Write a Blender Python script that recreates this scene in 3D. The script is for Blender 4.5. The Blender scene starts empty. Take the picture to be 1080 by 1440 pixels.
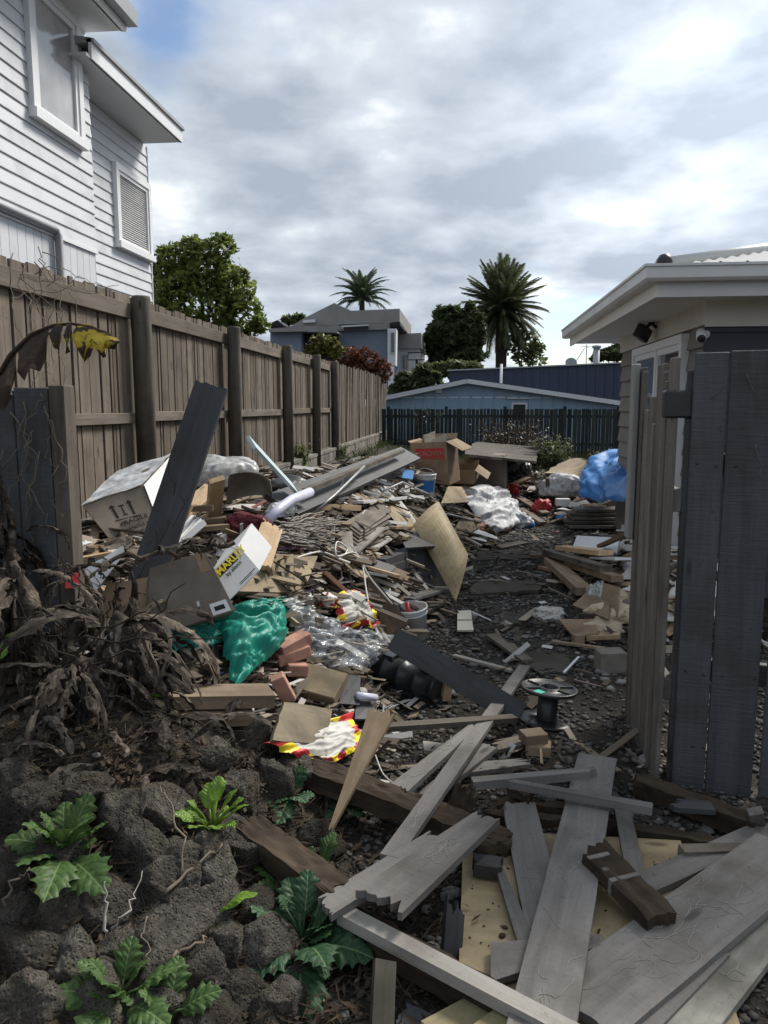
import bpy, bmesh, math, random
from mathutils import Vector, Matrix, noise, Quaternion
rnd = random.Random(7)
sc = bpy.context.scene
COL = sc.collection
R_ = math.radians

# ------------------------------------------------------------------ camera
EYE = Vector((0, 0, 1.58)); YAW = R_(6.025); PITCH = R_(7.9); FPX = 1080.0
cam_d = bpy.data.cameras.new("camera"); cam = bpy.data.objects.new("camera", cam_d); COL.objects.link(cam)
cam.location = EYE; cam.rotation_euler = (math.pi/2 - PITCH, 0, YAW)
cam_d.sensor_fit = 'VERTICAL'; cam_d.sensor_height = 36.0; cam_d.sensor_width = 27.0
cam_d.lens = 36.0*FPX/1440.0; cam_d.clip_start = 0.05; cam_d.clip_end = 5000
sc.camera = cam
CR = Vector((math.cos(YAW), math.sin(YAW), 0))
CF = Vector((-math.sin(YAW)*math.cos(PITCH), math.cos(YAW)*math.cos(PITCH), -math.sin(PITCH)))
CU = CR.cross(CF)
def ray(px, py): return CF + CR*((px-540)/FPX) + CU*((720-py)/FPX)
def at_z(px, py, z): d = ray(px, py); return EYE + d*((z-EYE.z)/d.z)
def at_y(px, py, y): d = ray(px, py); return EYE + d*(y/d.y)
def at_x(px, py, x): d = ray(px, py); return EYE + d*(x/d.x)

# ------------------------------------------------------------------ world: sky texture with a broken cloud deck
SUN_AZ, SUN_EL = R_(40), R_(44)          # azimuth measured from +Y towards +X
sun_dir = Vector((math.sin(SUN_AZ)*math.cos(SUN_EL), math.cos(SUN_AZ)*math.cos(SUN_EL), math.sin(SUN_EL)))
world = bpy.data.worlds.new("World"); sc.world = world; world.use_nodes = True
nt = world.node_tree; nt.nodes.clear()
def N(t, **kw):
    n = nt.nodes.new(t)
    for k, v in kw.items(): setattr(n, k, v)
    return n
def L(a, b): nt.links.new(a, b)
def MATH(op, a, b=None, c=None):
    n = N('ShaderNodeMath', operation=op)
    for i, v in enumerate((a, b, c)):
        if v is None: continue
        if isinstance(v, (int, float)): n.inputs[i].default_value = v
        else: L(v, n.inputs[i])
    return n.outputs[0]
out = N('ShaderNodeOutputWorld'); bg = N('ShaderNodeBackground'); L(bg.outputs[0], out.inputs[0])
sky = N('ShaderNodeTexSky', sky_type='NISHITA', sun_disc=False); sky.sun_elevation = SUN_EL; sky.sun_rotation = SUN_AZ
sky.air_density = 1.0; sky.dust_density = 0.6; sky.ozone_density = 1.6
skys = N('ShaderNodeVectorMath', operation='SCALE'); L(sky.outputs[0], skys.inputs[0]); skys.inputs['Scale'].default_value = 0.055
tc = N('ShaderNodeTexCoord'); sep = N('ShaderNodeSeparateXYZ'); L(tc.outputs['Generated'], sep.inputs[0])
zz = MATH('ADD', MATH('MAXIMUM', sep.outputs[2], 0.0), 0.22)
comb = N('ShaderNodeCombineXYZ'); L(MATH('DIVIDE', sep.outputs[0], zz), comb.inputs[0]); L(MATH('DIVIDE', sep.outputs[1], zz), comb.inputs[1])
comb.inputs[2].default_value = 3.7
n1 = N('ShaderNodeTexNoise'); L(comb.outputs[0], n1.inputs['Vector']); n1.inputs['Scale'].default_value = 1.7; n1.inputs['Detail'].default_value = 7; n1.inputs['Roughness'].default_value = .52; n1.inputs['Distortion'].default_value = .25
n2 = N('ShaderNodeTexNoise'); L(comb.outputs[0], n2.inputs['Vector']); n2.inputs['Scale'].default_value = 3.0; n2.inputs['Detail'].default_value = 6; n2.inputs['Roughness'].default_value = .5; n2.inputs['Distortion'].default_value = .1
def lobe(d, width):
    d = d.normalized()
    n = N('ShaderNodeVectorMath', operation='DOT_PRODUCT'); L(tc.outputs['Generated'], n.inputs[0]); n.inputs[1].default_value = d
    return MATH('EXPONENT', MATH('MULTIPLY', MATH('SUBTRACT', n.outputs['Value'], 1.0), 1.0/(1-math.cos(R_(width)))))
gap = lobe(ray(222, 45), 4.2); gap2 = lobe(ray(800, 480), 5.5); gap3 = lobe(ray(420, 20), 4.5)
hole = MATH('ADD', MATH('ADD', MATH('MULTIPLY', gap, .42), MATH('MULTIPLY', gap2, .34)), MATH('MULTIPLY', gap3, .2))
dens = MATH('SUBTRACT', MATH('ADD', n1.outputs['Fac'], .22), hole)
cov = N('ShaderNodeMapRange'); L(dens, cov.inputs['Value']); cov.inputs['From Min'].default_value = .34; cov.inputs['From Max'].default_value = .60
cov.interpolation_type = 'SMOOTHSTEP'
# thin cloud is bright, thick cloud is grey; brighter towards the veiled sun
thick = MATH('ADD', MATH('MULTIPLY', n2.outputs['Fac'], .6), MATH('MULTIPLY', dens, .4))
ramp = N('ShaderNodeValToRGB'); L(thick, ramp.inputs[0])
cr = ramp.color_ramp; cr.elements[0].position = .40; cr.elements[0].color = (.52, .52, .51, 1); cr.elements[1].position = .64; cr.elements[1].color = (.175, .20, .236, 1)
e = cr.elements.new(.51); e.color = (.285, .312, .346, 1)
glow = MATH('ADD', MATH('MULTIPLY', lobe(ray(1050, 110), 13), .55), 1.0)
# glare breaks through where the deck is thin
cl = N('ShaderNodeVectorMath', operation='SCALE'); L(ramp.outputs[0], cl.inputs[0]); L(glow, cl.inputs['Scale'])
mx = N('ShaderNodeMix', data_type='RGBA'); L(cov.outputs[0], mx.inputs['Factor']); L(skys.outputs[0], mx.inputs[6]); L(cl.outputs[0], mx.inputs[7])
L(mx.outputs[2], bg.inputs[0]); bg.inputs[1].default_value = 1.0

sun_d = bpy.data.lights.new("sun", 'SUN'); sun_d.energy = 2.1; sun_d.angle = R_(18); sun_d.color = (1, .95, .87)
sun = bpy.data.objects.new("sun", sun_d); COL.objects.link(sun); sun.rotation_euler = (-sun_dir).to_track_quat('-Z', 'Y').to_euler(); sun.location = (10, 20, 30)
sc.view_settings.view_transform = 'Standard'; sc.view_settings.look = 'None'; sc.view_settings.exposure = 1.32; sc.view_settings.gamma = 1
sc.view_settings.use_curve_mapping = False
sc.cycles.max_bounces = 6; sc.cycles.transparent_max_bounces = 12
sc.cycles.use_adaptive_sampling = True; sc.cycles.use_denoising = True

# ------------------------------------------------------------------ materials
def s2l(c): return tuple(((v/255)/12.92 if v/255 <= .04045 else ((v/255+.055)/1.055)**2.4) for v in c)
M = {}
def base_mat(name, rough=.8, spec=.3):
    m = bpy.data.materials.new(name); m.use_nodes = True; t = m.node_tree; b = t.nodes['Principled BSDF']
    b.inputs['Roughness'].default_value = rough; b.inputs['Specular IOR Level'].default_value = spec
    M[name] = m; return m, t, b
def nd(t, typ, **kw):
    n = t.nodes.new(typ)
    for k, v in kw.items(): setattr(n, k, v)
    return n
def objcoord(t, scale, jitter=True):
    """object coordinates, shifted by the object's own random number so that repeats differ"""
    tcn = nd(t, 'ShaderNodeTexCoord'); oi = nd(t, 'ShaderNodeObjectInfo'); mp = nd(t, 'ShaderNodeMapping')
    t.links.new(tcn.outputs['Object'], mp.inputs['Vector']); mp.inputs['Scale'].default_value = scale
    if jitter:
        mu = nd(t, 'ShaderNodeMath', operation='MULTIPLY'); mu.inputs[1].default_value = 57.3; t.links.new(oi.outputs['Random'], mu.inputs[0])
        t.links.new(mu.outputs[0], mp.inputs['Location'])
    return mp.outputs[0], oi.outputs['Random']
def noi(t, vec, scale, detail=4, rough=.55, dist=0):
    n = nd(t, 'ShaderNodeTexNoise'); t.links.new(vec, n.inputs['Vector']); n.inputs['Scale'].default_value = scale
    n.inputs['Detail'].default_value = detail; n.inputs['Roughness'].default_value = rough; n.inputs['Distortion'].default_value = dist
    return n.outputs['Fac']
def rampn(t, fac, stops):
    r = nd(t, 'ShaderNodeValToRGB'); t.links.new(fac, r.inputs[0]); c = r.color_ramp
    c.elements[0].position, c.elements[0].color = stops[0][0], (*stops[0][1], 1)
    c.elements[1].position, c.elements[1].color = stops[-1][0], (*stops[-1][1], 1)
    for p, col in stops[1:-1]: e = c.elements.new(p); e.color = (*col, 1)
    return r.outputs[0]
def mixc(t, fac, a, b, mode='MIX'):
    m = nd(t, 'ShaderNodeMix', data_type='RGBA', blend_type=mode)
    for v, i in ((fac, 0), (a, 6), (b, 7)):
        if isinstance(v, (int, float)): m.inputs[i].default_value = v
        elif isinstance(v, tuple): m.inputs[i].default_value = (*v, 1)
        else: t.links.new(v, m.inputs[i])
    return m.outputs[2]
def mrange(t, v, a, b, c=0., d=1.):
    m = nd(t, 'ShaderNodeMapRange'); t.links.new(v, m.inputs[0]); m.inputs[1].default_value = a; m.inputs[2].default_value = b
    m.inputs[3].default_value = c; m.inputs[4].default_value = d; return m.outputs[0]
def bump(t, b, h, strength=.3, dist=.01):
    bn = nd(t, 'ShaderNodeBump'); bn.inputs['Strength'].default_value = strength; bn.inputs['Distance'].default_value = dist
    t.links.new(h, bn.inputs['Height']); t.links.new(bn.outputs[0], b.inputs['Normal'])
def vary(t, col, rand, lo=.75, hi=1.25):
    v = mrange(t, rand, 0, 1, lo, hi); s = nd(t, 'ShaderNodeVectorMath', operation='SCALE')
    t.links.new(col, s.inputs[0]); t.links.new(v, s.inputs['Scale']); return s.outputs[0]

def wood(name, c1, c2, dirt=None, dirt_amt=.45, grain=28, rough=.78, var=(.75, 1.25), saw=0, bstr=.35, axis=0, spec=.25):
    """grain along the local axis; dirt patches; optional saw marks across"""
    m, t, b = base_mat(name, rough, spec)
    s = [grain]*3; s[axis] = 1.6
    v, r = objcoord(t, tuple(s)); v2, _ = objcoord(t, (1, 1, 1))
    g = noi(t, v, 1.0, 6, .6, .6); big = noi(t, v2, 3.2, 5, .6)
    fine = noi(t, v2, 60, 3, .7)
    col = rampn(t, g, [(.3, c1), (.7, c2)])
    if dirt: col = mixc(t, mrange(t, big, .62-dirt_amt*.4, .72-dirt_amt*.1), col, dirt)
    col = mixc(t, mrange(t, fine, .55, .75, 0, .35), col, tuple(x*.45 for x in c1))
    # long weather streaks, knots and stains
    s3 = [9]*3; s3[axis] = .9; v4, _ = objcoord(t, tuple(s3)); stk = noi(t, v4, 1.0, 5, .65, .3)
    col = mixc(t, mrange(t, stk, .50, .68, 0, .55), col, tuple(x*.5 for x in c1))
    col = mixc(t, mrange(t, stk, .46, .30, 0, .35), col, tuple(min(.85, x*1.35) for x in c2))
    s5 = [8]*3; s5[axis] = 2.6; v5, _ = objcoord(t, tuple(s5)); vo = nd(t, 'ShaderNodeTexVoronoi'); t.links.new(v5, vo.inputs['Vector']); vo.inputs['Scale'].default_value = .9
    col = mixc(t, mrange(t, vo.outputs['Distance'], .07, .13, .8, 0), col, tuple(x*.33 for x in c1))
    spk = noi(t, v2, 22, 4, .7); col = mixc(t, mrange(t, spk, .64, .70, 0, .6), col, tuple(x*.4 for x in c1))
    col = vary(t, col, r, *var)
    t.links.new(col, b.inputs['Base Color'])
    h = g
    if saw:
        ss = [6]*3; ss[axis] = saw; v3, _ = objcoord(t, tuple(ss)); sw = noi(t, v3, 1.0, 3, .6)
        ad = nd(t, 'ShaderNodeMath', operation='ADD'); t.links.new(g, ad.inputs[0]); t.links.new(sw, ad.inputs[1]); h = ad.outputs[0]
    bump(t, b, h, bstr, .006)
    return m
def plain(name, c, rough=.7, spec=.3, var=.12, scale=9, dirt=None, dirt_amt=.3, metal=0, bstr=.12, bscale=40, obj_var=(.9, 1.1)):
    m, t, b = base_mat(name, rough, spec); b.inputs['Metallic'].default_value = metal
    v, r = objcoord(t, (1, 1, 1)); n = noi(t, v, scale, 5, .6)
    col = rampn(t, n, [(.3, tuple(x*(1-var) for x in c)), (.7, tuple(min(.95, x*(1+var)) for x in c))])
    if dirt:
        n2 = noi(t, v, scale*.45, 6, .65, .3); col = mixc(t, mrange(t, n2, .60-dirt_amt*.35, .74-dirt_amt*.1), col, dirt)
    col = vary(t, col, r, *obj_var); t.links.new(col, b.inputs['Base Color'])
    bump(t, b, noi(t, v, bscale, 4, .6), bstr, .004)
    return m
def plastic_film(name, c, alpha=.6, rough=.25, trans=0.0):
    m, t, b = base_mat(name, rough, .5)
    v, r = objcoord(t, (1, 1, 1)); n = noi(t, v, 18, 5, .6)
    col = rampn(t, n, [(.35, tuple(x*.7 for x in c)), (.65, c)]); t.links.new(col, b.inputs['Base Color'])
    a = mrange(t, n, .3, .7, max(0, alpha-.25), min(1, alpha+.25)); t.links.new(a, b.inputs['Alpha'])
    bump(t, b, noi(t, v, 24, 4, .55, .8), .12, .006)
    return m
def leafmat(name, c1, c2, rough=.5, scale=14, trans=.25, spec=.3):
    m, t, b = base_mat(name, rough, spec)
    v, r = objcoord(t, (1, 1, 1)); g = nd(t, 'ShaderNodeNewGeometry')
    n = noi(t, v, scale, 4, .6)
    col = rampn(t, n, [(.3, c1), (.7, c2)]); col = vary(t, col, g.outputs['Random Per Island'], .55, 1.45)
    t.links.new(col, b.inputs['Base Color'])
    tr = nd(t, 'ShaderNodeBsdfTranslucent'); t.links.new(col, tr.inputs[0])
    mxs = nd(t, 'ShaderNodeMixShader'); mxs.inputs[0].default_value = trans
    o = t.nodes['Material Output']; t.links.new(b.outputs[0], mxs.inputs[1]); t.links.new(tr.outputs[0], mxs.inputs[2]); t.links.new(mxs.outputs[0], o.inputs[0])
    return m

# ------------------------------------------------------------------ object helpers
def tag(o, label=None, cat=None, group=None, kind=None):
    if label: o['label'] = label
    if cat: o['category'] = cat
    if group: o['group'] = group
    if kind: o['kind'] = kind
    elif cat: o['kind'] = 'thing'
    return o
def empty(name, loc=(0, 0, 0), label=None, cat=None, group=None, rotz=0):
    o = bpy.data.objects.new(name, None); COL.objects.link(o); o.location = loc; o.rotation_euler = (0, 0, rotz); o.empty_display_size = .1
    return tag(o, label, cat, group)
def link(name, me, m=None, parent=None, mat=None):
    """m: material name, mat: world matrix (parents are unrotated empties unless given as local)"""
    o = bpy.data.objects.new(name, me); COL.objects.link(o)
    if m and not me.materials: me.materials.append(M[m])
    if mat is not None: o.matrix_basis = mat
    if parent is not None:
        o.parent = parent; o.matrix_parent_inverse = mw(parent).inverted()   # parts are given in world coordinates
    return o
def mw(o):
    m = Matrix.LocRotScale(o.location, o.rotation_euler.to_quaternion() if o.rotation_mode == 'XYZ' else o.rotation_quaternion, o.scale)
    if o.parent: m = mw(o.parent) @ o.matrix_parent_inverse @ m
    return m
def mesh(name, verts, faces, smooth=False):
    me = bpy.data.meshes.new(name); me.from_pydata([tuple(v) for v in verts], [], faces); me.update()
    if smooth:
        for p in me.polygons: p.use_smooth = True
    return me
class MB:
    """collects geometry for ONE mesh"""
    def __init__(s): s.v = []; s.f = []
    def add(s, vs, fs):
        k = len(s.v); s.v += [Vector(v) for v in vs]; s.f += [tuple(i+k for i in f) for f in fs]; return s
    def box(s, a, b):
        (x0, y0, z0), (x1, y1, z1) = a, b
        return s.add([(x0,y0,z0),(x1,y0,z0),(x1,y1,z0),(x0,y1,z0),(x0,y0,z1),(x1,y0,z1),(x1,y1,z1),(x0,y1,z1)],
                     [(0,3,2,1),(4,5,6,7),(0,1,5,4),(1,2,6,5),(2,3,7,6),(3,0,4,7)])
    def hexa(s, p): return s.add(p, [(0,3,2,1),(4,5,6,7),(0,1,5,4),(1,2,6,5),(2,3,7,6),(3,0,4,7)])
    def tube(s, pts, rad, n=8, cap=True):
        pts = [Vector(p) for p in pts]; k0 = len(s.v); up = Vector((0, 0, 1)); prev = None
        for i, p in enumerate(pts):
            d = (pts[min(i+1, len(pts)-1)] - pts[max(i-1, 0)])
            d = d.normalized() if d.length > 1e-9 else Vector((0, 0, 1))
            if prev is None:
                a = d.orthogonal().normalized()
            else:
                a = (prev - d*prev.dot(d)); a = a.normalized() if a.length > 1e-6 else d.orthogonal().normalized()
            prev = a; bb = d.cross(a); r = rad[i] if isinstance(rad, (list, tuple)) else rad
            for j in range(n):
                w = 2*math.pi*j/n; s.v.append(p + (a*math.cos(w) + bb*math.sin(w))*r)
        for i in range(len(pts)-1):
            for j in range(n):
                s.f.append((k0+i*n+j, k0+i*n+(j+1) % n, k0+(i+1)*n+(j+1) % n, k0+(i+1)*n+j))
        if cap:
            s.f.append(tuple(k0+j for j in range(n))[::-1]); s.f.append(tuple(k0+(len(pts)-1)*n+j for j in range(n)))
        return s
    def lathe(s, prof, n=24, c=(0, 0, 0)):
        """prof: list of (r,z) about local z"""
        k0 = len(s.v); c = Vector(c)
        for r, z in prof:
            for j in range(n):
                w = 2*math.pi*j/n; s.v.append(c + Vector((r*math.cos(w), r*math.sin(w), z)))
        for i in range(len(prof)-1):
            for j in range(n): s.f.append((k0+i*n+j, k0+i*n+(j+1) % n, k0+(i+1)*n+(j+1) % n, k0+(i+1)*n+j))
        return s
    def xf(s, m, k=0):
        for i in range(k, len(s.v)): s.v[i] = m @ s.v[i]
        return s
    def build(s, name, m, parent=None, smooth=False, mat=None, origin=None, bev=0):
        vs = s.v
        if origin is not None: vs = [v - Vector(origin) for v in vs]; mat = Matrix.Translation(origin)
        me = mesh(name, vs, s.f, smooth)
        if bev:
            bm = bmesh.new(); bm.from_mesh(me); bmesh.ops.bevel(bm, geom=bm.edges[:], offset=bev, segments=1, affect='EDGES'); bm.to_mesh(me); bm.free()
        return link(name, me, m, parent, mat)
def frame_mat(o, x, z):
    """matrix with local X along x and local Z near z"""
    x = Vector(x).normalized(); z = Vector(z); z = (z - x*z.dot(x)).normalized(); y = z.cross(x)
    return Matrix(((x.x, y.x, z.x, o[0]), (x.y, y.y, z.y, o[1]), (x.z, y.z, z.z, o[2]), (0, 0, 0, 1)))
def sm(a, b, x):
    t = max(0., min(1., (x-a)/(b-a))); return t*t*(3-2*t)
def lerp_tab(tab, x):
    if x <= tab[0][0]: return tab[0][1]
    for (a, va), (b, vb) in zip(tab, tab[1:]):
        if x <= b: return va + (vb-va)*(x-a)/(b-a)
    return tab[-1][1]

def plank_mesh(l, w, t, jag0=0, jag1=0, seed=0, nw=7, bow=0, taper0=1, taper1=1, rot=0):
    """plank along +X from 0 to l, centred in Y, top at z=+t/2; jag = depth of a splintered end"""
    r = random.Random(seed); nx = max(2, min(8, int(l/.18))); vs = []
    def ends(j, n):
        if j <= 0: return [r.uniform(-.002, .002) for _ in range(n)]
        s_ = r.uniform(0, 99); k = r.uniform(-1, 1)*j; a = []
        for i in range(n):
            a.append(j*(.5+.75*noise.noise(Vector((s_+i*.37, 0, 0)))+.16*noise.noise(Vector((s_+i*1.3, 5, 0)))) + (j*.5 if r.random() < .06 else 0))
        return [a[i] + k*(i/(n-1)-.5) for i in range(n)]
    n = nw*2+1 if (jag0 or jag1) else (4 if rot else 2); nx = nx if not rot else max(6, min(24, int(l/.04)))
    e0, e1 = ends(jag0, n), ends(jag1, n)
    xs = [i/nx for i in range(nx+1)]
    for f in xs:
        wob = r.uniform(-1, 1)*w*.006
        tp = taper0 + (taper1-taper0)*f
        for i in range(n):
            x = e0[i]*(1-f)**3 + (l - e1[i]*f**3)*1.0*f if True else 0
            x = f*l + e0[i]*max(0, 1-f*3) - e1[i]*max(0, 1-(1-f)*3)
            y = (i/(n-1)-.5)*w*tp + wob
            vs.append((x, y, bow*math.sin(math.pi*f)))
    m_ = len(vs); V = [(x, y, z+t/2) for x, y, z in vs] + [(x, y, z-t/2) for x, y, z in vs]; F = []
    if rot: V = [Vector(v)+Vector((noise.noise(Vector(v)*31), noise.noise(Vector(v)*23+Vector((seed, 0, 0)))*.8, noise.noise(Vector(v)*27+Vector((0, seed, 0)))))*rot for v in V]
    for i in range(nx):
        for j in range(n-1):
            a = i*n+j; b_ = a+n
            F.append((a, b_, b_+1, a+1)); F.append((m_+a, m_+a+1, m_+b_+1, m_+b_))
        a = i*n; b_ = a+n; F.append((a, m_+a, m_+b_, b_)); a = i*n+n-1; b_ = a+n; F.append((a, b_, m_+b_, m_+a))
    for j in range(n-1):
        F.append((j, j+1, m_+j+1, m_+j)); a = nx*n+j; F.append((a, m_+a, m_+a+1, a+1))
    return mesh('plank', V, F)
_seed = [100]
def nseed(): _seed[0] += 1; return _seed[0]
def plank(name, p0, p1, w, t, m, roll=0, jag=(0, 0), label=None, cat=None, group=None, parent=None, up=(0, 0, 1), bow=0, taper=(1, 1)):
    p0, p1 = Vector(p0), Vector(p1); d = p1-p0; me = plank_mesh(d.length, w, t, jag[0], jag[1], nseed(), bow=bow, taper0=taper[0], taper1=taper[1], rot=.012 if m == 'rot_wood' else 0)
    mt = frame_mat(p0, d, up) @ Matrix.Rotation(roll, 4, 'X')
    return tag(link(name, me, m, parent, mt), label, cat, group)
def panel(name, c, t, m, label=None, cat=None, group=None, parent=None, sag=0, n=6, seed=0, rag=0):
    """thin sheet over 4 corners (order round), thickness t, optional sag in the middle"""
    c = [Vector(p) for p in c]; o = sum(c, Vector())/4; nrm = (c[1]-c[0]).cross(c[3]-c[0]).normalized(); r = random.Random(seed or nseed())
    if nrm.z < 0: nrm = -nrm
    xax = (c[1]-c[0]); mt = frame_mat(o, xax, nrm); inv = mt.inverted(); q = [inv @ p for p in c]; V = []
    for i in range(n+1):
        for j in range(n+1):
            u, v = i/n, j/n; p = q[0]*(1-u)*(1-v)+q[1]*u*(1-v)+q[2]*u*v+q[3]*(1-u)*v
            p = Vector(p); p.z += -sag*16*u*(1-u)*v*(1-v)*.5 - sag*.5*4*u*(1-u)
            if rag and (i in (0, n) or j in (0, n)): p += Vector((r.uniform(-rag, rag), r.uniform(-rag, rag), 0))
            V.append(p)
    m_ = len(V); A = [v+Vector((0, 0, t/2)) for v in V]; B = [v-Vector((0, 0, t/2)) for v in V]; F = []
    k = n+1
    for i in range(n):
        for j in range(n):
            a = i*k+j; F.append((a, a+k, a+k+1, a+1)); F.append((m_+a, m_+a+1, m_+a+k+1, m_+a+k))
        a = i*k; F.append((a, m_+a, m_+a+k, a+k)); a = i*k+n; F.append((a, a+k, m_+a+k, m_+a))
    for j in range(n):
        F.append((j, j+1, m_+j+1, m_+j)); a = n*k+j; F.append((a, m_+a, m_+a+1, a+1))
    me = mesh(name, A+B, F)
    bm = bmesh.new(); bm.from_mesh(me); bmesh.ops.recalc_face_normals(bm, faces=bm.faces); bm.to_mesh(me); bm.free()
    return tag(link(name, me, m, parent, mt), label, cat, group)
def creases(p, k=3):
    """crossing sharp folds, as in crumpled sheet"""
    s = 0
    for i in range(k):
        q = Quaternion((.3+.2*i, .5-.3*i, 1), 1.1+i*1.05) @ p
        w = noise.noise(p*.7+Vector((i*3, 0, 0)))*.6
        s += (1-abs(noise.noise(Vector((q.x*1.3+w, q.y*.35, q.z*.5+i*7))))*2.4)*(.62**i)
        s += (1-abs(noise.noise(Vector((q.x*3.3+w*2, q.y*.9, q.z*1.2+i*11))))*2.4)*.32*(.62**i)
    return s/2.4
def ridged(p, oct=4):
    s = 0; a = 1; f = 1
    for _ in range(oct):
        s += a*(1-abs(noise.noise(p*f))*2); a *= .5; f *= 2.1
    return s/1.9

# ================================================================== SETTING
XEDGE = [(3.2,-1.0),(3.6,-.72),(4.5,-.42),(5.5,-.26),(7.4,-.02),(9.0,.24),(9.9,.45),(11,.7),(12.2,.5),(13.5,-.4)]
HTAB = [(3.25,0),(3.6,.18),(4.1,.44),(4.7,.68),(5.6,.84),(7,.90),(9,.84),(10.5,.72),(12,.5),(13.6,.0)]
def T(x, y):
    b = .52*sm(.3, 1.25, -x)*sm(1.2, 2.6, y)*(1-.7*sm(3.6, 5.0, y))
    b += .22*sm(1.0, 2.4, -x)*sm(6, 9, y)
    if x < -2.72: b = max(b, .68)
    n = noise.noise(Vector((x*1.3, y*1.3, 0)))*.02 + noise.noise(Vector((x*5, y*5, 3)))*.008
    if y > 30 or abs(x) > 12: n = 0
    # shallow ruts across the drive between the old edging strips
    for ry in RUTS:
        n -= .030*math.exp(-((y-ry)/.10)**2)*sm(-.5, -.1, x)*(1-sm(1.2, 1.5, x))
    return b + n
RUTS = [8.45, 7.45, 6.55, 5.35]
def heap(x, y):
    h = lerp_tab(HTAB, y)
    if h <= 0 or x < -2.72: return 0
    xe = lerp_tab(XEDGE, y); s = (xe-x)/(xe+2.6)
    a = h*sm(-.06, .34, s) if s > -.06 else 0
    a *= 1 - .35*sm(.75, 1.0, s)*(1 if y < 6 else .6)
    a *= 1 - .97*sm(.38, .66, s)*sm(6.0, 8.0, y)
    return a
def heap2(x, y):   # low heaps along the house on the other side of the drive
    a = .34*math.exp(-((x-1.75)/.55)**2 - ((y-6.3)/.85)**2) + .30*math.exp(-((x-1.7)/.45)**2 - ((y-7.7)/.6)**2)
    a += .55*math.exp(-((x-2.2)/.9)**2 - ((y-11.6)/1.0)**2) + .45*math.exp(-((x-.9)/.9)**2 - ((y-12.6)/.9)**2)
    return a if a > .02 else 0
def H(x, y): return T(x, y) + heap(x, y) + heap2(x, y)
def hit(px, py, lift=0, f=None):
    """point of the piled ground that lies along this line of sight"""
    f = f or H; d = ray(px, py); d = d/d.y; y = 1.2; step = .04
    while y < 40:
        p = EYE + d*y
        if p.z <= f(p.x, p.y) + lift:
            a, b = y-step, y
            for _ in range(12):
                m_ = (a+b)/2; p = EYE + d*m_
                if p.z <= f(p.x, p.y)+lift: b = m_
                else: a = m_
            return EYE + d*b
        y += step
    return EYE + d*40

# ---- materials of the setting
m, t, b = base_mat('soil', .95, .15)
v, _ = objcoord(t, (1, 1, 1), False)
n_a = noi(t, v, 2.3, 6, .6); n_b = noi(t, v, 26, 6, .7); n_c = noi(t, v, 90, 3, .6)
col = rampn(t, n_a, [(.32, (.045, .038, .032)), (.55, (.072, .063, .053)), (.72, (.12, .107, .09))])
col = mixc(t, mrange(t, n_b, .50, .66), col, (.014, .012, .010))
col = mixc(t, mrange(t, n_c, .60, .72, 0, .7), col, (.12, .105, .09)); t.links.new(col, b.inputs['Base Color'])
ad = nd(t, 'ShaderNodeMath', operation='ADD'); t.links.new(n_b, ad.inputs[0]); t.links.new(n_c, ad.inputs[1]); bump(t, b, ad.outputs[0], .9, .03)
plain('pebble', (.14, .133, .126), .75, .35, .35, 6, dirt=(.03, .026, .022), dirt_amt=.3, obj_var=(.6, 1.5))
m, t, b = base_mat('gravel', .75, .35); g = nd(t, 'ShaderNodeNewGeometry')
t.links.new(rampn(t, g.outputs['Random Per Island'], [(0, (.032, .029, .027)), (.5, (.07, .065, .06)), (.9, (.115, .108, .10)), (1, (.21, .20, .19))]), b.inputs['Base Color'])
m, t, b = base_mat('lava', .92, .2)
v, r = objcoord(t, (1, 1, 1)); n_a = noi(t, v, 2.0, 8, .72); n_b = noi(t, v, 9, 6, .75)
vo = nd(t, 'ShaderNodeTexVoronoi'); t.links.new(v, vo.inputs['Vector']); vo.inputs['Scale'].default_value = 9
pit = mrange(t, vo.outputs['Distance'], .12, .45)
col = rampn(t, n_a, [(.3, (.034, .030, .026)), (.5, (.075, .068, .058)), (.75, (.165, .155, .132))])
col = mixc(t, mrange(t, n_b, .55, .68, 0, .8), col, (.23, .22, .185)); pm_ = nd(t, 'ShaderNodeMath', operation='MULTIPLY'); t.links.new(mrange(t, vo.outputs['Distance'], .14, .36, .85, 0), pm_.inputs[0]); t.links.new(mrange(t, n_a, .40, .58), pm_.inputs[1]); col = mixc(t, pm_.outputs[0], col, (.018, .016, .014)); n_s = noi(t, v, .9, 4, .6); col = mixc(t, mrange(t, n_s, .50, .66, 0, .7), col, (.060, .045, .030)); col = mixc(t, mrange(t, n_s, .42, .30, 0, .5), col, (.10, .105, .06)); col = vary(t, col, r, .7, 1.5); t.links.new(col, b.inputs['Base Color'])
mu = nd(t, 'ShaderNodeMath', operation='MULTIPLY'); t.links.new(n_b, mu.inputs[0]); t.links.new(pit, mu.inputs[1]); bump(t, b, mu.outputs[0], 1.0, .02)
plain('concrete', (.20, .185, .16), .9, .2, .25, 5, dirt=(.085, .075, .06), dirt_amt=.35, bstr=.4, bscale=55, obj_var=(.8, 1.15))
plain('mortar', (.12, .11, .095), .95, .1)
plain('litter', (.06, .045, .032), .9, .1, .5, 5)
wood('paling', (.115, .093, .072), (.175, .145, .115), (.085, .070, .055), .35, 24, .85, (.72, 1.22), axis=2)
wood('postwood', (.085, .073, .060), (.135, .117, .096), (.07, .06, .05), .3, 22, .85, (.85, 1.1), axis=2)
wood('railwood', (.12, .10, .08), (.175, .148, .12), (.09, .075, .06), .3, 24, .85, (.85, 1.15), axis=1)
plain('white_paint', (.58, .60, .625), .5, .35, .04, 3, dirt=(.42, .435, .44), dirt_amt=.28, bstr=.05, obj_var=(.96, 1.03))
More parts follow.
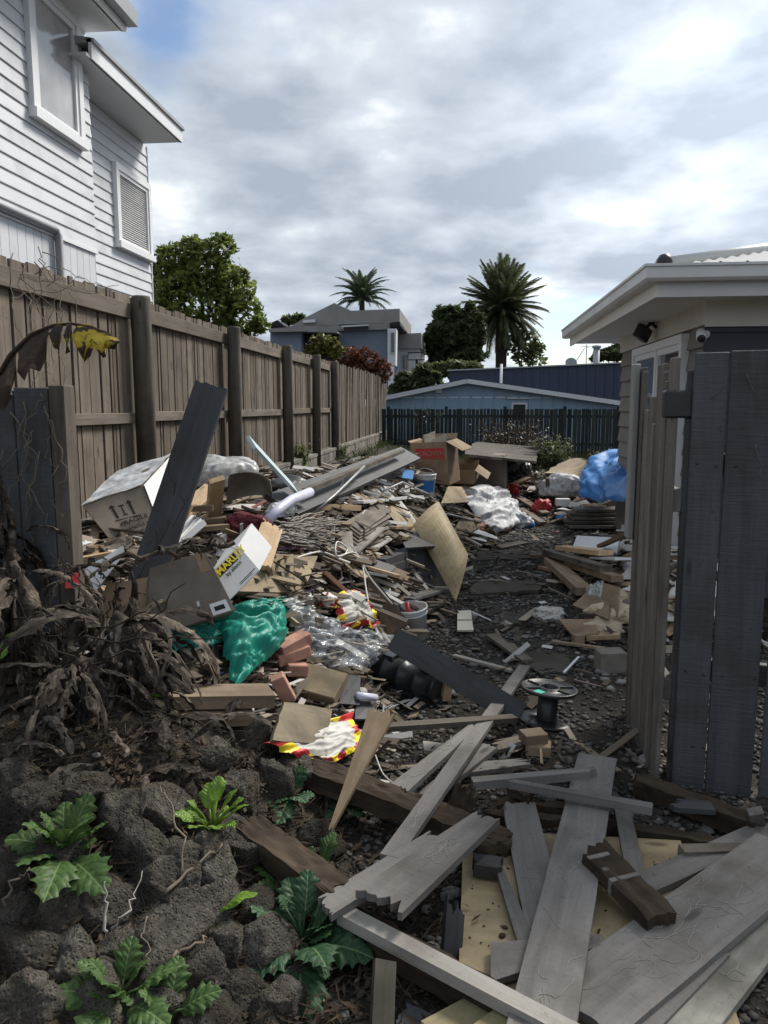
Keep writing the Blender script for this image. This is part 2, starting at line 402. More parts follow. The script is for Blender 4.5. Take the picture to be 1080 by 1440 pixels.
plain('white_trim', (.72, .73, .74), .45, .4, .03, 3, obj_var=(.98, 1.02))
plain('soffit', (.62, .63, .64), .6, .3, .04, 2)
plain('grey_metal', (.30, .31, .32), .45, .5, .06, 3)
plain('downpipe', (.34, .35, .37), .45, .4, .06, 3)
def glass(name, c, rough=.04, spec=.8):
    m, t, b = base_mat(name, rough, spec); b.inputs['Base Color'].default_value = (*c, 1); b.inputs['Coat Weight'].default_value = .6; b.inputs['Coat Roughness'].default_value = .02
plain('pane_pale', (.36, .36, .355), .12, .6, .45, 1.1, bstr=0); M['pane_pale'].node_tree.nodes['Principled BSDF'].inputs['Coat Weight'].default_value = .8; glass('pane_dark', (.02, .022, .024)); glass('pane_grey', (.10, .11, .12))  # cloud reflection and curtain put into the pale pane's mottled colour
plain('blind', (.66, .66, .65), .5, .3, .03)
plain('dark_board', (.040, .044, .049), .62, .35, .18, 6, dirt=(.028, .028, .028), dirt_amt=.3, bstr=.25, bscale=26, obj_var=(.85, 1.15))
wood('dark_paling', (.052, .056, .061), (.078, .083, .089), (.047, .047, .046), .45, 30, .6, (.8, 1.2), saw=90, bstr=.5, axis=2, spec=.35)
wood('gate_wood', (.14, .125, .11), (.195, .177, .158), (.10, .09, .08), .3, 26, .7, (.75, 1.2), saw=60, axis=2)
plain('clad_grey', (.19, .178, .16), .65, .3, .06, 3, obj_var=(.94, 1.06))
plain('clad_dark', (.05, .058, .07), .6, .3, .06, 3, obj_var=(.94, 1.06))
plain('eave_cream', (.66, .63, .575), .6, .3, .05, 2, dirt=(.54, .51, .46), dirt_amt=.15)
plain('gutter', (.60, .60, .59), .4, .5, .05, 3, dirt=(.48, .47, .44), dirt_amt=.2)
plain('roof_steel', (.50, .50, .485), .5, .4, .06, 2)
plain('black_plastic', (.022, .022, .023), .42, .5, .2, 8, obj_var=(.9, 1.2))
plain('navy_steel', (.030, .042, .075), .5, .4, .08, 1, obj_var=(.92, 1.08))
plain('garage_blue', (.225, .325, .425), .6, .3, .05, .7, obj_var=(.95, 1.05))
plain('garage_trim', (.52, .54, .56), .5, .3, .04, 1)
plain('rear_fence', (.024, .028, .026), .75, .25, .3, 3, obj_var=(.6, 1.5))
plain('villa_blue', (.17, .21, .27), .7, .3, .05, .6)
plain('villa_roof', (.24, .235, .225), .7, .3, .12, .8)
plain('villa_dark', (.02, .021, .024), .7, .2)
plain('villa_white', (.55, .56, .57), .6, .3, .05, .6)
leafmat('leaf_tree', (.10, .14, .035), (.20, .24, .065), trans=.5)
leafmat('leaf_dark', (.055, .075, .036), (.115, .135, .065), trans=.45)
leafmat('leaf_mid', (.08, .11, .045), (.16, .19, .08), trans=.4)
leafmat('leaf_yellow', (.09, .085, .02), (.17, .17, .05), trans=.25)
leafmat('leaf_red', (.10, .035, .022), (.20, .085, .045), trans=.3)
leafmat('leaf_brown', (.05, .032, .018), (.10, .07, .04), trans=.2)
leafmat('grass', (.035, .055, .015), (.09, .11, .035), trans=.25)
leafmat('palm', (.055, .07, .034), (.11, .13, .06), trans=.4)
leafmat('palm_pale', (.06, .085, .05), (.11, .14, .085), trans=.3)
wood('bark', (.030, .023, .017), (.06, .048, .037), axis=2, grain=10)

# ---- the ground: one sheet, fine near the camera, reaching the horizon
def axis_pts(a, b, step, far):
    xs = []; x = a
    while x < b: xs.append(x); x += step
    xs.append(b); s = step; lo = a; L_ = []
    while lo > -far: s *= 1.45; lo -= s; L_.append(lo)
    s = step; hi = b; Hh = []
    while hi < far: s *= 1.45; hi += s; Hh.append(hi)
    return L_[::-1] + xs + Hh
gx = axis_pts(-2.9, 2.6, .045, 2500); gy = axis_pts(1.2, 9.5, .045, 2500)
V = []; F = []
for y in gy:
    for x in gx:
        z = T(x, y)
        if -3 < x < 2.7 and 1 < y < 10: z += ridged(Vector((x*7, y*7, 1)), 3)*.010 - .008
        V.append((x, y, z))
W_ = len(gx)
for j in range(len(gy)-1):
    for i in range(W_-1): F.append((j*W_+i, j*W_+i+1, (j+1)*W_+i+1, (j+1)*W_+i))
ground = tag(link('ground', mesh('ground', V, F, True), 'soil'), 'dark bare soil and gravel of the side drive and yard', None, None, 'structure')

# ---- gravel (uncountable), and the larger stones as single pieces of the ground
def pebble_geo(r):
    ico = bmesh.new(); bmesh.ops.create_icosphere(ico, subdivisions=1, radius=1)
    vs = [v.co.copy() for v in ico.verts]; fs = [tuple(v.index for v in f.verts) for f in ico.faces]; ico.free()
    return vs, fs
PV, PF = pebble_geo(0)
mb = MB(); r = random.Random(3)
def add_pebble(x, y, s, zf=T):
    q = Quaternion((r.uniform(-1, 1), r.uniform(-1, 1), r.uniform(-1, 1), r.uniform(-1, 1))); q.normalize()
    sc_ = Vector((s*r.uniform(.8, 1.4), s*r.uniform(.6, 1.0), s*r.uniform(.35, .6))); o = Vector((x, y, zf(x, y)+s*.12))
    k = len(mb.v); yaw = r.uniform(0, 6.3); c_, s_ = math.cos(yaw), math.sin(yaw)
    for v in PV:
        w = q @ v; a = Vector((w.x*sc_.x, w.y*sc_.y, w.z*sc_.z)); mb.v.append(o+Vector((a.x*c_-a.y*s_, a.x*s_+a.y*c_, a.z)))
    mb.f += [tuple(i+k for i in f) for f in PF]
n = 0
while n < 21000:
    y = 1.25 + 10.5*r.random()**1.7; x = r.uniform(-1.6, 2.3)
    if heap(x, y) > .1 or (y > 6.5 and x > 1.95): continue
    if x < -.5 and y < 3.3 and r.random() < .8: continue
    den = noise.noise(Vector((x*1.6, y*1.6, 9))); 
    if r.random() > .75 + den*.9: continue
    add_pebble(x, y, r.choice([.006, .008, .010, .012, .014, .018])*(.8+.09*y)); n += 1
gravel = tag(mb.build('gravel', 'gravel', smooth=True), 'dark grey gravel lying over the drive', None, None, 'stuff')
stone_me = []
for k in range(7):
    bm = bmesh.new(); bmesh.ops.create_icosphere(bm, subdivisions=2, radius=1)
    for v in bm.verts:
        v.co *= 1+noise.noise(v.co*1.3+Vector((k*9, 0, 0)))*.35; v.co.z *= .5
    me = bpy.data.meshes.new('stone'); bm.to_mesh(me); bm.free(); me.materials.append(M['pebble'])
    for p in me.polygons: p.use_smooth = True
    stone_me.append(me)
for k in range(190):
    while True:
        y = 1.5 + 7.5*r.random()**1.6; x = r.uniform(-.7, 1.7)
        if heap(x, y) < .05 and (x > -.5 or y > 3): break
    s = r.uniform(.016, .036); o = link('stone', stone_me[k % 7], None, ground, Matrix.LocRotScale((x, y, T(x, y)+s*.15), Quaternion((0, 0, 1), r.uniform(0, 6)), (s*r.uniform(.9, 1.4), s, s)))

# ---- concrete paving strips sunk in the drive
def paver(c, lab=None):
    z = [T(p.x, p.y) for p in c]
    return panel('paver', [Vector((p.x, p.y, .002)) for p in c], .03, 'concrete_wet', parent=ground, rag=.035, n=9)
plain('concrete_wet', (.085, .076, .064), .9, .2, .3, 6, dirt=(.05, .043, .036), dirt_amt=.75, bstr=.5, bscale=50)
for (a, b_, c, d) in [((668,818),(752,816),(760,830),(664,836)), ((662,776),(760,772),(770,784),(655,789)), ((700,862),(770,860),(778,876),(700,880)), ((728,918),(800,920),(800,945),(720,940))]:
    paver([at_z(*p, .012) for p in (a, b_, c, d)])

# ---- block retaining wall under the side fence
wall = empty('retaining_wall', (-2.62, 9, 0), 'low concrete block retaining wall under the tall timber fence', 'wall')
MB().box((-2.80, 3.4, .0), (-2.645, 27.4, .66)).build('mortar_core', 'mortar', wall)
bl = MB().box((-.06, 0, 0), (.06, .386, .186)); bme = mesh('block', bl.v, bl.f)
bm = bmesh.new(); bm.from_mesh(bme); bmesh.ops.bevel(bm, geom=bm.edges[:], offset=.008, segments=1, affect='EDGES'); bm.to_mesh(bme); bm.free(); bme.materials.append(M['concrete'])
for row in range(3):
    y = 6.4 + (.2 if row % 2 else 0)
    while y < 27.0:
        link('block', bme, None, wall, Matrix.Translation((-2.675+rnd.uniform(-.004, .004), y, .10+row*.195))); y += .396
capm = MB().box((-.09, 0, 0), (.09, .59, .05)); cme = mesh('cap_block', capm.v, capm.f); cme.materials.append(M['concrete'])
y = 6.4
while y < 26.8: link('cap_block', cme, None, wall, Matrix.Translation((-2.695, y, .685))); y += .6

# ---- tall timber fence on the boundary
fence = empty('paling_fence', (-2.75, 9, .7), 'tall weathered brown paling fence with round posts above the block wall', 'fence')
FX = -2.76
def pale_me(w, h, t_=.018):
    g = MB().box((-t_/2, -w/2, 0), (t_/2, w/2, h)); me = mesh('paling', g.v, g.f); me.materials.append(M['paling']); return me
WID = [.15, .125, .10, .05, .035]
PAL = {w: pale_me(w, 1.86) for w in WID}; PBK = {w: pale_me(w, 1.82) for w in WID}
r = random.Random(21); y = 3.3
MB().box((FX-.045, 3.2, .55), (FX-.03, 15.6, 2.40)).build('backing_boards', 'villa_dark', fence)
while y < 15.6:
    w = r.choice([.15, .15, .125, .15, .10, .05, .035, .05]); 
    link('paling', PAL[w], None, fence, Matrix.LocRotScale((FX+r.uniform(-.004, .006), y+w/2, .60+r.uniform(-.012, .012)), Quaternion((1, 0, 0), r.uniform(-.004, .004)), (1, 1, 1)))
    y += w + r.choice([.012, .018, .026, .030])
POSTS = [6.19, 8.66, 11.38, 13.55, 15.55]
for i, py_ in enumerate(POSTS):
    rad = .078; g = MB().lathe([(0, 0), (rad, 0), (rad*.97, 2.02), (rad*.9, 2.04), (0, 2.045)], 16)
    g.build('post', 'postwood', fence, True, Matrix.LocRotScale((FX+.115, py_, .42), Quaternion((0, 1, 0), R_(.6*(i % 2))), (1, 1, 1)))
segs = [(3.2, POSTS[0])] + list(zip(POSTS, POSTS[1:]))
for (a, b_) in segs:
    for z, h in ((2.335, .12), (1.485, .085), (.72, .08)):
        k = r.uniform(-.012, .012); bm_ = MB().hexa([(0, 0, 0), (.042, 0, 0), (.042, b_-a-.13, k), (0, b_-a-.13, k), (0, 0, h), (.042, 0, h), (.042, b_-a-.13, h+k), (0, b_-a-.13, h+k)])
        bm_.build('rail', 'railwood', fence, mat=Matrix.Translation((FX+.012, a+.065, z-h/2)), bev=.004)
# the far run: older palings, leaning, no capping rail
fence2 = empty('leaning_paling_fence', (-2.75, 21, .7), 'far run of the boundary fence with bare palings leaning out of true', 'fence')
y = 15.75; lean = .0
MB().box((FX-.06, 15.7, .75), (FX-.02, 26.6, .85)).build('rail', 'railwood', fence2); MB().box((FX-.06, 15.7, 1.95), (FX-.02, 26.6, 2.05)).build('rail', 'railwood', fence2)
while y < 26.5:
    w = r.choice([.15, .125, .15, .10]); lean = .9*lean + r.uniform(-.02, .035)
    h_ = 1 + r.uniform(-.02, .02)
    link('paling', PAL[w], None, fence2, Matrix.LocRotScale((FX+r.uniform(-.006, .012), y+w/2, .62), Quaternion((1, 0, 0), -abs(lean)*.35) @ Quaternion((0, 1, 0), r.uniform(.0, .03)), (1, 1, h_))); y += w + r.choice([.014, .02, .03, .05])
for py_ in (17.6, 19.8, 22.0, 24.2):
    MB().box((-.05, -.05, 0), (.05, .05, 1.9)).build('post', 'postwood', fence2, mat=Matrix.Translation((FX-.02+.02, py_, .55)))

# ---- white weatherboard house behind the fence
hs = empty('weatherboard_house', (-4.7, 8, .68), 'two storey white weatherboard house behind the tall timber fence', 'house')
def clad(parent, x, y0, y1, z0, z1, exp, m, sgn=1, ax='x', name='weatherboard', th=.022):
    """lapped boards on a wall plane; every board is a piece"""
    n_ = int(round((z1-z0)/exp)); 
    L_ = y1-y0; g = MB()
    pr = [(.0, -.012), (th, -.012), (th, .0), (.004, exp), (0, exp)]
    vs = [(p, 0, q) for p, q in pr] + [(p, L_, q) for p, q in pr]
    fs = [(0, 1, 6, 5), (1, 2, 7, 6), (2, 3, 8, 7), (3, 4, 9, 8), (0, 4, 3, 2, 1), (5, 6, 7, 8, 9)]
    me = mesh(name, vs, fs); me.materials.append(M[m])
    bm = bmesh.new(); bm.from_mesh(me); bmesh.ops.recalc_face_normals(bm, faces=bm.faces); bm.to_mesh(me); bm.free()
    for k in range(n_):
        if ax == 'x': mt = Matrix.Translation((x, y0, z0+k*exp)) @ Matrix.Diagonal((sgn, 1, 1, 1))
        else: mt = Matrix.Translation((y0, x, z0+k*exp)) @ Matrix.Rotation(-math.pi/2, 4, 'Z') @ Matrix.Diagonal((1, 1, 1, 1)) if ax == 'y' else None
        link(name, me, None, parent, mt)
W1X, W1Y, W2X, W2Y = -4.70, 9.66, -5.06, 12.25
MB().box((-11, 2.5, .5), (W1X-.004, W1Y, 6.1)).build('wall', 'white_paint', hs)
MB().box((-11, W1Y-.5, .5), (W2X-.004, W2Y, 5.62)).build('rear_wall', 'white_paint', hs)
clad(hs, W1X, 2.5, W1Y+.01, 3.52, 6.1, .152, 'white_paint')
clad(hs, W2X, W1Y, W2Y+.01, 2.35, 5.6, .148, 'white_paint')
# end faces of the boards at the corner
MB().box((W2X-.02, W2Y+.012, .6), (W2X+.03, W2Y+.03, 5.6)).build('corner_trim', 'white_trim', hs)
# vertical boarding of the base with its water-table pipe
y = 2.6
vb = MB().box((0, 0, 0), (.012, .148, 2.6)); vme = mesh('base_board', vb.v, vb.f); vme.materials.append(M['white_paint'])
MB().box((W1X-.003, 2.5, .6), (W1X-.0005, W1Y, 3.5)).build('joint_shadow', 'grey_metal', hs)
while y < W1Y-.1: link('base_board', vme, None, hs, Matrix.Translation((W1X+.002, y, .88))); y += .156
pp = at_x(82, 325, W1X+.07)
MB().tube([(W1X+.07, 2.5, pp.z+.03), (W1X+.07, pp.y-.06, pp.z+.0), (W1X+.07, pp.y, pp.z-.05), (W1X+.07, pp.y, 1.2)], .045, 12).build('waste_pipe', 'downpipe', hs, True)
MB().box((W1X, 2.5, 3.475), (W1X+.04, W1Y, 3.515)).build('base_ledge', 'white_trim', hs)
# eaves
MB().box((-11, 2.5, 6.1), (-4.23, W1Y+.02, 6.14)).build('upper_soffit', 'soffit', hs)
MB().box((-4.25, 2.5, 6.1), (-4.18, W1Y+.05, 6.32)).build('upper_fascia', 'white_trim', hs)
MB().box((-4.18, 2.5, 6.16), (-4.05, W1Y+.08, 6.34)).build('upper_gutter', 'grey_metal', hs)
MB().hexa([(-11, 2.5, 6.14), (-4.2, 2.5, 6.33), (-4.2, W1Y+.06, 6.33), (-11, W1Y+.06, 6.14), (-11, 2.5, 8.0), (-4.2, 2.5, 6.36), (-4.2, W1Y+.06, 6.36), (-11, W1Y+.06, 8.0)]).build('upper_roof', 'grey_metal', hs)
MB().box((-11, W1Y-.5, 5.62), (-4.45, W2Y-.07, 5.655)).build('lower_soffit', 'soffit', hs)
MB().box((-4.47, W1Y-.4, 5.62), (-4.43, W2Y-.05, 5.80)).build('lower_fascia', 'white_trim', hs)
MB().box((-4.49, W1Y-.4, 5.80), (-4.40, W2Y-.02, 5.845)).build('lower_gutter', 'grey_metal', hs)
MB().hexa([(-11, W1Y-.4, 5.66), (-4.43, W1Y-.4, 5.80), (-4.43, W2Y-.04, 5.80), (-11, W2Y-.04, 5.66), (-11, W1Y-.4, 7.0), (-4.43, W1Y-.4, 5.85), (-4.43, W2Y-.04, 5.85), (-11, W2Y-.04, 7.0)]).build('lower_roof', 'grey_metal', hs)
def window_x(parent, x, y0, y1, z0, z1, fw, m_pane, sgn=1, m_frame='white_trim', sash=.05, depth=.05, blinds=0, mull=(), trans=()):
    """window in a wall that faces +x (sgn 1) or -x"""
    w = empty('window', (x, (y0+y1)/2, z0)); w.parent = parent; w.matrix_parent_inverse = mw(parent).inverted()
    def bx(a, b_): 
        (xa, ya, za), (xb, yb, zb) = a, b_
        return MB().box((min(x+sgn*xa, x+sgn*xb), ya, za), (max(x+sgn*xa, x+sgn*xb), yb, zb))
    bx((-.02, y0-fw, z1), (depth, y1+fw, z1+fw)).build('frame', m_frame, w); bx((-.02, y0-fw*1.2, z0-fw), (depth+.03, y1+fw*1.2, z0)).build('sill', m_frame, w)
    bx((-.02, y0-fw, z0), (depth-.003, y0, z1)).build('frame', m_frame, w); bx((-.02, y1, z0), (depth-.003, y1+fw, z1)).build('frame', m_frame, w)
    ys = [y0, *mull, y1]
    for mm in mull: bx((-.02, mm-.03, z0), (depth-.006, mm+.03, z1)).build('mullion', m_frame, w)
    for a, c in zip(ys, ys[1:]):
        zs = [z0, *trans, z1]
        for za, zb in zip(zs, zs[1:]): bx((-.01, a, za), (.0, c, zb)).build('pane', m_pane, w)
        s = sash
        if s:
            bx((.0, a, z0), (.03, a+s, z1)).build('sash', m_frame, w); bx((.0, c-s, z0), (.03, c, z1)).build('sash', m_frame, w)
            bx((.0, a+s, z0), (.03, c-s, z0+s)).build('sash', m_frame, w); bx((.0, a+s, z1-s), (.03, c-s, z1)).build('sash', m_frame, w)
            for tz in trans: bx((.0, a+s, tz-.035), (.028, c-s, tz+.035)).build('transom', m_frame, w)
    if blinds:
        k = (z1-z0-2*sash)/blinds
        bl = MB().hexa([(x+.004, y0+sash, 0), (x+.016, y0+sash, -.012), (x+.016, y1-sash, -.012), (x+.004, y1-sash, 0), (x+.005, y0+sash, .002), (x+.017, y0+sash, -.010), (x+.017, y1-sash, -.010), (x+.005, y1-sash, .002)])
        me = mesh('slat', bl.v, bl.f); me.materials.append(M['blind'])
        for i in range(blinds): link('slat', me, None, w, Matrix.Translation((0, 0, z0+sash+k*(i+.6))))
    return w
p = at_x(40, 170, W1X); q = at_x(113, 215, W1X); q0 = at_x(38, 0, W1X)
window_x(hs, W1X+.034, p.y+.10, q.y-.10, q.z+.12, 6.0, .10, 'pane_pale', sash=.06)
p = at_x(160, 335, W2X); q = at_x(208, 355, W2X); q2 = at_x(206, 262, W2X)
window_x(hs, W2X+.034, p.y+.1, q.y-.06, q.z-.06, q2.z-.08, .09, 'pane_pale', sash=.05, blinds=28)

# ---- the house on the other side: grey weatherboards, dark front, deep cream eaves
HX, HY0, HY1 = 1.89, 6.50, 9.88
h2 = empty('single_storey_house', (HX+2, 8, 0), 'single storey grey weatherboard house with deep cream eaves beside the drive', 'house')
MB().box((HX+.03, HY0+.03, -.1), (9, HY1-.01, 2.40)).build('wall', 'clad_grey', h2)
WA, WB = at_x(967, 470, HX).y+.08, at_x(895, 490, HX).y-.08
clad(h2, HX+.03, WB+.08, HY1+.0, .08, 2.28, .18, 'clad_grey', -1, th=.03)
clad(h2, HX+.03, HY0+.02, WA-.08, .08, 2.28, .18, 'clad_grey', -1, th=.03)
clad(h2, HX+.03, WA-.08, WB+.08, -.02, .16, .18, 'clad_grey', -1, th=.03)
for k in range(13):
    g = MB().hexa([(HX-.002, HY0, .0), (9, HY0, .0), (9, HY0+.03, 0), (HX-.002, HY0+.03, 0), (HX-.002, HY0+.026, .178), (9, HY0+.026, .178), (9, HY0+.03, .178), (HX-.002, HY0+.03, .178)])
    g.build('front_weatherboard', 'clad_dark', h2, mat=Matrix.Translation((0, 0, .0+k*.18)))
# eaves: soffit, frieze, fascia, gutter
EX, EY0, EY1 = 1.40, 6.02, 10.75
MB().box((EX, EY0, 2.40), (9, EY1, 2.43)).build('soffit', 'eave_cream', h2)
MB().box((HX-.01, HY0-.012, 2.22), (HX+.02, HY1+.01, 2.40)).build('frieze', 'eave_cream', h2)
MB().box((HX-.01, HY0-.025, 2.20), (9, HY0-.012, 2.40)).build('front_frieze', 'eave_cream', h2)
MB().box((EX-.022, EY0-.022, 2.37), (EX, EY1, 2.55)).build('fascia', 'eave_cream', h2)
MB().box((EX, EY0-.022, 2.37), (9, EY0, 2.55)).build('front_fascia', 'gutter', h2)
def gutter_prof(): return [(0, 0), (.075, .0), (.095, .02), (.095, .095), (.108, .10), (.108, .118), (.085, .118), (.085, .02), (0, .02)]
pr = gutter_prof(); g = MB(); npf = len(pr)
path = [(EX-.022, EY1+.1, 'x'), (EX-.022, EY0-.022, 'c'), (9, EY0-.022, 'y')]
for (x, y, k) in path:
    for (o_, z) in pr:
        g.v.append(Vector((x-o_, y, 2.475+z)) if k == 'x' else Vector((x-o_, y-o_, 2.475+z)) if k == 'c' else Vector((x, y-o_, 2.475+z)))
for s_ in range(2):
    for j in range(npf): g.f.append((s_*npf+j, s_*npf+(j+1) % npf, (s_+1)*npf+(j+1) % npf, (s_+1)*npf+j))
g.f.append(tuple(range(npf)))
gu = g.build('gutter', 'gutter', h2)
bm = bmesh.new(); bm.from_mesh(gu.data); bmesh.ops.recalc_face_normals(bm, faces=bm.faces); bm.to_mesh(gu.data); bm.free()
# corrugated hip roof, every sheet a piece
RP = math.tan(R_(15)); roof = empty('roof', (4, 8, 2.6)); roof.parent = h2; roof.matrix_parent_inverse = mw(h2).inverted()
def corr_sheet(x0, x1):
    nn = 12; vs = []; fs = []
    for i in range(nn+1):
        x = x0+(x1-x0)*i/nn; dz = .018*(1 if i % 2 else 0)
        yb = min(EY0-.05 + max(0.02, (x-EX)+.06), 8.4)
        vs += [(x, EY0-.05, 2.575+dz), (x, yb, 2.575+dz+(yb-EY0+.05)*RP)]
    for i in range(nn): fs.append((2*i, 2*i+2, 2*i+3, 2*i+1))
    return mesh('roof_sheet', vs, fs)
x = EX
while x < 8: link('roof_sheet', corr_sheet(x, x+.76), 'roof_steel', roof); x += .76
MB().hexa([(EX-.02, EY0, 2.57), (3.8, 8.4, 3.2), (3.8, EY1, 3.2), (EX-.02, EY1, 2.57), (EX-.02, EY0+.01, 2.58), (3.8, 8.41, 3.215), (3.8, EY1, 3.215), (EX-.02, EY1, 2.58)]).build('side_roof', 'roof_steel', roof)
MB().tube([(EX-.0, EY0-.02, 2.60), (3.85, 8.45, 3.26)], .05, 8).build('hip_cap', 'roof_steel', roof, True)
MB().lathe([(0, .06), (.035, .05), (.055, .02), (.06, -.02), (0, -.02)], 14).build('hip_end_cap', 'black_plastic', roof, True, Matrix.Translation((EX+.03, EY0-.02, 2.62)))
for k in range(14): MB().lathe([(0, .012), (.012, .006), (.014, 0), (0, 0)], 8).build('roof_screw', 'black_plastic', roof, True, Matrix.Translation((EX+.45+k*.19, EY0+.06, 2.575+.10*RP+.022)))
# big sliding window on the drive side
window_x(h2, HX+.0, WA, WB, .22, 2.12, .075, 'pane_grey', -1, sash=.06, mull=((WA+WB)/2-.06,), trans=(.86,))
# flood light and security camera under the eaves
p = at_x(907, 468, HX-.12); fl = empty('floodlight', (HX-.02, p.y, p.z+.1), 'black sensor floodlight with square lens fixed under the cream eave', 'floodlight')
MB().box((-.06, -.10, -.08), (.02, .10, .06)).build('housing', 'black_plastic', fl, mat=Matrix.Translation((HX-.12, p.y, p.z)) @ Matrix.Rotation(R_(25), 4, 'Y') @ Matrix.Rotation(R_(-40), 4, 'Z'), bev=.01)
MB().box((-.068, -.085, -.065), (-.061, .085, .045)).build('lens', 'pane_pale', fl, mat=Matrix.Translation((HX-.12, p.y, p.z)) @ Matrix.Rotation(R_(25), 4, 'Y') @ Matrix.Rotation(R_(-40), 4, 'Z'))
MB().tube([(HX-.01, p.y, p.z+.05), (HX-.06, p.y, p.z+.09), (HX-.10, p.y, p.z+.06)], .018, 8).build('bracket', 'black_plastic', fl, True)
MB().lathe([(0, .0), (.03, .0), (.035, .05), (0, .07)], 12).build('sensor', 'black_plastic', fl, True, Matrix.Translation((HX-.06, p.y+.0, p.z+.08)))
p = at_y(986, 472, HY0-.12); cm = empty('security_camera', (p.x, HY0, p.z), 'white bullet security camera on the dark front wall', 'camera')
ax = Vector((-.18, -.8, -.42)).normalized(); mt = frame_mat(p, ax.orthogonal(), ax)
MB().lathe([(0, -.07), (.03, -.07), (.036, -.06), (.038, .05), (.034, .058), (0, .058)], 16).build('body', 'white_trim', cm, True, mt)
MB().lathe([(0, .0605), (.033, .0605), (.033, .059)], 16).build('lens', 'black_plastic', cm, True, mt)
MB().tube([p-ax*.05, p+Vector((.05, .03, .02)), (p.x+.07, HY0+.0, p.z+.02)], .013, 8).build('bracket', 'white_trim', cm, True)
MB().lathe([(0, .0), (.032, .0), (.03, .015), (0, .015)], 14).build('base_plate', 'white_trim', cm, True, Matrix.Translation((p.x+.07, HY0+.002, p.z+.02)) @ Matrix.Rotation(R_(90), 4, 'X'))

# ---- front fence beside the gateway: dark wide boards and pickets
ff = empty('front_fence', (1.05, 3.1, 0), 'dark grey front fence of wide rough boards and narrow pickets', 'fence', rotz=0)
fo = Vector((.868, 3.17, 0)); fd = Vector((1, -.22, 0)).normalized(); fm = frame_mat(fo, fd, (0, 0, 1))
def fboard(u0, u1, z0, z1, d0, d1, m='dark_paling', par=ff, fmx=fm, name='board', bev=.004):
    return MB().box((0, 0, 0), (u1-u0, d1-d0, z1-z0)).build(name, m, par, mat=fmx @ Matrix.Translation((u0, d0, z0)), bev=bev)
fboard(.02, .145, -.05, 1.785, .0, .03, name='board'); fboard(.150, .325, -.08, 1.79, .001, .03)
fboard(.352, .44, -.1, 1.68, .0, .02, name='picket'); fboard(.465, .56, -.1, 1.68, .001, .02, name='picket'); fboard(.59, .69, -.1, 1.685, 0, .02, name='picket'); fboard(.72, .82, -.1, 1.68, 0, .02, name='picket'); fboard(.87, .97, -.1, 1.68, 0, .02, name='picket'); fboard(1.0, 1.1, -.1, 1.68, 0, .02, name='picket')
fboard(-.0, .10, -.05, 1.72, .031, .13, name='post'); fboard(.02, 1.4, .45, .54, .033, .075, name='rail'); fboard(.02, 1.4, 1.3, 1.39, .033, .075, name='rail')
for u_ in (.05, .12, .19, .31, .43, .55, .67):
    for z_ in (.49, 1.345): MB().lathe([(0, .003), (.005, .002), (.0055, 0)], 8).build('nail', 'black_plastic', ff, True, frame_mat(fo+fd*u_+Vector((0, 0, z_+.01*math.sin(u_*50)))+Vector((-.215, -.977, 0))*.001, fd, Vector((-.22, -1, 0))))
for (px, py) in ((975, 1056), (991, 1057)):
    q = at_y(px, py, 3.1); MB().lathe([(0, .004), (.006, .003), (.007, 0)], 8).build('nail', 'black_plastic', ff, True, frame_mat(fo+fd*((q-fo).dot(fd))+Vector((-.22, -1, 0)).normalized()*.001 + Vector((0, 0, q.z)), fd, Vector((-.22, -1, 0))))
# ---- open gate standing along the drive
gt = empty('gate', (.86, 3.3, 0), 'weathered grey-brown timber gate swung open into the drive', 'gate')
g0 = Vector((.842, 3.19, 0)); gd = Vector((.025, .95, 0)).normalized(); gm = frame_mat(g0, gd, (0, 0, 1))   # local x along the gate, local y towards -x
r = random.Random(5)
u = 0.0; tops = [1.77, 1.68, 1.72, 1.755, 1.50, 1.62, 1.56, 1.74, 1.76]
ws = [.105, .05, .04, .12, .05, .10, .10, .05, .09]
for i, (w, tp) in enumerate(zip(ws, tops)):
    fboard(u, u+w, -.02 + .01*r.random(), tp, .0 + (.006 if i in (1, 2, 4, 7) else 0), .02 + (.006 if i in (1, 2, 4, 7) else 0), 'gate_wood', gt, gm, 'paling', .003)
    u += w + .002
fboard(u+.0, u+.07, .92, 1.78, .022, .05, 'gate_pale', gt, gm, 'batten', .006) if 'gate_pale' in M else None
plain('gate_pale', (.27, .265, .255), .6, .3, .05, 3)
fboard(u-.05, u+.035, .92, 1.78, .024, .055, 'gate_pale', gt, gm, 'batten', .006)
for z in (.35, 1.15): fboard(.02, u, z, z+.09, -.045, -.001, 'gate_wood', gt, gm, 'rail', .003)
MB().box((-.06, -.02, -.055), (.065, .03, .055)).build('latch', 'black_plastic', gt, mat=Matrix.Translation((.845, 3.20, 1.585)), bev=.008)

# ---- gatepost and dark panel on the far side of the gateway
lp = empty('gateway_fence', (-1.9, 3.35, .5), 'dark grey fence panel and mossy gatepost beside the dead banana plants', 'fence')
pm = frame_mat(Vector((-2.75, 3.28, 0)), (1, 0, 0), (0, 0, 1))
e1 = at_y(66, 545, 3.28).x+2.75; e2 = at_y(92, 545, 3.3).x+2.75; topz = at_y(60, 545, 3.28).z
fboard(e1-.16, e1, .3, topz, 0, .03, 'dark_paling', lp, pm, 'board'); fboard(e1-.33, e1-.166, .3, topz-.01, 0.001, .03, 'dark_paling', lp, pm, 'board'); fboard(e1-.50, e1-.336, .3, topz, 0.0, .03, 'dark_paling', lp, pm, 'board'); fboard(e1-.67, e1-.506, .3, topz, 0.0, .03, 'dark_paling', lp, pm, 'board'); fboard(e1-.84, e1-.676, .3, topz-.01, 0.001, .03, 'dark_paling', lp, pm, 'board'); fboard(e1-1.0, e1-.846, .3, topz, 0.0, .03, 'dark_paling', lp, pm, 'board')
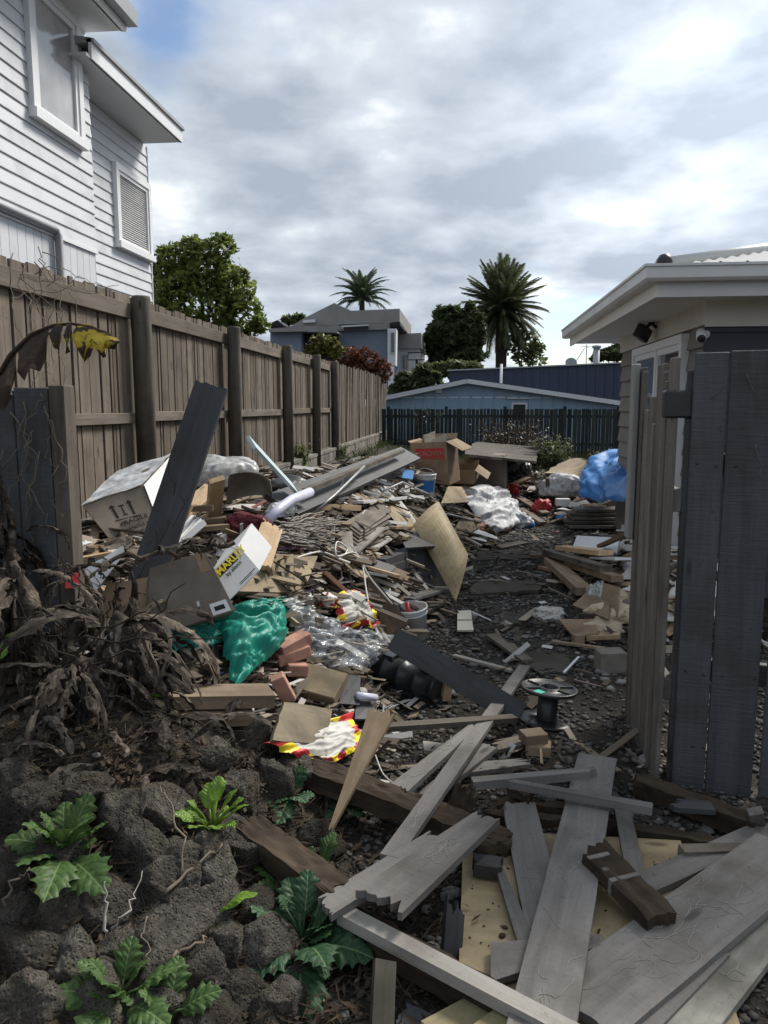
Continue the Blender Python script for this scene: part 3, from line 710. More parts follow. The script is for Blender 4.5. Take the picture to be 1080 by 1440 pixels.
fboard(e1+.004, e2, .3, topz+.01, .0, .10, 'postwood', lp, pm, 'post')
fboard(0.2, e1, topz-.4, topz-.31, .032, .07, 'dark_paling', lp, pm, 'rail')

# ================================================================== BACKGROUND
def leaf_cloud(blobs, n, size, seed, flat=.35, shell=.55, aspect=1.8):
    """leaf-sized faces spread through ellipsoid clumps [(centre, (rx,ry,rz))]"""
    r = random.Random(seed); mb = MB(); wts = [b_[1][0]*b_[1][2] for b_ in blobs]
    for _ in range(n):
        c, rd = r.choices(blobs, wts)[0]
        while True:
            d = Vector((r.uniform(-1, 1), r.uniform(-1, 1), r.uniform(-1, 1)))
            if .05 < d.length < 1: break
        k = d.length; d = d.normalized()*(shell + (1-shell)*k**.5) if r.random() < .8 else d
        d *= .78 + .44*noise.noise(d*2.2+Vector(c)*1.7)+.12
        p = Vector(c)+Vector((d.x*rd[0], d.y*rd[1], d.z*rd[2]))
        s = size*r.uniform(.6, 1.4); a = Vector((r.gauss(0, 1), r.gauss(0, 1), r.gauss(0, .6))).normalized(); nrm = (Vector((r.gauss(0, .6), r.gauss(0, .6), 1))).normalized()
        b_ = a.cross(nrm).normalized()*s*.5; a = a*s*.5*aspect
        mb.add([p-a, p+b_, p+a, p-b_], [(0, 1, 2, 3)])
    return mb
def limbs(base, tips, r0, seed):
    r = random.Random(seed); mb = MB(); base = Vector(base)
    top = base.lerp(sum((Vector(t_) for t_ in tips), Vector())/len(tips), .55)
    mb.tube([base, base.lerp(top, .5)+Vector((r.uniform(-.1, .1)*r0*4, 0, 0)), top], [r0, r0*.8, r0*.6], 8)
    for t_ in tips:
        t_ = Vector(t_); m_ = base.lerp(top, r.uniform(.6, 1)); mid = m_.lerp(t_, .5)+Vector((r.uniform(-1, 1), r.uniform(-1, 1), r.uniform(0, 1)))*r0
        mb.tube([m_, mid, t_], [r0*.45, r0*.28, r0*.08], 6)
    return mb
def tree(name, blobs, n, size, leaf, label, cat, base, r0=.15, seed=1, group=None, **kw):
    e_ = empty(name, base, label, cat, group)
    leaf_cloud(blobs, n, size, seed, **kw).build('crown', leaf, e_)
    limbs(base, [b_[0] for b_ in blobs], r0, seed).build('trunk', 'bark', e_, True)
    return e_
def B(px, py, Y, rpx, rpy=None, depth=None):
    p = at_y(px, py, Y); k = Y/FPX; rx = rpx*k; rz = (rpy or rpx)*k
    return (p, (rx, depth or rx, rz))
# leafy tree over the fence
Y = 19.0
tree('leafy_tree', [B(275,430,Y,62,55), B(250,365,Y,34,26), B(305,352,Y,30,22), B(325,405,Y,34,34), B(345,445,Y,30,30), B(235,410,Y,30,50), B(290,385,Y,40,34), B(268,345,Y,16,14), B(365,458,Y,14,12), B(318,338,Y,12,8), B(232,352,Y,10,8), B(338,388,Y,14,12), B(225,380,Y,14,14)], 7500, .095, 'leaf_tree', 'bright leafy garden tree rising behind the timber fence', 'tree', (at_y(280,440,Y).x, Y, .6), .16, 3)
Y = 22
tree('garden_bush', [B(455,486,Y,22,16), B(440,494,Y,14,10), B(470,492,Y,14,12)], 900, .10, 'leaf_yellow', 'yellow-green bush showing above the fence beside the red hedge', 'bush', (at_y(455,500,Y).x, Y, .7), .06, 4)
Y = 25
hd = tree('clipped_hedge', [B(490,506,Y,20,18), B(515,508,Y,22,18), B(538,522,Y,13,17), B(500,520,Y,24,18)], 3800, .07, 'leaf_red', 'rounded red-tipped hedge standing over the far end of the fence', 'hedge', (at_y(505,520,Y).x, Y, .6), .08, 5, shell=.75)
Y = 34
tree('shrub_thicket', [B(585,545,Y,24,18), B(570,535,Y,14,14), B(605,540,Y,18,22), B(560,555,Y,14,16), B(595,525,Y,12,14)], 2600, .17, 'leaf_dark', 'dark shrubs between the grey villa and the blue garage', 'shrub', (at_y(585,560,Y).x, Y, 0), .1, 6)
Y = 55
tree('dark_tree', [B(635,470,Y,32,34), B(628,445,Y,20,14), B(660,465,Y,22,34), B(615,475,Y,18,26), B(650,500,Y,30,22), B(622,505,Y,20,18)], 9000, .30, 'leaf_dark', 'dense dark round tree beside the tall date palm', 'tree', (at_y(640,530,Y).x, Y, 0), .35, 7)
tree('roadside_tree', [B(735,485,Y+6,26,22), B(752,492,Y+6,14,16), B(745,505,Y+6,24,12), B(728,470,Y+6,16,12)], 1000, .24, 'leaf_mid', 'thin open tree behind the trunk of the date palm', 'tree', (at_y(735,520,Y+6).x, Y+6, 0), .2, 8)
tree('low_tree', [B(640,518,Y-6,22,12), B(664,518,Y-6,14,9), B(612,522,Y-6,14,12)], 1800, .24, 'leaf_mid', 'low olive tree in front of the dark round tree', 'tree', (at_y(650,530,Y-6).x, Y-6, 0), .2, 9)
tree('distant_tree', [B(856,498,70,18,8), B(866,496,70,10,12), B(840,504,70,10,5)], 1500, .3, 'leaf_dark', 'far dark tree behind the steel chimney on the navy roof', 'tree', (at_y(856,500,70).x, 70, 0), .3, 10)
tree('small_tree', [B(408,450,48,10,5), B(420,447,48,8,5)], 260, .3, 'leaf_mid', 'small tree top over the lean-to of the grey villa', 'tree', (at_y(412,460,48).x, 48, 0), .12, 11)

# palms
def frond_mesh(L_, droop, nl, ll, seed, wid=.03):
    r = random.Random(seed); mb = MB(); pts = []
    for i in range(9):
        f = i/8; pts.append(Vector((L_*f*(1-.12*droop*f*f), 0, L_*(.25*f - droop*.62*f*f))))
    mb.tube(pts, [.05*(1-.85*i/8)*L_/3.5 for i in range(9)], 5)
    for i in range(nl):
        f = .12+.86*i/nl; k = f*8; a = int(min(k, 7)); p = pts[a].lerp(pts[a+1], k-a); d = (pts[a+1]-pts[a]).normalized()
        l = ll*math.sin(math.pi*min(1, .18+f*.82))**.6*r.uniform(.8, 1.1)
        for s in (-1, 1):
            dr = (d*.75 + Vector((0, s*.85, -.10-.55*droop*r.uniform(.4, 1)))).normalized()
            tip = p+dr*l; w = d*wid*L_
            mb.add([p-w, p+w, p+dr*l*.6+w*.6+Vector((0, 0, .03)), tip], [(0, 1, 2, 3)])
    me = mesh('frond', mb.v, mb.f); return me
def palm(name, label, px, py, Y, R, base_z, tr, m, nf, seed, stiff=1.0, group=None, wid=.012, dr4=(.25, .45, .7, .95), sweep=128):
    c = at_y(px, py, Y); r = random.Random(seed); e_ = empty(name, (c.x, Y, base_z), label, 'palm', group)
    var = [frond_mesh(R, dr, 34, R*.20, seed+i, wid) for i, dr in enumerate(dr4)]
    for me in var: me.materials.append(M[m])
    for k in range(nf):
        f = (k+.5)/nf; el = R_(88 - sweep*f**.85) ; az = k*2.39996 + r.uniform(-.15, .15)
        me = var[min(3, int(f*3.2+r.random()*.9))]
        link('frond', me, None, e_, Matrix.Translation((c.x, Y, c.z+.2*R*(.5-f))) @ Matrix.Rotation(az, 4, 'Z') @ Matrix.Rotation(-el*stiff, 4, 'Y') @ Matrix.Scale(r.uniform(.85, 1.08), 4))
    g = MB(); pts = [Vector((c.x, Y, base_z)), Vector((c.x, Y, (base_z+c.z)/2)), Vector((c.x, Y, c.z-.1*R)), Vector((c.x, Y, c.z+.05*R))]
    g.tube(pts, [tr, tr, tr*1.1, tr*.9], 12).build('trunk', 'bark', e_, True)
palm('date_palm', 'tall date palm with a full round crown of stiff fronds', 706, 436, 60, 3.7, 0, .42, 'palm', 140, 31, wid=.016)
palm('queen_palm', 'smaller feathery palm rising behind the grey villa roof', 509, 420, 62, 2.7, 0, .2, 'palm_pale', 40, 47, .9, wid=.02, dr4=(.8, 1.0, 1.15, 1.3), sweep=75)

# rear boundary fence of dark pickets
rf = empty('rear_picket_fence', (1, 24, 0), 'dark stained picket fence across the end of the yard', 'fence')
x = -2.6; r = random.Random(12)
pk = {w: mesh('picket', *(lambda g: (g.v, g.f))(MB().box((-w/2, -.01, 0), (w/2, .01, 1.5)))) for w in (.07, .10, .13)}
for me in pk.values(): me.materials.append(M['rear_fence'])
sl = {}
while x < 4.7:
    w = r.choice([.07, .10, .10, .13]); link('picket', pk[w], None, rf, Matrix.LocRotScale((x+w/2, 24+r.uniform(-.004, .004), -.03+r.uniform(-.015, .015)), Quaternion((0, 1, 0), r.uniform(-.008, .008)), (1, 1, 1))); x += w + r.choice([.012, .02, .012, .028])
for z in (.35, 1.2): MB().box((-2.6, 24.015, z), (4.7, 24.06, z+.09)).build('rail', 'rear_fence', rf)
for x in (-2.4, -.6, 1.2, 3.0, 4.6): MB().box((x-.05, 24.02, 0), (x+.05, 24.12, 1.55)).build('post', 'rear_fence', rf)
MB().box((4.66, 23.9, 0), (4.95, 24.02, 1.55)).build('end_post', 'paling', rf)

# blue garage with a shallow white-trimmed gable
YG = 27.5; ga = empty('blue_garage', (1, YG, 0), 'blue-grey garage with shallow white-trimmed gable behind the dark picket fence', 'garage')
eL, ap, eR = at_y(540, 561, YG), at_y(657, 537, YG), at_y(880, 569, YG)
prof = [Vector((eL.x, YG, -.1)), Vector((eR.x, YG, -.1)), eR, ap, eL]
g = MB().add(prof + [p+Vector((0, 7, 0)) for p in prof], [(0, 1, 2, 3, 4), (9, 8, 7, 6, 5), (0, 5, 6, 1), (1, 6, 7, 2), (4, 9, 5, 0)]); g.build('wall', 'garage_blue', ga)
def slab(a, b_, th, y0, y1, up): 
    n_ = Vector((-(b_.z-a.z), 0, b_.x-a.x)).normalized(); a0 = a+n_*up; b0 = b_+n_*up; a1 = a0+n_*th; b1 = b0+n_*th
    return MB().hexa([(a0.x, y0, a0.z), (b0.x, y0, b0.z), (b0.x, y1, b0.z), (a0.x, y1, a0.z), (a1.x, y0, a1.z), (b1.x, y0, b1.z), (b1.x, y1, b1.z), (a1.x, y1, a1.z)])
for a, b_ in ((eL+Vector((-.2, 0, -.04)), ap), (ap, eR)):
    slab(a, b_, .05, YG-.3, YG+7.2, .06).build('roof', 'navy_steel', ga); slab(a, b_, .15, YG-.33, YG-.30, -.06).build('barge_board', 'garage_trim', ga)
def gz(x): return eL.z+(ap.z-eL.z)*(x-eL.x)/(ap.x-eL.x) if x < ap.x else ap.z+(eR.z-ap.z)*(x-ap.x)/(eR.x-ap.x)
x = eL.x+.2
while x < eR.x-.1:
    MB().box((x-.02, YG-.03, 0), (x+.02, YG-.001, gz(x)-.05)).build('batten', 'garage_blue', ga); x += .41
x = eL.x+.25
while x < eR.x-2: MB().box((x, YG-.012, at_y(600, 559, YG).z-.02), (x+.33, YG-.0015, at_y(600, 559, YG).z+.02)).build('flashing', 'garage_trim', ga); x += .41
p = at_y(617, 548, YG); MB().box((p.x-.11, YG-.08, p.z-.11), (p.x+.11, YG-.031, p.z+.11)).build('vent', 'garage_trim', ga)
a, b_ = at_y(719, 566, YG), at_y(741, 590, YG)
wn = empty('window', (a.x, YG, b_.z)); wn.parent = ga; wn.matrix_parent_inverse = mw(ga).inverted()
MB().box((a.x, YG-.06, b_.z), (b_.x, YG-.035, a.z)).build('frame', 'garage_trim', wn); MB().box((a.x+.07, YG-.07, b_.z), (b_.x-.07, YG-.061, a.z-.07)).build('pane', 'pane_dark', wn)
MB().box((a.x-.15, YG-.08, a.z+.12), (b_.x+.15, YG-.035, a.z+.16)).build('flashing', 'garage_trim', ga)

# long navy steel shed roof behind
YN = 37.0; ns = empty('navy_shed', (4, YN, 0), 'long navy steel shed with ribbed cladding behind the blue garage', 'shed')
tl, tr_ = at_y(632, 522, YN), at_y(900, 510, YN)
MB().hexa([(tl.x, YN, -.1), (tr_.x, YN, -.1), (tr_.x, YN+8, -.1), (tl.x, YN+8, -.1), (tl.x, YN, tl.z), (tr_.x, YN, tr_.z), (tr_.x, YN+8, tr_.z+.1), (tl.x, YN+8, tl.z+.1)]).build('wall', 'navy_steel', ns)
x = tl.x+.1
while x < tr_.x: MB().box((x-.035, YN-.05, .0), (x+.035, YN-.001, tl.z+(tr_.z-tl.z)*(x-tl.x)/(tr_.x-tl.x)-.02)).build('rib', 'navy_steel', ns); x += .42
MB().hexa([(tl.x-.1, YN-.15, tl.z), (tr_.x, YN-.15, tr_.z), (tr_.x, YN+.2, tr_.z), (tl.x-.1, YN+.2, tl.z), (tl.x-.1, YN-.15, tl.z+.06), (tr_.x, YN-.15, tr_.z+.06), (tr_.x, YN+.2, tr_.z+.06), (tl.x-.1, YN+.2, tl.z+.06)]).build('ridge_cap', 'grey_metal', ns)
p = at_y(705, 512, 33); q = at_y(705, 545, 33)
vp = MB().tube([(p.x, 33, q.z-1.2), (p.x, 33, p.z)], .055, 10).build('vent_pipe', 'white_trim', None, True); tag(vp, 'white vent pipe standing up between garage and navy shed', 'pipe')
p = at_y(839, 490, 42); ch = empty('flue', (p.x, 42, 2), 'steel chimney flue above the navy shed roof', 'chimney')
MB().lathe([(.0, -4.2), (.17, -4.2), (.17, .0), (0, .0)], 12).build('pipe', 'grey_metal', ch, True, Matrix.Translation(p)); MB().lathe([(0, .0), (.24, .02), (.24, .14), (0, .18)], 12).build('cowl', 'grey_metal', ch, True, Matrix.Translation(p))
p = at_y(825, 487, 44); an = empty('tv_aerial', (p.x, 44, 2), 'thin television aerial with crossbars above the navy roof', 'aerial')
g = MB().tube([(p.x, 44, 2.2), (p.x, 44, p.z+.1)], .025, 6); g.build('mast', 'grey_metal', an)
for k in range(5): MB().tube([(p.x-.35+.1*k, 43.9, p.z-.02*k), (p.x-.1+.1*k, 44.1, p.z)], .012, 5).build('crossbar', 'grey_metal', an)
MB().tube([(p.x-1.0, 44, p.z-1.5), (p.x-.1, 44, p.z-.1)], .02, 5).build('stay', 'grey_metal', an)
p = at_y(803, 511, 41); ds = empty('satellite_dish', (p.x, 41, 2), 'small grey satellite dish on the edge of the navy roof', 'dish')
MB().lathe([(0, -.08), (.16, -.05), (.30, .05), (.30, .06), (.16, -.04), (0, -.07)], 16).build('bowl', 'grey_metal', ds, True, Matrix.Translation(p) @ Matrix.Rotation(R_(65), 4, 'X')); MB().tube([(p.x, 41, 2.0), p], .03, 6).build('bracket', 'grey_metal', ds)

# grey villa with gable roof, and its lean-to
YV = 46.0; vl = empty('grey_villa', (-6, YV, 0), 'old grey-roofed pale blue villa on the rise behind the fence', 'house')
def hv(pts, y0, y1):
    """solid from an elevation outline given in (px,py) at depth y0, extended back to y1"""
    a = [at_y(px, py, y0) for px, py in pts]; n_ = len(a); b2 = [p+Vector((0, y1-y0, 0)) for p in a]
    mb = MB().add(a+b2, [tuple(range(n_)), tuple(range(2*n_-1, n_-1, -1))]+[(i, i+n_, (i+1) % n_+n_, (i+1) % n_) for i in range(n_)]); return mb
hv([(424,560),(546,560),(546,458),(424,460)], YV, YV+9).build('wall', 'villa_blue', vl)
hv([(404,462),(430,446),(470,426),(494,437),(562,434),(562,454),(548,454),(548,463),(452,466),(404,459)], YV-.3, YV+9.2).build('roof', 'villa_roof', vl)
hv([(548,454),(562,452),(563,458),(548,459)], YV-.5, YV+3).build('eave_end', 'villa_dark', vl)
hv([(378,462),(424,459),(450,458),(474,466),(474,468),(424,466),(378,467)], YV-2.2, YV-.6).build('lean_to_roof', 'villa_roof', vl)
hv([(424,466),(474,468),(474,520),(424,520)], YV-.9, YV-.31).build('open_porch', 'villa_dark', vl)
hv([(380,466),(424,464),(424,520),(380,520)], YV-1.6, YV-.95).build('side_wall', 'villa_blue', vl)
hv([(372,458),(390,450),(400,458)], YV-1, YV+2).build('side_gable', 'villa_dark', vl)
hv([(480,458),(518,456),(518,461),(482,462)], YV-.6, YV-.35).build('skylight', 'villa_white', vl); hv([(482,460),(518,458),(518,462),(484,464)], YV-.75, YV-.61).build('skylight_pane', 'villa_dark', vl)
hv([(426,450),(443,449),(443,453),(426,454)], YV-.6, YV-.35).build('skylight', 'villa_white', vl)
hv([(545,462),(557,462),(556,514),(545,514)], YV-1.1, YV-.01).build('bay', 'villa_white', vl)
hv([(549,466),(555,466),(555,497),(549,497)], YV-1.18, YV-1.11).build('window_frame', 'villa_white', vl); hv([(550,468),(554,468),(554,495),(550,495)], YV-1.22, YV-1.185).build('window_pane', 'pane_dark', vl)
v2 = empty('villa_annex', (-4, 52, 0), 'pale grey two storey annex with small window behind the villa', 'house')
hv([(556,478),(590,478),(590,560),(556,560)], 52, 58).build('wall', 'villa_white', v2); hv([(556,470),(592,468),(593,490),(558,490)], 51.6, 58.4).build('roof', 'villa_roof', v2)
hv([(566,498),(575,498),(575,520),(566,520)], 51.9, 51.99).build('window_frame', 'villa_white', v2); hv([(567,499),(574,499),(574,518),(567,518)], 51.8, 51.89).build('window_pane', 'pane_dark', v2)
hv([(556,520),(572,521),(572,526),(556,526)], 51.2, 51.7).build('balcony', 'villa_white', v2)
bh = empty('basketball_hoop', (at_y(586,500,44).x, 44, 0), 'basketball backboard frame on a dark pole beside the villa annex', 'basketball hoop')
p = at_y(586, 505, 44); q = at_y(574, 496, 44); s_ = at_y(597, 506, 44)
MB().tube([(p.x, 44, 0), p], .07, 8).build('pole', 'villa_dark', bh); MB().tube([(q.x, 43.9, q.z), (s_.x, 43.9, q.z), (s_.x, 43.9, s_.z), (q.x, 43.9, s_.z), (q.x, 43.9, q.z)], .035, 6).build('backboard_frame', 'villa_dark', bh)

# ---- weeds and shrubs at the end of the yard
def weed(name, label, px, py, Y, w, h, n, size, m, seed, cat='shrub', group=None):
    p = at_y(px, py, Y); r = random.Random(seed); e_ = empty(name, (p.x, Y, T(p.x, Y)), label, cat, group); st = MB(); lf = MB(); z0 = T(p.x, Y)
    for k in range(max(6, int(n/14))):
        a = r.uniform(0, 6.28); d = r.random()**.6*w*.35; b0 = Vector((p.x+d*math.cos(a)*.5, Y+d*math.sin(a)*.5, z0)); tp = b0+Vector((math.cos(a)*w*.5*r.random(), math.sin(a)*w*.4*r.random(), h*r.uniform(.5, 1)))
        mid = b0.lerp(tp, .5)+Vector((0, 0, h*.1)); st.tube([b0, mid, tp], [.008, .006, .003], 4)
        for j in range(14):
            f = r.uniform(.25, 1.02); q = b0.lerp(mid, f*2) if f < .5 else mid.lerp(tp, f*2-1); q = q+Vector((r.gauss(0, .3), r.gauss(0, .3), r.gauss(0, .2)))*size*1.5
            aa = Vector((r.gauss(0, 1), r.gauss(0, 1), r.gauss(0, .5))).normalized(); bb = aa.cross(Vector((r.gauss(0, .5), r.gauss(0, .5), 1))).normalized(); s = size*r.uniform(.6, 1.3)
            lf.add([q-aa*s*.6, q+bb*s*.3, q+aa*s*.6, q-bb*s*.3], [(0, 1, 2, 3)])
    st.build('stem', 'bark', e_); lf.build('foliage', m, e_)
weed('dry_shrub', 'brown twiggy shrub against the dark picket fence', 716, 625, 20, 1.7, 1.25, 2600, .06, 'leaf_brown', 1)
weed('dry_weed', 'sparse brown weed clump beside the twiggy shrub', 748, 632, 19, 1.0, .95, 1200, .055, 'leaf_brown', 2)
weed('green_shrub', 'green leafy shrub between the brown weeds and the tarp', 778, 632, 18.5, 1.1, .9, 1300, .07, 'leaf_mid', 3)
weed('yellow_shrub', 'round yellow-tipped shrub by the corner of the grey house', 846, 628, 17.5, .62, .62, 1000, .055, 'leaf_yellow', 4)
weed('climber', 'pale leafy sprig poking above the picket fence', 597, 572, 23.8, .9, 1.7, 160, .07, 'leaf_mid', 5)
weed('wall_shrub', 'small bright green bush growing behind the block wall', 419, 645, 12.3, .42, .62, 700, .06, 'leaf_tree', 6)
weed('wall_weed', 'thin green weed growing on top of the block wall', 483, 608, 15.8, .5, .5, 200, .06, 'leaf_mid', 7)
r = random.Random(77); mb = MB()
for _ in range(9000):
    x, y = r.uniform(-2.6, 4.2), 12.0+12*r.random()**.8
    if x > 1.0 and y < 13.5: continue
    if heap(x, y) > .08 and r.random() < .8: continue
    if noise.noise(Vector((x*.8, y*.8, 4))) < -.15: continue
    h_ = r.uniform(.06, .22); a = r.uniform(0, 6.28); d = Vector((math.cos(a), math.sin(a), 0)); p = Vector((x, y, T(x, y)-.01)); s = Vector((-d.y, d.x, 0))*.006
    mb.add([p-s, p+s, p+d*h_*.25+Vector((0, 0, h_*.65))+s*.7, p+d*h_*.6+Vector((0, 0, h_))], [(0, 1, 2, 3)])
tag(mb.build('grass', 'grass'), 'rough grass covering the end of the yard', None, None, 'stuff')

# ================================================================== MATERIALS OF THE RUBBISH
wood('grey_plank', (.15, .139, .129), (.212, .198, .186), (.11, .10, .088), .30, 26, .72, (.82, 1.15), saw=70, bstr=.3)
wood('pale_plank', (.26, .24, .21), (.36, .34, .30), (.15, .135, .115), .35, 26, .75, (.8, 1.15))
wood('lichen_plank', (.22, .21, .18), (.38, .36, .31), (.10, .095, .075), .55, 20, .85, (.9, 1.1))
wood('dark_plank', (.036, .037, .040), (.058, .060, .064), (.028, .025, .022), .35, 26, .6, (.8, 1.3), spec=.35)
wood('rot_wood', (.035, .024, .016), (.085, .062, .042), (.018, .013, .010), .5, 18, .95, (.8, 1.25), bstr=.9)
wood('fresh_pine', (.46, .31, .18), (.62, .46, .29), (.34, .22, .13), .25, 24, .7, (.75, 1.1))
wood('pink_pine', (.36, .19, .135), (.48, .30, .215), (.28, .16, .10), .3, 24, .7, (.8, 1.1))
wood('tan_wood', (.22, .16, .105), (.31, .235, .16), (.14, .107, .075), .4, 24, .75, (.7, 1.2))
wood('brown_wood', (.13, .085, .055), (.20, .14, .095), (.08, .06, .045), .35, 24, .7, (.7, 1.25))
wood('dirty_wood', (.10, .085, .068), (.17, .148, .12), (.06, .05, .04), .45, 22, .85, (.65, 1.3))
wood('plywood', (.33, .255, .145), (.43, .345, .21), (.20, .15, .085), .48, 9, .6, (.95, 1.05), bstr=.15)
wood('mossy_ply', (.26, .215, .12), (.36, .305, .18), (.12, .11, .05), .5, 9, .75, (.9, 1.1), bstr=.3)
wood('stained_board', (.16, .13, .09), (.24, .20, .14), (.09, .075, .055), .5, 8, .85, (.95, 1.05), bstr=.3)
wood('fibreboard', (.25, .195, .12), (.31, .245, .16), (.15, .118, .078), .5, 6, .75, (.9, 1.1), bstr=.12)
plain('cardboard', (.27, .195, .125), .8, .2, .10, 5, dirt=(.15, .105, .065), dirt_amt=.5, bstr=.15, bscale=30)
plain('cardboard_grey', (.22, .185, .15), .8, .2, .12, 5, dirt=(.11, .092, .074), dirt_amt=.5, bstr=.15, bscale=30)
plain('paper', (.62, .62, .61), .7, .3, .05, 6, dirt=(.42, .40, .36), dirt_amt=.3, bstr=.2)
plain('paper_dirty', (.46, .45, .42), .8, .2, .15, 8, dirt=(.20, .18, .15), dirt_amt=.4, bstr=.3)
plain('white_plastic', (.66, .67, .68), .35, .5, .05, 6, dirt=(.45, .44, .41), dirt_amt=.25)
plain('pvc', (.55, .56, .68), .3, .5, .04, 6)
plain('blue_tarp', (.02, .17, .48), .5, .35, .15, 10, bstr=.12, bscale=120)
plain('teal_tarp', (.010, .20, .15), .5, .35, .2, 9, bstr=.12, bscale=130)
plain('blue_print', (.03, .16, .42), .5, .4, .08)
plain('red_print', (.42, .025, .03), .5, .4, .12)
plain('yellow_print', (.75, .60, .03), .5, .4, .06)
plain('black_print', (.012, .012, .012), .6, .3)
plain('green_print', (.05, .50, .36), .5, .4)
plain('terracotta', (.44, .24, .18), .85, .2, .2, 14, dirt=(.22, .12, .09), dirt_amt=.3, bstr=.4)
plain('tile_grey', (.055, .056, .06), .6, .3, .15)
plain('drain_black', (.014, .017, .021), .38, .5, .3, 8, dirt=(.05, .047, .042), dirt_amt=.3)
plain('steel_sheet', (.20, .205, .21), .4, .5, .12, 4, dirt=(.12, .115, .105), dirt_amt=.35, metal=.3)
plain('cream_tile', (.50, .46, .38), .5, .4, .08)
plain('pale_blue_paint', (.40, .48, .49), .5, .4, .06)
plain('maroon_cloth', (.10, .028, .034), .9, .1, .2)
plain('cable_white', (.50, .49, .46), .5, .4, .1)
plain('foam_tan', (.47, .39, .28), .9, .1, .15, 8)
plain('rag_grey', (.22, .205, .185), .95, .1, .2, 8, dirt=(.12, .11, .095), dirt_amt=.4)
plastic_film('film_clear', (.55, .58, .62), .30, .14)
plastic_film('film_milky', (.52, .525, .51), .75, .35)
plastic_film('film_white', (.60, .615, .64), .88, .6)
m, t, b = base_mat('hazard_wrap', .45, .4)          # red, yellow and white printed wrapping
v, r_ = objcoord(t, (1, 1, 1)); n_ = noi(t, v, 7, 2, .4, .8)
t.links.new(rampn(t, n_, [(.30, (.66, .65, .62)), (.46, (.66, .65, .62)), (.465, (.45, .03, .035)), (.54, (.45, .03, .035)), (.545, (.72, .55, .03)), (.60, (.72, .55, .03)), (.605, (.62, .62, .60)), (.8, (.60, .60, .58))]), b.inputs['Base Color']); t.nodes[-1].color_ramp.interpolation = 'LINEAR'
m, t, b = base_mat('heap_soil', .95, .15)
v, _ = objcoord(t, (1, 1, 1), False); n_a = noi(t, v, 5, 6, .65); n_b = noi(t, v, 33, 5, .7)
col = rampn(t, n_a, [(.3, (.016, .013, .011)), (.55, (.035, .028, .023)), (.72, (.075, .062, .05))]); col = mixc(t, mrange(t, n_b, .54, .66), col, (.010, .009, .008)); t.links.new(col, b.inputs['Base Color']); bump(t, b, n_b, 1, .03)
leafmat('weed_leaf', (.028, .068, .016), (.08, .13, .04), .5, 16, .25, .25)
leafmat('weed_dark', (.016, .050, .022), (.045, .095, .045), .5, 16, .2, .25)
leafmat('weed_bright', (.10, .20, .02), (.19, .31, .04), .4, 9, .35, .4)
for nm in ('weed_leaf', 'weed_dark', 'weed_bright'):
    t = M[nm].node_tree; b = t.nodes['Principled BSDF']; tcn = nd(t, 'ShaderNodeTexCoord'); sx = nd(t, 'ShaderNodeSeparateXYZ'); t.links.new(tcn.outputs['Object'], sx.inputs[0])
    def mt_(op, a, c=None):
        n_ = nd(t, 'ShaderNodeMath', operation=op)
        for i, q in enumerate((a, c)):
            if q is None: continue
            if isinstance(q, (int, float)): n_.inputs[i].default_value = q
            else: t.links.new(q, n_.inputs[i])
        return n_.outputs[0]
    ay = mt_('ABSOLUTE', sx.outputs[1]); side = mt_('ABSOLUTE', mt_('SINE', mt_('MULTIPLY', mt_('SUBTRACT', sx.outputs[0], mt_('MULTIPLY', ay, .9)), 22.0)))
    vein = mt_('MAXIMUM', mrange(t, ay, .004, .018, 1, 0), mrange(t, side, .0, .13, .6, 0))
    src = b.inputs['Base Color'].links[0].from_socket; c_ = mixc(t, vein, src, (.16, .24, .10)); t.links.new(c_, b.inputs['Base Color']); bump(t, b, side, .4, .004)
m, t, b = base_mat('dead_leaf', .75, .25)
v, r_ = objcoord(t, (2, 26, 26)); n_a = noi(t, v, 1, 5, .65, .4); v2, _ = objcoord(t, (1, 1, 1)); n_b = noi(t, v2, 14, 4, .6)
col = rampn(t, n_a, [(.3, (.018, .013, .010)), (.5, (.052, .039, .029)), (.7, (.17, .14, .108))]); col = mixc(t, mrange(t, n_b, .52, .66), col, (.018, .013, .010)); col = vary(t, col, r_, .3, 1.55); t.links.new(col, b.inputs['Base Color']); bump(t, b, n_a, .8, .01)
m, t, b = base_mat('yellow_leaf', .55, .3)
v, r_ = objcoord(t, (1, 1, 1)); n_a = noi(t, v, 9, 6, .7, .5); sx = nd(t, 'ShaderNodeSeparateXYZ'); t.links.new(v, sx.inputs[0])
v, r_ = objcoord(t, (4, 30, 8), False); n_a = noi(t, v, 1, 5, .65)
col = rampn(t, n_a, [(.40, (.022, .014, .009)), (.50, (.06, .035, .012)), (.53, (.42, .29, .02)), (.66, (.55, .43, .05))]); t.links.new(col, b.inputs['Base Color'])
m, t, b = base_mat('brown_leaf', .7, .25)
v, r_ = objcoord(t, (3, 24, 8), False); n_a = noi(t, v, 1, 5, .65)
t.links.new(rampn(t, n_a, [(.35, (.022, .014, .010)), (.6, (.06, .04, .027)), (.75, (.16, .12, .08))]), b.inputs['Base Color'])
plain('twig', (.16, .13, .10), .9, .15, .3, 10)
plain('twig_dark', (.035, .026, .02), .9, .15, .3, 10)
plain('root_pale', (.33, .31, .28), .9, .1, .2, 10)

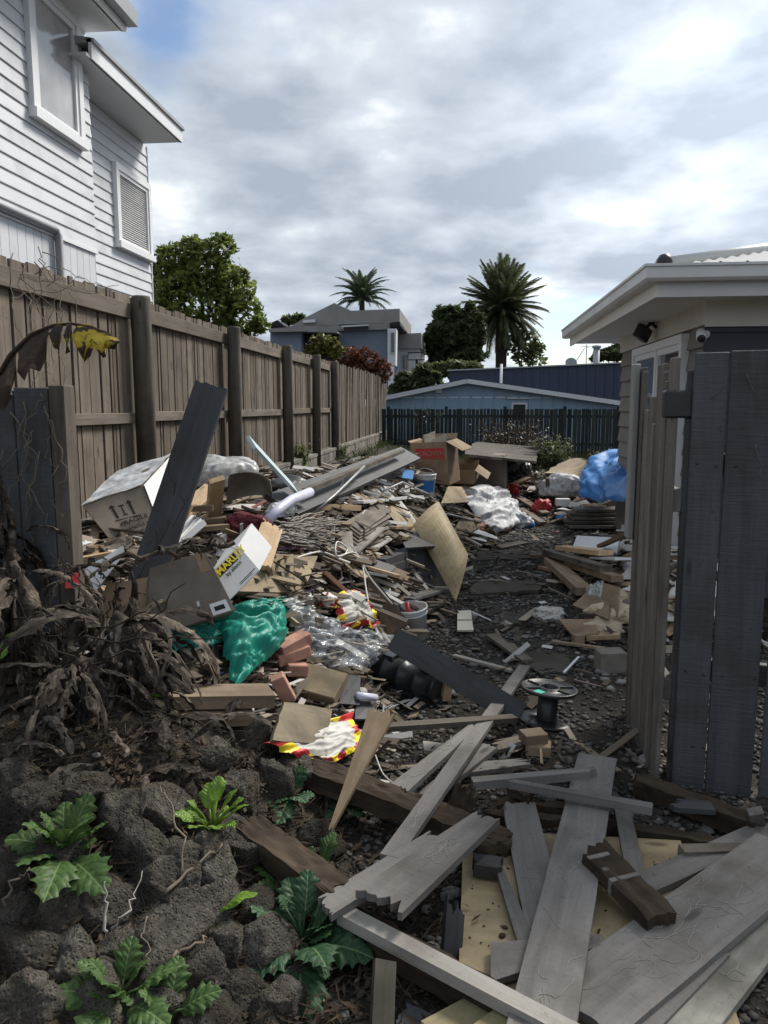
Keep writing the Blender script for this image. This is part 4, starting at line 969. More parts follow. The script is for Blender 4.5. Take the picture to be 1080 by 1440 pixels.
# ================================================================== FOREGROUND
def twigs(name, paths, rad, m, parent=None, jit=.01, seed=1):
    r = random.Random(seed); mb = MB()
    for pts in paths:
        pts = [Vector(p) for p in pts]; out_ = []
        for a, b_ in zip(pts, pts[1:]):
            for k in range(4): out_.append(a.lerp(b_, k/4)+Vector((r.gauss(0, jit), r.gauss(0, jit), r.gauss(0, jit))))
        out_.append(pts[-1]); n_ = len(out_); mb.tube(out_, [rad*(1-.6*i/n_) for i in range(n_)], 5)
    return mb.build(name, m, parent, True)
def roots_on(o, l, w, t_, n, seed, m='root_pale'):
    """dry creeper rootlets still stuck to a board's face (local coordinates)"""
    r = random.Random(seed); mb = MB()
    cl_ = [(r.uniform(.1, .9)*l, r.uniform(-.35, .35)*w) for _ in range(3)]
    for _ in range(int(n*.45)):
        cx_, cy_ = r.choice(cl_); x, y = cx_+r.gauss(0, .12)*l, max(-.42*w, min(.42*w, cy_+r.gauss(0, .15)*w)); a = r.gauss(0, .35) + (math.pi if r.random() < .5 else 0); pts = []
        for k in range(r.randint(4, 12)):
            pts.append(Vector((x, y, t_/2+.0012))); a += r.gauss(0, .55); x += math.cos(a)*.022; y += math.sin(a)*.014
            if abs(y) > w*.47 or not 0 < x < l: break
        if len(pts) > 2: mb.tube(pts, r.uniform(.0005, .0011), 4)
    if mb.v: tag(mb.build('creeper_root', m, o, mat=mw(o)), kind='stuff')
def gp(label, a, b_, w, t_=.022, m='grey_plank', roll=0, jag=(0, 0), taper=(1, 1), roots=0, name='plank', cat='plank', group=None, bow=0):
    p0, p1 = at_z(*a), at_z(*b_)
    o = plank(name, p0, p1, w, t_, m, roll, jag, label, cat, group, taper=taper, bow=bow)
    if roots: roots_on(o, (p1-p0).length, w, t_, roots, nseed())
    return o
# sheet of plywood under the planks
panel('plywood_sheet', [at_z(652,1168,.035), at_z(957,1184,.03), at_z(1052,1480,.03), at_z(643,1425,.03)], .012, 'plywood', 'large stained plywood sheet lying flat beneath the grey planks', 'plywood', n=4)
gp('wide grey plank crossing the plywood sheet up to the drive', (840,1066,.085), (758,1462,.10), .158, .024, roots=60)
gp('broadest grey plank lying across the corner of the plywood', (812,1428,.065), (1110,1196,.085), .225, .026, roots=90, jag=(.02, 0))
gp('lichen-spotted whitish plank beneath the broadest grey plank', (1085,1292,.045), (940,1470,.04), .135, .024, 'lichen_plank', roots=10, jag=(.03, 0))
gp('narrow grey plank edge showing between the broad and the lichened plank', (1005,1335,.055), (880,1462,.05), .085, .022)
gp('grey plank running behind the broadest plank toward the fence', (1098,1160,.06), (900,1248,.05), .095, .022)
o = gp('short dark brown beam with pale bands resting on the wide plank', (828,1192,.125), (930,1295,.105), .105, .045, 'rot_wood', jag=(.05, .0), name='beam', cat='beam')
for f in (.18, .36, .50):
    MB().box((f*.36, -.0535, -.0233), (f*.36+.016, .0535, .0235)).build('paint_band', 'grey_plank', o, mat=mw(o))
gp('grey plank with dark broken top lying over the plywood edge', (728,1128,.06), (770,1312,.055), .125, .024, roots=26, jag=(.05, 0))
gp('dark capped stump end of the broken grey plank', (716,1108,.075), (748,1125,.075), .05, .03, 'rot_wood', jag=(.03, .03), name='timber_stump', cat='offcut')
gp('slim grey batten with a pointed tip on the plywood', (697,1212,.065), (748,1348,.055), .055, .02, jag=(.05, 0), taper=(.4, 1))
gp('slim grey batten beside the broken grey plank', (728,1190,.04), (760,1308,.04), .045, .02)
gp('pale grey batten pointing from the spool side across the wide plank', (664,1102,.10), (845,1086,.115), .045, .035, 'grey_plank', jag=(0, .08), taper=(1, .8))
gp('pale grey batten lying crosswise on top of the wide plank', (706,1100,.14), (917,1138,.13), .042, .03, 'grey_plank', jag=(.06, 0), taper=(.6, 1))
gp('grey batten running under the dark banded beam', (874,1135,.05), (908,1302,.05), .06, .02)
gp('long slim plank spanning from the spool to the torn boards', (738,938,.05), (548,1208,.16), .066, .022, 'grey_plank', roots=25)
gp('torn grey board with ragged edges lying over the long beam', (688,1148,.17), (528,1276,.19), .165, .024, 'grey_plank', jag=(.05, .055), taper=(.55, 1), roots=20)
gp('split grey board end with cracked corner beside the weeds', (620,1178,.165), (452,1282,.15), .085, .022, 'grey_plank', jag=(.04, .03))
gp('narrow board resting level below the drain cylinder', (526,1024,.18), (724,1010,.08), .055, .024, 'dirty_wood', jag=(.05, 0))
gp('tapered broken plank in front of the spool', (672,1018,.10), (560,1112,.14), .085, .022, 'grey_plank', jag=(.13, .02), taper=(.5, 1), roots=14)
gp('short grey plank under the long slim plank', (690,1050,.05), (598,1122,.07), .075, .022, 'grey_plank', jag=(.02, .0))
gp('flat grey board with slanted tip beside the wooden blocks', (752,1072,.035), (640,1084,.04), .095, .02, 'grey_plank', jag=(.09, 0), taper=(.6, 1))
gp('grey board lying beneath the stacked wooden blocks', (748,1040,.03), (690,1052,.03), .09, .02, 'dirty_wood', jag=(0, .06))
# sharp splintered stake
o = gp('split pink and cream pine stake standing on its sharp point', (540,996,.46), (462,1174,.12), .105, .03, 'fresh_pine', roll=R_(-20), jag=(.03, .04), taper=(.9, .10), name='pine_stake', cat='stake')
gp('rotten brown beam lying among the rocks and weeds', (338,1160,.20), (480,1264,.13), .10, .07, 'rot_wood', jag=(.05, .03), name='beam', cat='beam')
gp('long beam with a pale top edge crossing in front of the gravel', (478,1284,.12), (815,1462,.11), .05, .035, 'pale_plank', jag=(.02, 0), name='beam', cat='beam')
gp('dark strip standing in for the shaded side of the pale topped long beam', (492,1300,.07), (800,1470,.06), .07, .08, 'rot_wood', jag=(.02, 0), name='beam', cat='beam')  # dark piece added to paint the shaded side of the long beam
gp('dark flat beam half buried below the tapered plank', (428,1082,.17), (722,1192,.05), .115, .07, 'rot_wood', jag=(.04, .04), name='beam', cat='beam')
gp('upright dark splintered stub beside the long slim plank', (640,1160,.03), (660,1098,.20), .085, .03, 'rot_wood', roll=R_(60), jag=(.01, .06), name='timber_stump', cat='offcut')
gp('bark-brown broken chunk at the corner of the plywood', (655,1178,.09), (712,1196,.075), .08, .04, 'rot_wood', jag=(.05, .05), name='timber_chunk', cat='offcut')
gp('small black block on the plywood corner', (664,1216,.075), (708,1222,.07), .065, .045, 'dark_plank', jag=(.01, .02), name='timber_block', cat='offcut')
gp('dark stub with a pale torn top standing by the plywood edge', (634,1345,.02), (640,1262,.15), .06, .02, 'dark_plank', roll=R_(35), jag=(0, .05), name='timber_stump', cat='offcut')
gp('dark upright board end standing in the pebbles', (536,1462,.02), (541,1352,.12), .06, .018, 'dirty_wood', roll=R_(25), name='board_end', cat='board')
gp('black broken plate lying among the pebbles', (555,1425,.02), (610,1450,.02), .08, .015, 'dark_plank', jag=(.04, .03), name='board_piece', cat='board')
panel('ply_offcut', [at_z(592,1440,.05), at_z(690,1388,.06), at_z(742,1432,.06), at_z(650,1490,.05)], .018, 'mossy_ply', 'mossy plywood offcut under the foot of the long beam', 'plywood', n=3)
panel('ply_offcut', [at_z(640,1462,.075), at_z(705,1416,.08), at_z(740,1452,.08), at_z(690,1490,.075)], .015, 'mossy_ply', 'smaller mossy plywood piece lying on the mossy offcut', 'plywood', n=3)
panel('plank', [at_z(690,1330,.06), at_z(845,1318,.06), at_z(858,1330,.06), at_z(690,1385,.06)], .02, 'grey_plank', 'grey split board lying under the foot of the wide plank', 'plank', n=3)
gp('brown rail lying behind the plywood beside the fence', (958,1200,.06), (1052,1198,.05), .05, .04, 'dirty_wood')
gp('rotten log edging half buried along the fence foot', (885,1098,.04), (1075,1170,.05), .085, .07, 'rot_wood', jag=(.06, .03), name='log_edging', cat='log')
gp('dark painted board piece with torn cream end by the gate', (940,1132,.09), (1002,1136,.085), .07, .02, 'dark_plank', jag=(.05, 0), name='board_piece', cat='board')
gp('grey post stub against the pickets', (1066,1170,.02), (1062,1140,.14), .05, .03, 'grey_plank', roll=R_(30), name='timber_stump', cat='offcut')
for k, (a, b_) in enumerate((((690,1148,.02),(872,1166,.02)), ((700,1132,.02),(830,1142,.02)), ((835,1160,.022),(1000,1186,.022)))):
    gp(['sunken dark sleeper strip behind the plywood', 'sunken dark sleeper strip under the two crossed battens', 'sunken dark sleeper strip leading to the fence'][k], a, b_, .05, .04, 'rot_wood', name='sleeper', cat='sleeper')
# on the drive
gp('dirty plank piece lying aslant on the gravel drive', (690,893,.03), (742,930,.03), .075, .02, 'dirty_wood')
gp('thin pale batten lying flat on the gravel drive', (638,922,.02), (722,944,.02), .035, .016, 'pale_plank', jag=(0, .02))
gp('dark navy board propped against the rubbish heap', (553,898,.34), (732,1006,.05), .125, .022, 'dark_plank', roll=R_(58))
panel('tile', [at_z(643,860,.03), at_z(662,859,.03), at_z(664,872,.03), at_z(643,872,.03)], .012, 'cream_tile', 'cream tile half lying on the gravel against the broken plank', 'tile', n=2)
panel('tile', [at_z(643,874,.03), at_z(664,874,.03), at_z(666,887,.03), at_z(643,887,.03)], .012, 'cream_tile', 'cream tile half nearest to the thin batten', 'tile', n=2)
gp('split pine lath beside the cream tiles', (605,852,.05), (642,864,.03), .03, .015, 'tan_wood')
gp('thin white plastic stick on the gravel', (793,946,.03), (814,924,.03), .012, .01, 'white_plastic', name='plastic_stick', cat='stick')
# cable spool
c0 = at_z(768, 1012, .012); sp = empty('cable_spool', (c0.x, c0.y, 0), 'empty black plastic cable spool standing on the gravel', 'cable spool')
smx = Matrix.Translation((c0.x, c0.y, .004)) @ Matrix.Rotation(R_(4), 4, 'Y') @ Matrix.Rotation(R_(-3), 4, 'X')
RS = .137
MB().lathe([(.052, 0), (RS, 0), (RS+.003, .006), (RS, .012), (.05, .012), (.05, .0)], 40).build('bottom_flange', 'black_plastic', sp, True, smx)
MB().lathe([(.05, .01), (.05, .165), (.04, .165), (.04, .01)], 32).build('barrel', 'black_plastic', sp, True, smx)
MB().lathe([(.046, .160), (RS, .160), (RS+.004, .166), (RS+.004, .176), (RS-.006, .178), (RS-.010, .170), (.055, .170), (.052, .180), (.044, .180), (.044, .160)], 40).build('top_flange', 'black_plastic', sp, True, smx)
for k in range(6):
    MB().box((.05, -.004, .169), (RS-.004, .004, .178)).build('rib', 'black_plastic', sp, mat=smx @ Matrix.Rotation(R_(20+60*k), 4, 'Z'))
MB().box((.068, -.022, .1705), (.118, .022, .1718)).build('sticker', 'green_print', sp, mat=smx @ Matrix.Rotation(R_(232), 4, 'Z'))
for k, (px, py, z, a, l) in enumerate(((750,1036,.075,20,'small sawn wooden block on top of another beside the spool'), (757,1052,.030,-8,'small sawn wooden block on the soil beside the spool'))):
    p = at_z(px, py, z); o = MB().box((-.055, -.042, -.024), (.055, .042, .024)).build('wooden_block', 'tan_wood', None, mat=Matrix.Translation(p) @ Matrix.Rotation(R_(a), 4, 'Z'), bev=.003); tag(o, l, 'wood block')

# ---- lava rocks of the bank
RK = []
for k in range(12):
    bm = bmesh.new(); bmesh.ops.create_icosphere(bm, subdivisions=5, radius=1); off = Vector((k*13.1, k*7.7, 0)); rk = random.Random(k+500); PLN = [(Vector((rk.gauss(0, 1), rk.gauss(0, 1), rk.gauss(0, 1))).normalized(), rk.uniform(.72, .98)) for _ in range(13)]; sq = Vector((1+.25*math.sin(k*2.1), 1+.2*math.cos(k*1.7), .78))
    for v in bm.verts:
        d = v.co.copy(); cut = min([q[1]/max(.05, d.dot(q[0])) for q in PLN if d.dot(q[0]) > .05] + [1.25]); n_ = (cut-1)*.95 + noise.noise(d*1.1+off)*.12 + noise.noise(d*3.2+off)*.07 + ridged(d*5+off, 3)*.06 + noise.noise(d*13+off)*.05 + noise.noise(d*27+off)*.035 - max(0, .16-noise.voronoi(d*7+off)[0][0])*.35
        v.co = Vector((d.x*sq.x, d.y*sq.y, d.z*sq.z))*(1+n_)
    me = bpy.data.meshes.new('lava_rock'); bm.to_mesh(me); bm.free(); me.materials.append(M['lava'])
    for p in me.polygons: p.use_smooth = True
    RK.append(me)
r = random.Random(44)
rocks = [(40,1140,60),(20,1225,58),(95,1125,34),(115,1120,45),(150,1150,40),(215,1145,50),(180,1200,52),(245,1205,40),(330,1115,44),(300,1060,34),(380,1110,38),(345,1035,30),(285,1225,48),(230,1255,50),(165,1270,48),(130,1285,55),(60,1290,60),(30,1350,66),(90,1365,60),(215,1325,60),(285,1280,50),(310,1330,52),(260,1385,56),(190,1390,50),(120,1430,60),(40,1430,62),(330,1400,52),(360,1345,46),(280,1440,52),(370,1430,46),(200,1440,46),(440,1190,34),(455,1300,0),(345,1200,40),(400,1265,36),(300,1165,34),(70,1195,44),(10,1290,48),(160,1340,50),(350,1290,40),(415,1085,30),(20,1070,44),(395,1330,40),(10,1120,46),(395,1420,44),(420,1375,34)]
ROCKLM = [(92,1205,'beside the big lobed green weed'), (298,1170,'around the curled fresh green weed'), (300,1290,'under the single bright yellow-green leaf'), (425,1330,'beside the large dark lobed weed'), (168,1412,'around the low green weed at the rock foot'), (150,1110,'right under the dead banana stump'), (380,1090,'below the red and yellow bordered paper'), (20,1100,'below the dark fence panel'), (60,1380,'beside the pair of tiny leaves'), (240,1240,'under the arching bare branch'), (400,1420,'near the foot of the long beam')]
for k, (px, py, rp) in enumerate(rocks):
    if not rp: continue
    p = hit(px, py, .02, T); s = rp/(FPX/((p-EYE).dot(CF)))*.93
    o = link('lava_rock', RK[k % 12], None, None, Matrix.LocRotScale(p+Vector((0, s*.35, -s*.25)), Quaternion((r.gauss(0, 1), r.gauss(0, 1), r.gauss(0, 1), r.gauss(0, 1))).normalized(), (s, s, s)))
    lm = min(ROCKLM, key=lambda q: (q[0]-px)**2+(q[1]-py)**2)
    tag(o, ('large ' if rp > 54 else 'small ' if rp < 39 else 'middling ')+'pitted dark lava rock '+lm[2], 'rock', 'lava rocks of the bank')

# ---- soil crumbs spilt over the plywood and planks
mb = MB(); r = random.Random(19)
for _ in range(170):
    px, py = r.uniform(655, 1010), r.uniform(1185, 1440); p = at_z(px, py, .046); add_pebble(p.x, p.y, r.uniform(.002, .006) if r.random() < .9 else .011, lambda x, y: .040)
tag(mb.build('soil_crumbs', 'litter', smooth=True), 'dark soil crumbs spilt over the plywood sheet', None, None, 'stuff')
# ---- leaf litter and soil crumbs on the bank and under the planks
mb = MB(); r = random.Random(9)
for _ in range(8500):
    px, py = r.uniform(-20, 760), r.uniform(1020, 1460)
    if px > 480 and (r.random() < .5 or (px > 630 and py > 1150)): continue
    p = hit(px, py, 0, T) if _ % 3 == 0 else p+Vector((r.gauss(0, .05), r.gauss(0, .05), 0)); p = Vector((p.x, p.y, T(p.x, p.y)+.008+.05*r.random()**3))
    a = Vector((r.gauss(0, 1), r.gauss(0, 1), r.gauss(0, .35))).normalized(); bb = a.cross(Vector((r.gauss(0, .5), r.gauss(0, .5), 1))).normalized(); l = r.uniform(.008, .035) if r.random() < .7 else r.uniform(.03, .09); w = r.uniform(.003, .010) if l < .036 else .002
    mb.add([p-a*l, p-bb*w+Vector((0, 0, .003)), p+a*l, p+bb*w], [(0, 1, 2), (0, 2, 3)])
tag(mb.build('leaf_litter', 'litter'), 'brown leaf litter and bark scraps over the bank', None, None, 'stuff')

# ---- leafy weeds
def lobed_leaf(L_, W, nl, seed, fold=.25, droop=.35):
    r = random.Random(seed); ns = 26; V_ = []; F_ = []; na = 4
    for i in range(ns+1):
        f = i/ns; env = math.sin(math.pi*min(1, f**.75*.97+.03))**.75
        lob = 1-.30*abs(math.sin(math.pi*nl*f+.35*math.sin(f*9)))**1.8*(1 if f < .92 else .3); hw = W*env*lob*(.95+.1*r.random())
        for j in range(-na, na+1):
            u = j/na; x = L_*f + abs(u)*hw*.35; y = u*hw
            z = L_*(.22*f - droop*f*f) + fold*abs(y)*(1-.8*abs(u)) + .012*L_*5*math.sin(nl*2*math.pi*f)*abs(u)*.35 - .3*abs(y)*abs(u)**2*fold*4*.6
            V_.append((x, y, z))
    k = 2*na+1
    for i in range(ns):
        for j in range(k-1): F_.append((i*k+j, (i+1)*k+j, (i+1)*k+j+1, i*k+j+1))
    return mesh('leaf', V_, F_, True)
LV = [lobed_leaf(1, .43, 4.5, i, .3, .30+.12*i) for i in range(4)] + [lobed_leaf(1, .40, 2.0, 9, .35, .45)]
def leafy(name, label, px, py, leaves, m, cat='weed', group=None, zf=None, lift=.02):
    """leaves: (azimuth deg, elevation deg, length, variant, stalk)"""
    p = hit(px, py, lift, T) if zf is None else at_z(px, py, zf)
    e_ = empty(name, p, label, cat, group); st = MB()
    if len(leaves) > 3: leaves = leaves + [(rnd.uniform(0, 360), rnd.uniform(10, 70), l_[2]*rnd.uniform(.4, .75), l_[3], l_[4]*rnd.uniform(.7, 1.5)) for l_ in leaves for _ in range(2)]
    for az, el, L_, va, sk in leaves:
        d = Vector((math.cos(R_(az))*math.cos(R_(el)), math.sin(R_(az))*math.cos(R_(el)), math.sin(R_(el)))); b0 = p+d*sk
        me = LV[va].copy(); me.materials.append(M[m]); 
        link('leaf', me, None, e_, Matrix.Translation(b0) @ Matrix.Rotation(R_(az), 4, 'Z') @ Matrix.Rotation(R_(-el), 4, 'Y') @ Matrix.Rotation(R_(rnd.uniform(-25, 25)), 4, 'X') @ Matrix.Scale(L_, 4))
        st.tube([p, p+d*sk*.6+Vector((0, 0, .01)), b0+d*.01], [.005, .004, .003], 6)
    st.build('stalk', m, e_, True)
leafy('leafy_weed', 'big lobed green weed growing between the rocks at the bank edge', 92, 1205, [(60,62,.13,0,.05),(120,50,.12,1,.04),(200,35,.12,2,.05),(-70,20,.16,3,.05),(-40,10,.17,2,.05),(-110,30,.13,1,.04),(20,40,.10,0,.05)], 'weed_leaf')
leafy('leafy_weed', 'small fresh green weed with curled rounded leaves below the splintered timber', 298, 1170, [(40,60,.07,4,.08),(120,65,.08,4,.07),(180,50,.07,4,.05),(0,45,.07,4,.09),(-60,40,.07,4,.05),(220,45,.07,4,.08),(80,75,.08,4,.09)], 'weed_bright')
leafy('leafy_weed', 'single bright yellow-green leaf on a short stalk among rocks', 300, 1290, [(15,38,.12,4,.02)], 'weed_bright')
leafy('leafy_weed', 'large dark lobed weed spreading beside the foot of the long beam', 425, 1330, [(-80,5,.21,2,.06),(-60,30,.16,1,.06),(180,40,.13,0,.06),(120,50,.13,1,.06),(60,45,.13,0,.07),(20,30,.14,2,.06),(-20,20,.15,3,.06),(-120,20,.14,2,.05),(90,60,.12,0,.08)], 'weed_dark')
leafy('leafy_weed', 'upper leaves of the green weed beside the rotten beam', 408, 1262, [(150,30,.12,1,.04),(60,50,.11,0,.05),(-140,20,.12,2,.04),(-40,25,.11,1,.04)], 'weed_leaf')
leafy('leafy_weed', 'low green weed growing at the foot of the lowest rocks', 168, 1412, [(90,55,.10,0,.05),(200,30,.12,4,.04),(-100,20,.12,4,.04),(20,35,.12,1,.05),(-30,20,.13,2,.05)], 'weed_leaf')
leafy('leafy_weed', 'drooping dark weed in front of the packing paper', 408, 1122, [(-90,10,.13,2,.03),(-130,20,.10,1,.03),(60,50,.09,0,.03),(-50,25,.10,1,.03)], 'weed_dark')
leafy('leafy_weed', 'dark low weed behind the tip of the pine stake', 488, 1140, [(-60,25,.10,1,.03),(20,30,.11,2,.03),(150,35,.10,0,.03),(-120,20,.10,1,.03)], 'weed_dark')
leafy('leafy_weed', 'single upright pale green leaf by the torn grey board', 452, 1222, [(70,58,.10,4,.02)], 'weed_leaf')
leafy('leafy_weed', 'pair of tiny green leaves on the lowest pale rock', 65, 1390, [(40,40,.06,4,.02),(180,35,.06,4,.02)], 'weed_leaf')
leafy('leafy_weed', 'tiny weed with two leaves low between boulders', 40, 1372, [(-60,30,.07,0,.02),(60,40,.06,4,.02)], 'weed_dark')
leafy('leafy_weed', 'bottom green sprig with ragged lobed leaves at the rock foot', 235, 1435, [(90,50,.10,0,.04),(10,35,.11,1,.04),(170,30,.10,2,.04),(-90,15,.10,1,.03)], 'weed_leaf')
# bare twigs and roots over the rocks
def tw(label, pts, rad, m, name='twig', cat='twig', jit=.006, lift=.05):
    tag(twigs(name, [[hit(px, py, lift+dz, T) for px, py, dz in pts]], rad, m, None, jit, nseed()), label, cat)
tw('long bare branch arching over the rocks', [(225,1258,.03),(275,1215,.05),(310,1195,.06),(325,1165,.07)], .006, 'twig')
tw('thin bare twig rising behind the arching branch', [(258,1228,.05),(255,1180,.09),(238,1130,.10),(225,1105,.10)], .004, 'twig')
tw('short dead stalk standing among the rocks', [(148,1315,.0),(148,1275,.05),(147,1240,.10)], .005, 'root_pale')
tw('brown stick jutting over the big lobed weed', [(0,1275,.04),(18,1240,.08),(42,1220,.10)], .005, 'twig', 'stick', 'stick')
tw('dark stick leaning across the big lobed weed', [(0,1190,.08),(25,1215,.09),(42,1240,.09)], .006, 'twig_dark', 'stick', 'stick')
tw('curled pale rootlet near the single bright leaf', [(155,1300,.03),(180,1282,.05),(188,1260,.06),(200,1225,.06)], .003, 'root_pale')
tw('twisted dry root under the single bright leaf', [(240,1350,.03),(265,1330,.04),(290,1318,.03)], .006, 'twig')
tw('fine root dangling between two pale boulders', [(205,1290,.06),(200,1320,.05),(210,1350,.05)], .003, 'twig')

# ================================================================== DEAD BANANA PLANTS
def dead_leaf_mesh(L_, W, seed, droop=1.0):
    r = random.Random(seed); ns, na = 16, 3; V_ = []; F_ = []; off = Vector((seed*3.3, 0, 0)); p = Vector((0, 0, 0)); el = R_(55); tw_ = r.uniform(-1.2, 1.2)
    for i in range(ns+1):
        f = i/ns; w = W*(math.sin(math.pi*min(1, .12+f*.86))**.7)*(.7+.5*noise.noise(Vector((f*6, seed, 0))))
        side = Vector((-math.sin(el)*math.sin(tw_*f), math.cos(tw_*f), math.cos(el)*math.sin(tw_*f)))
        for j in range(-na, na+1):
            u = j/na; q = p+side*(w*u); q += Vector((noise.noise(q*22+off), noise.noise(q*22+off+Vector((5, 0, 0))), noise.noise(q*22+off+Vector((0, 9, 0)))))*W*.55*abs(u)
            q.z -= w*.6*abs(u); V_.append(q)
        el -= R_(150)*droop/ns*(.4+1.2*f); p = p+Vector((math.cos(el), r.gauss(0, .12), math.sin(el)))*(L_/ns)
    k = 2*na+1
    for i in range(ns):
        for j in range(k-1):
            if r.random() < .06: continue
            F_.append((i*k+j, (i+1)*k+j, (i+1)*k+j+1, i*k+j+1))
    return mesh('dead_leaf', V_, F_, True)
DL = [dead_leaf_mesh(1, (.05, .07, .11, .17)[i % 4], i+1, .6+.12*(i % 5)) for i in range(14)]
for me in DL: me.materials.append(M['dead_leaf'])
def banana(label, px, py, Y, h, rad, n, seed, spread=1.0, zlo=None):
    p = at_y(px, py, Y); z0 = T(p.x, Y)-.03; r = random.Random(seed); e_ = empty('banana_plant', (p.x, Y, z0), label, 'plant')
    g = MB(); pts = []; rr = []
    for i in range(8):
        f = i/7; pts.append((p.x+.02*math.sin(i+seed), Y+.015*math.cos(i*1.3), z0+h*f)); rr.append(rad*(1-.85*f**1.5)*(1+.1*math.sin(i*2.1+seed)))
    g.tube(pts, rr, 14).build('stem', 'dead_leaf', e_, True)
    for k in range(n):
        f = r.random(); a = r.uniform(0, 6.283); z = z0+h*(.15+.85*f); L_ = r.uniform(.22, .5)*spread*(.7+.5*f)
        if math.sin(a) > .3 and r.random() < .5: a = -a
        mt = Matrix.Translation((p.x+math.cos(a)*rad*.8, Y+math.sin(a)*rad*.8, z)) @ Matrix.Rotation(a, 4, 'Z') @ Matrix.Rotation(R_(r.uniform(0, 60) if r.random() < .3 else r.uniform(45, 115)), 4, 'Y') @ Matrix.Rotation(R_(r.uniform(-40, 40)), 4, 'X') @ Matrix.Diagonal((L_, L_*r.uniform(.5, 1.1), L_, 1))
        link('dead_leaf', DL[r.randrange(14)], None, e_, mt)
    return e_
banana('shrivelled grey-brown banana plant stump hung with dead leaves over the rocks', 175, 1000, 2.75, .30, .10, 62, 3)
banana('dead banana stump at the foot of the dark fence panel', 40, 960, 2.75, .50, .08, 50, 4, .85)
banana('low dead banana clump spilling leaves onto the rocks by the timbers', 120, 1040, 2.5, .20, .09, 44, 6, .8)
banana('short dead banana shoot standing upright before the brown carton', 186, 885, 2.95, .42, .035, 16, 8, .55)
banana('wilted banana remains in front of the dark propped board', 120, 850, 3.08, .42, .03, 14, 9, .55)
banana('withered banana stalk draped over the edge of the dark fence panel', 8, 720, 3.15, .85, .03, 30, 10, .7)
# hanging shreds and a tangle of dead stalks in front of the stumps
shr = [o for o in bpy.data.objects if o.name.startswith('banana_plant')]; r = random.Random(91)
for k in range(95):
    px, py = r.uniform(-10, 235), r.uniform(850, 1120)
    if px > 150 and py < 930 and r.random() < .7: continue
    p = at_y(px, py, r.uniform(2.42, 2.75)+.15*(1-(py-850)/270)); p.z = max(p.z, T(p.x, p.y)+.02); L_ = r.uniform(.10, .30)
    e_ = min(shr, key=lambda o: (o.location-p).length)
    link('dead_leaf', DL[r.randrange(14)], None, e_, Matrix.Translation(p) @ Matrix.Rotation(r.uniform(-3.1, 0), 4, 'Z') @ Matrix.Rotation(R_(r.uniform(10, 110)), 4, 'Y') @ Matrix.Rotation(R_(r.uniform(-60, 60)), 4, 'X') @ Matrix.Diagonal((L_, L_*r.uniform(.5, 1.4), L_, 1)))
paths = []
for k in range(34):
    x, y = r.uniform(0, 220), r.uniform(830, 1080); Yc = r.uniform(2.4, 2.8); q = [at_y(x, y, Yc)]; dx, dy = r.gauss(0, 26), r.gauss(10, 22)
    for j in range(3): x += dx+r.gauss(0, 8); y += dy+r.gauss(0, 8); q.append(at_y(x, y, Yc))
    paths.append([Vector((v.x, v.y, max(v.z, T(v.x, v.y)+.01))) for v in q])
tag(twigs('dead_stalks', paths, .004, 'twig_dark', None, .008, 12), 'dark tangle of dead stalks over the banana stumps', 'stalk')
# long withered frond lying across towards the heap
e_ = empty('withered_frond', at_y(230, 775, 3.0), 'long withered frond hanging level across the dark propped board', 'frond')
pts = [at_y(px, py, Y) for px, py, Y in ((60,812,2.9),(110,800,2.95),(180,782,3.0),(250,778,3.05),(290,770,3.1),(330,764,3.15))]
pts = [pts[int(i/4)].lerp(pts[min(5, int(i/4)+1)], (i % 4)/4)+Vector((0, 0, .012*math.sin(i*1.9)+.008*math.sin(i*4.1))) for i in range(21)]
MB().tube(pts, [.007+.006*abs(math.sin(i*1.3)) for i in range(21)], 7).build('midrib', 'dead_leaf', e_, True); r = random.Random(61)
for k in range(30):
    f = r.random()*.98*20; a = int(f); q = pts[a].lerp(pts[a+1], f-a); L_ = r.uniform(.07, .16)
    link('dead_leaf', DL[r.randrange(14)], None, e_, Matrix.Translation(q) @ Matrix.Rotation(r.uniform(-3.5, .4), 4, 'Z') @ Matrix.Rotation(R_(r.uniform(-25, 50)), 4, 'Y') @ Matrix.Diagonal((L_, L_*.9, L_, 1)))
for k, (px, py) in enumerate(((130,1075),(205,1090),(60,1010),(250,1010),(20,990),(270,1040),(320,1010),(230,1050),(180,1060),(90,1060),(300,1090))):
    e2 = link('dead_leaf', DL[k], None, None, Matrix.Translation(hit(px, py, .10, T)) @ Matrix.Rotation(R_(-100+30*k), 4, 'Z') @ Matrix.Rotation(R_(20), 4, 'Y') @ Matrix.Scale(.30, 4)); e2.name = 'fallen_leaf'
    tag(e2, 'dry curled banana leaf fallen on the rock bank', 'leaf', 'fallen banana leaves')
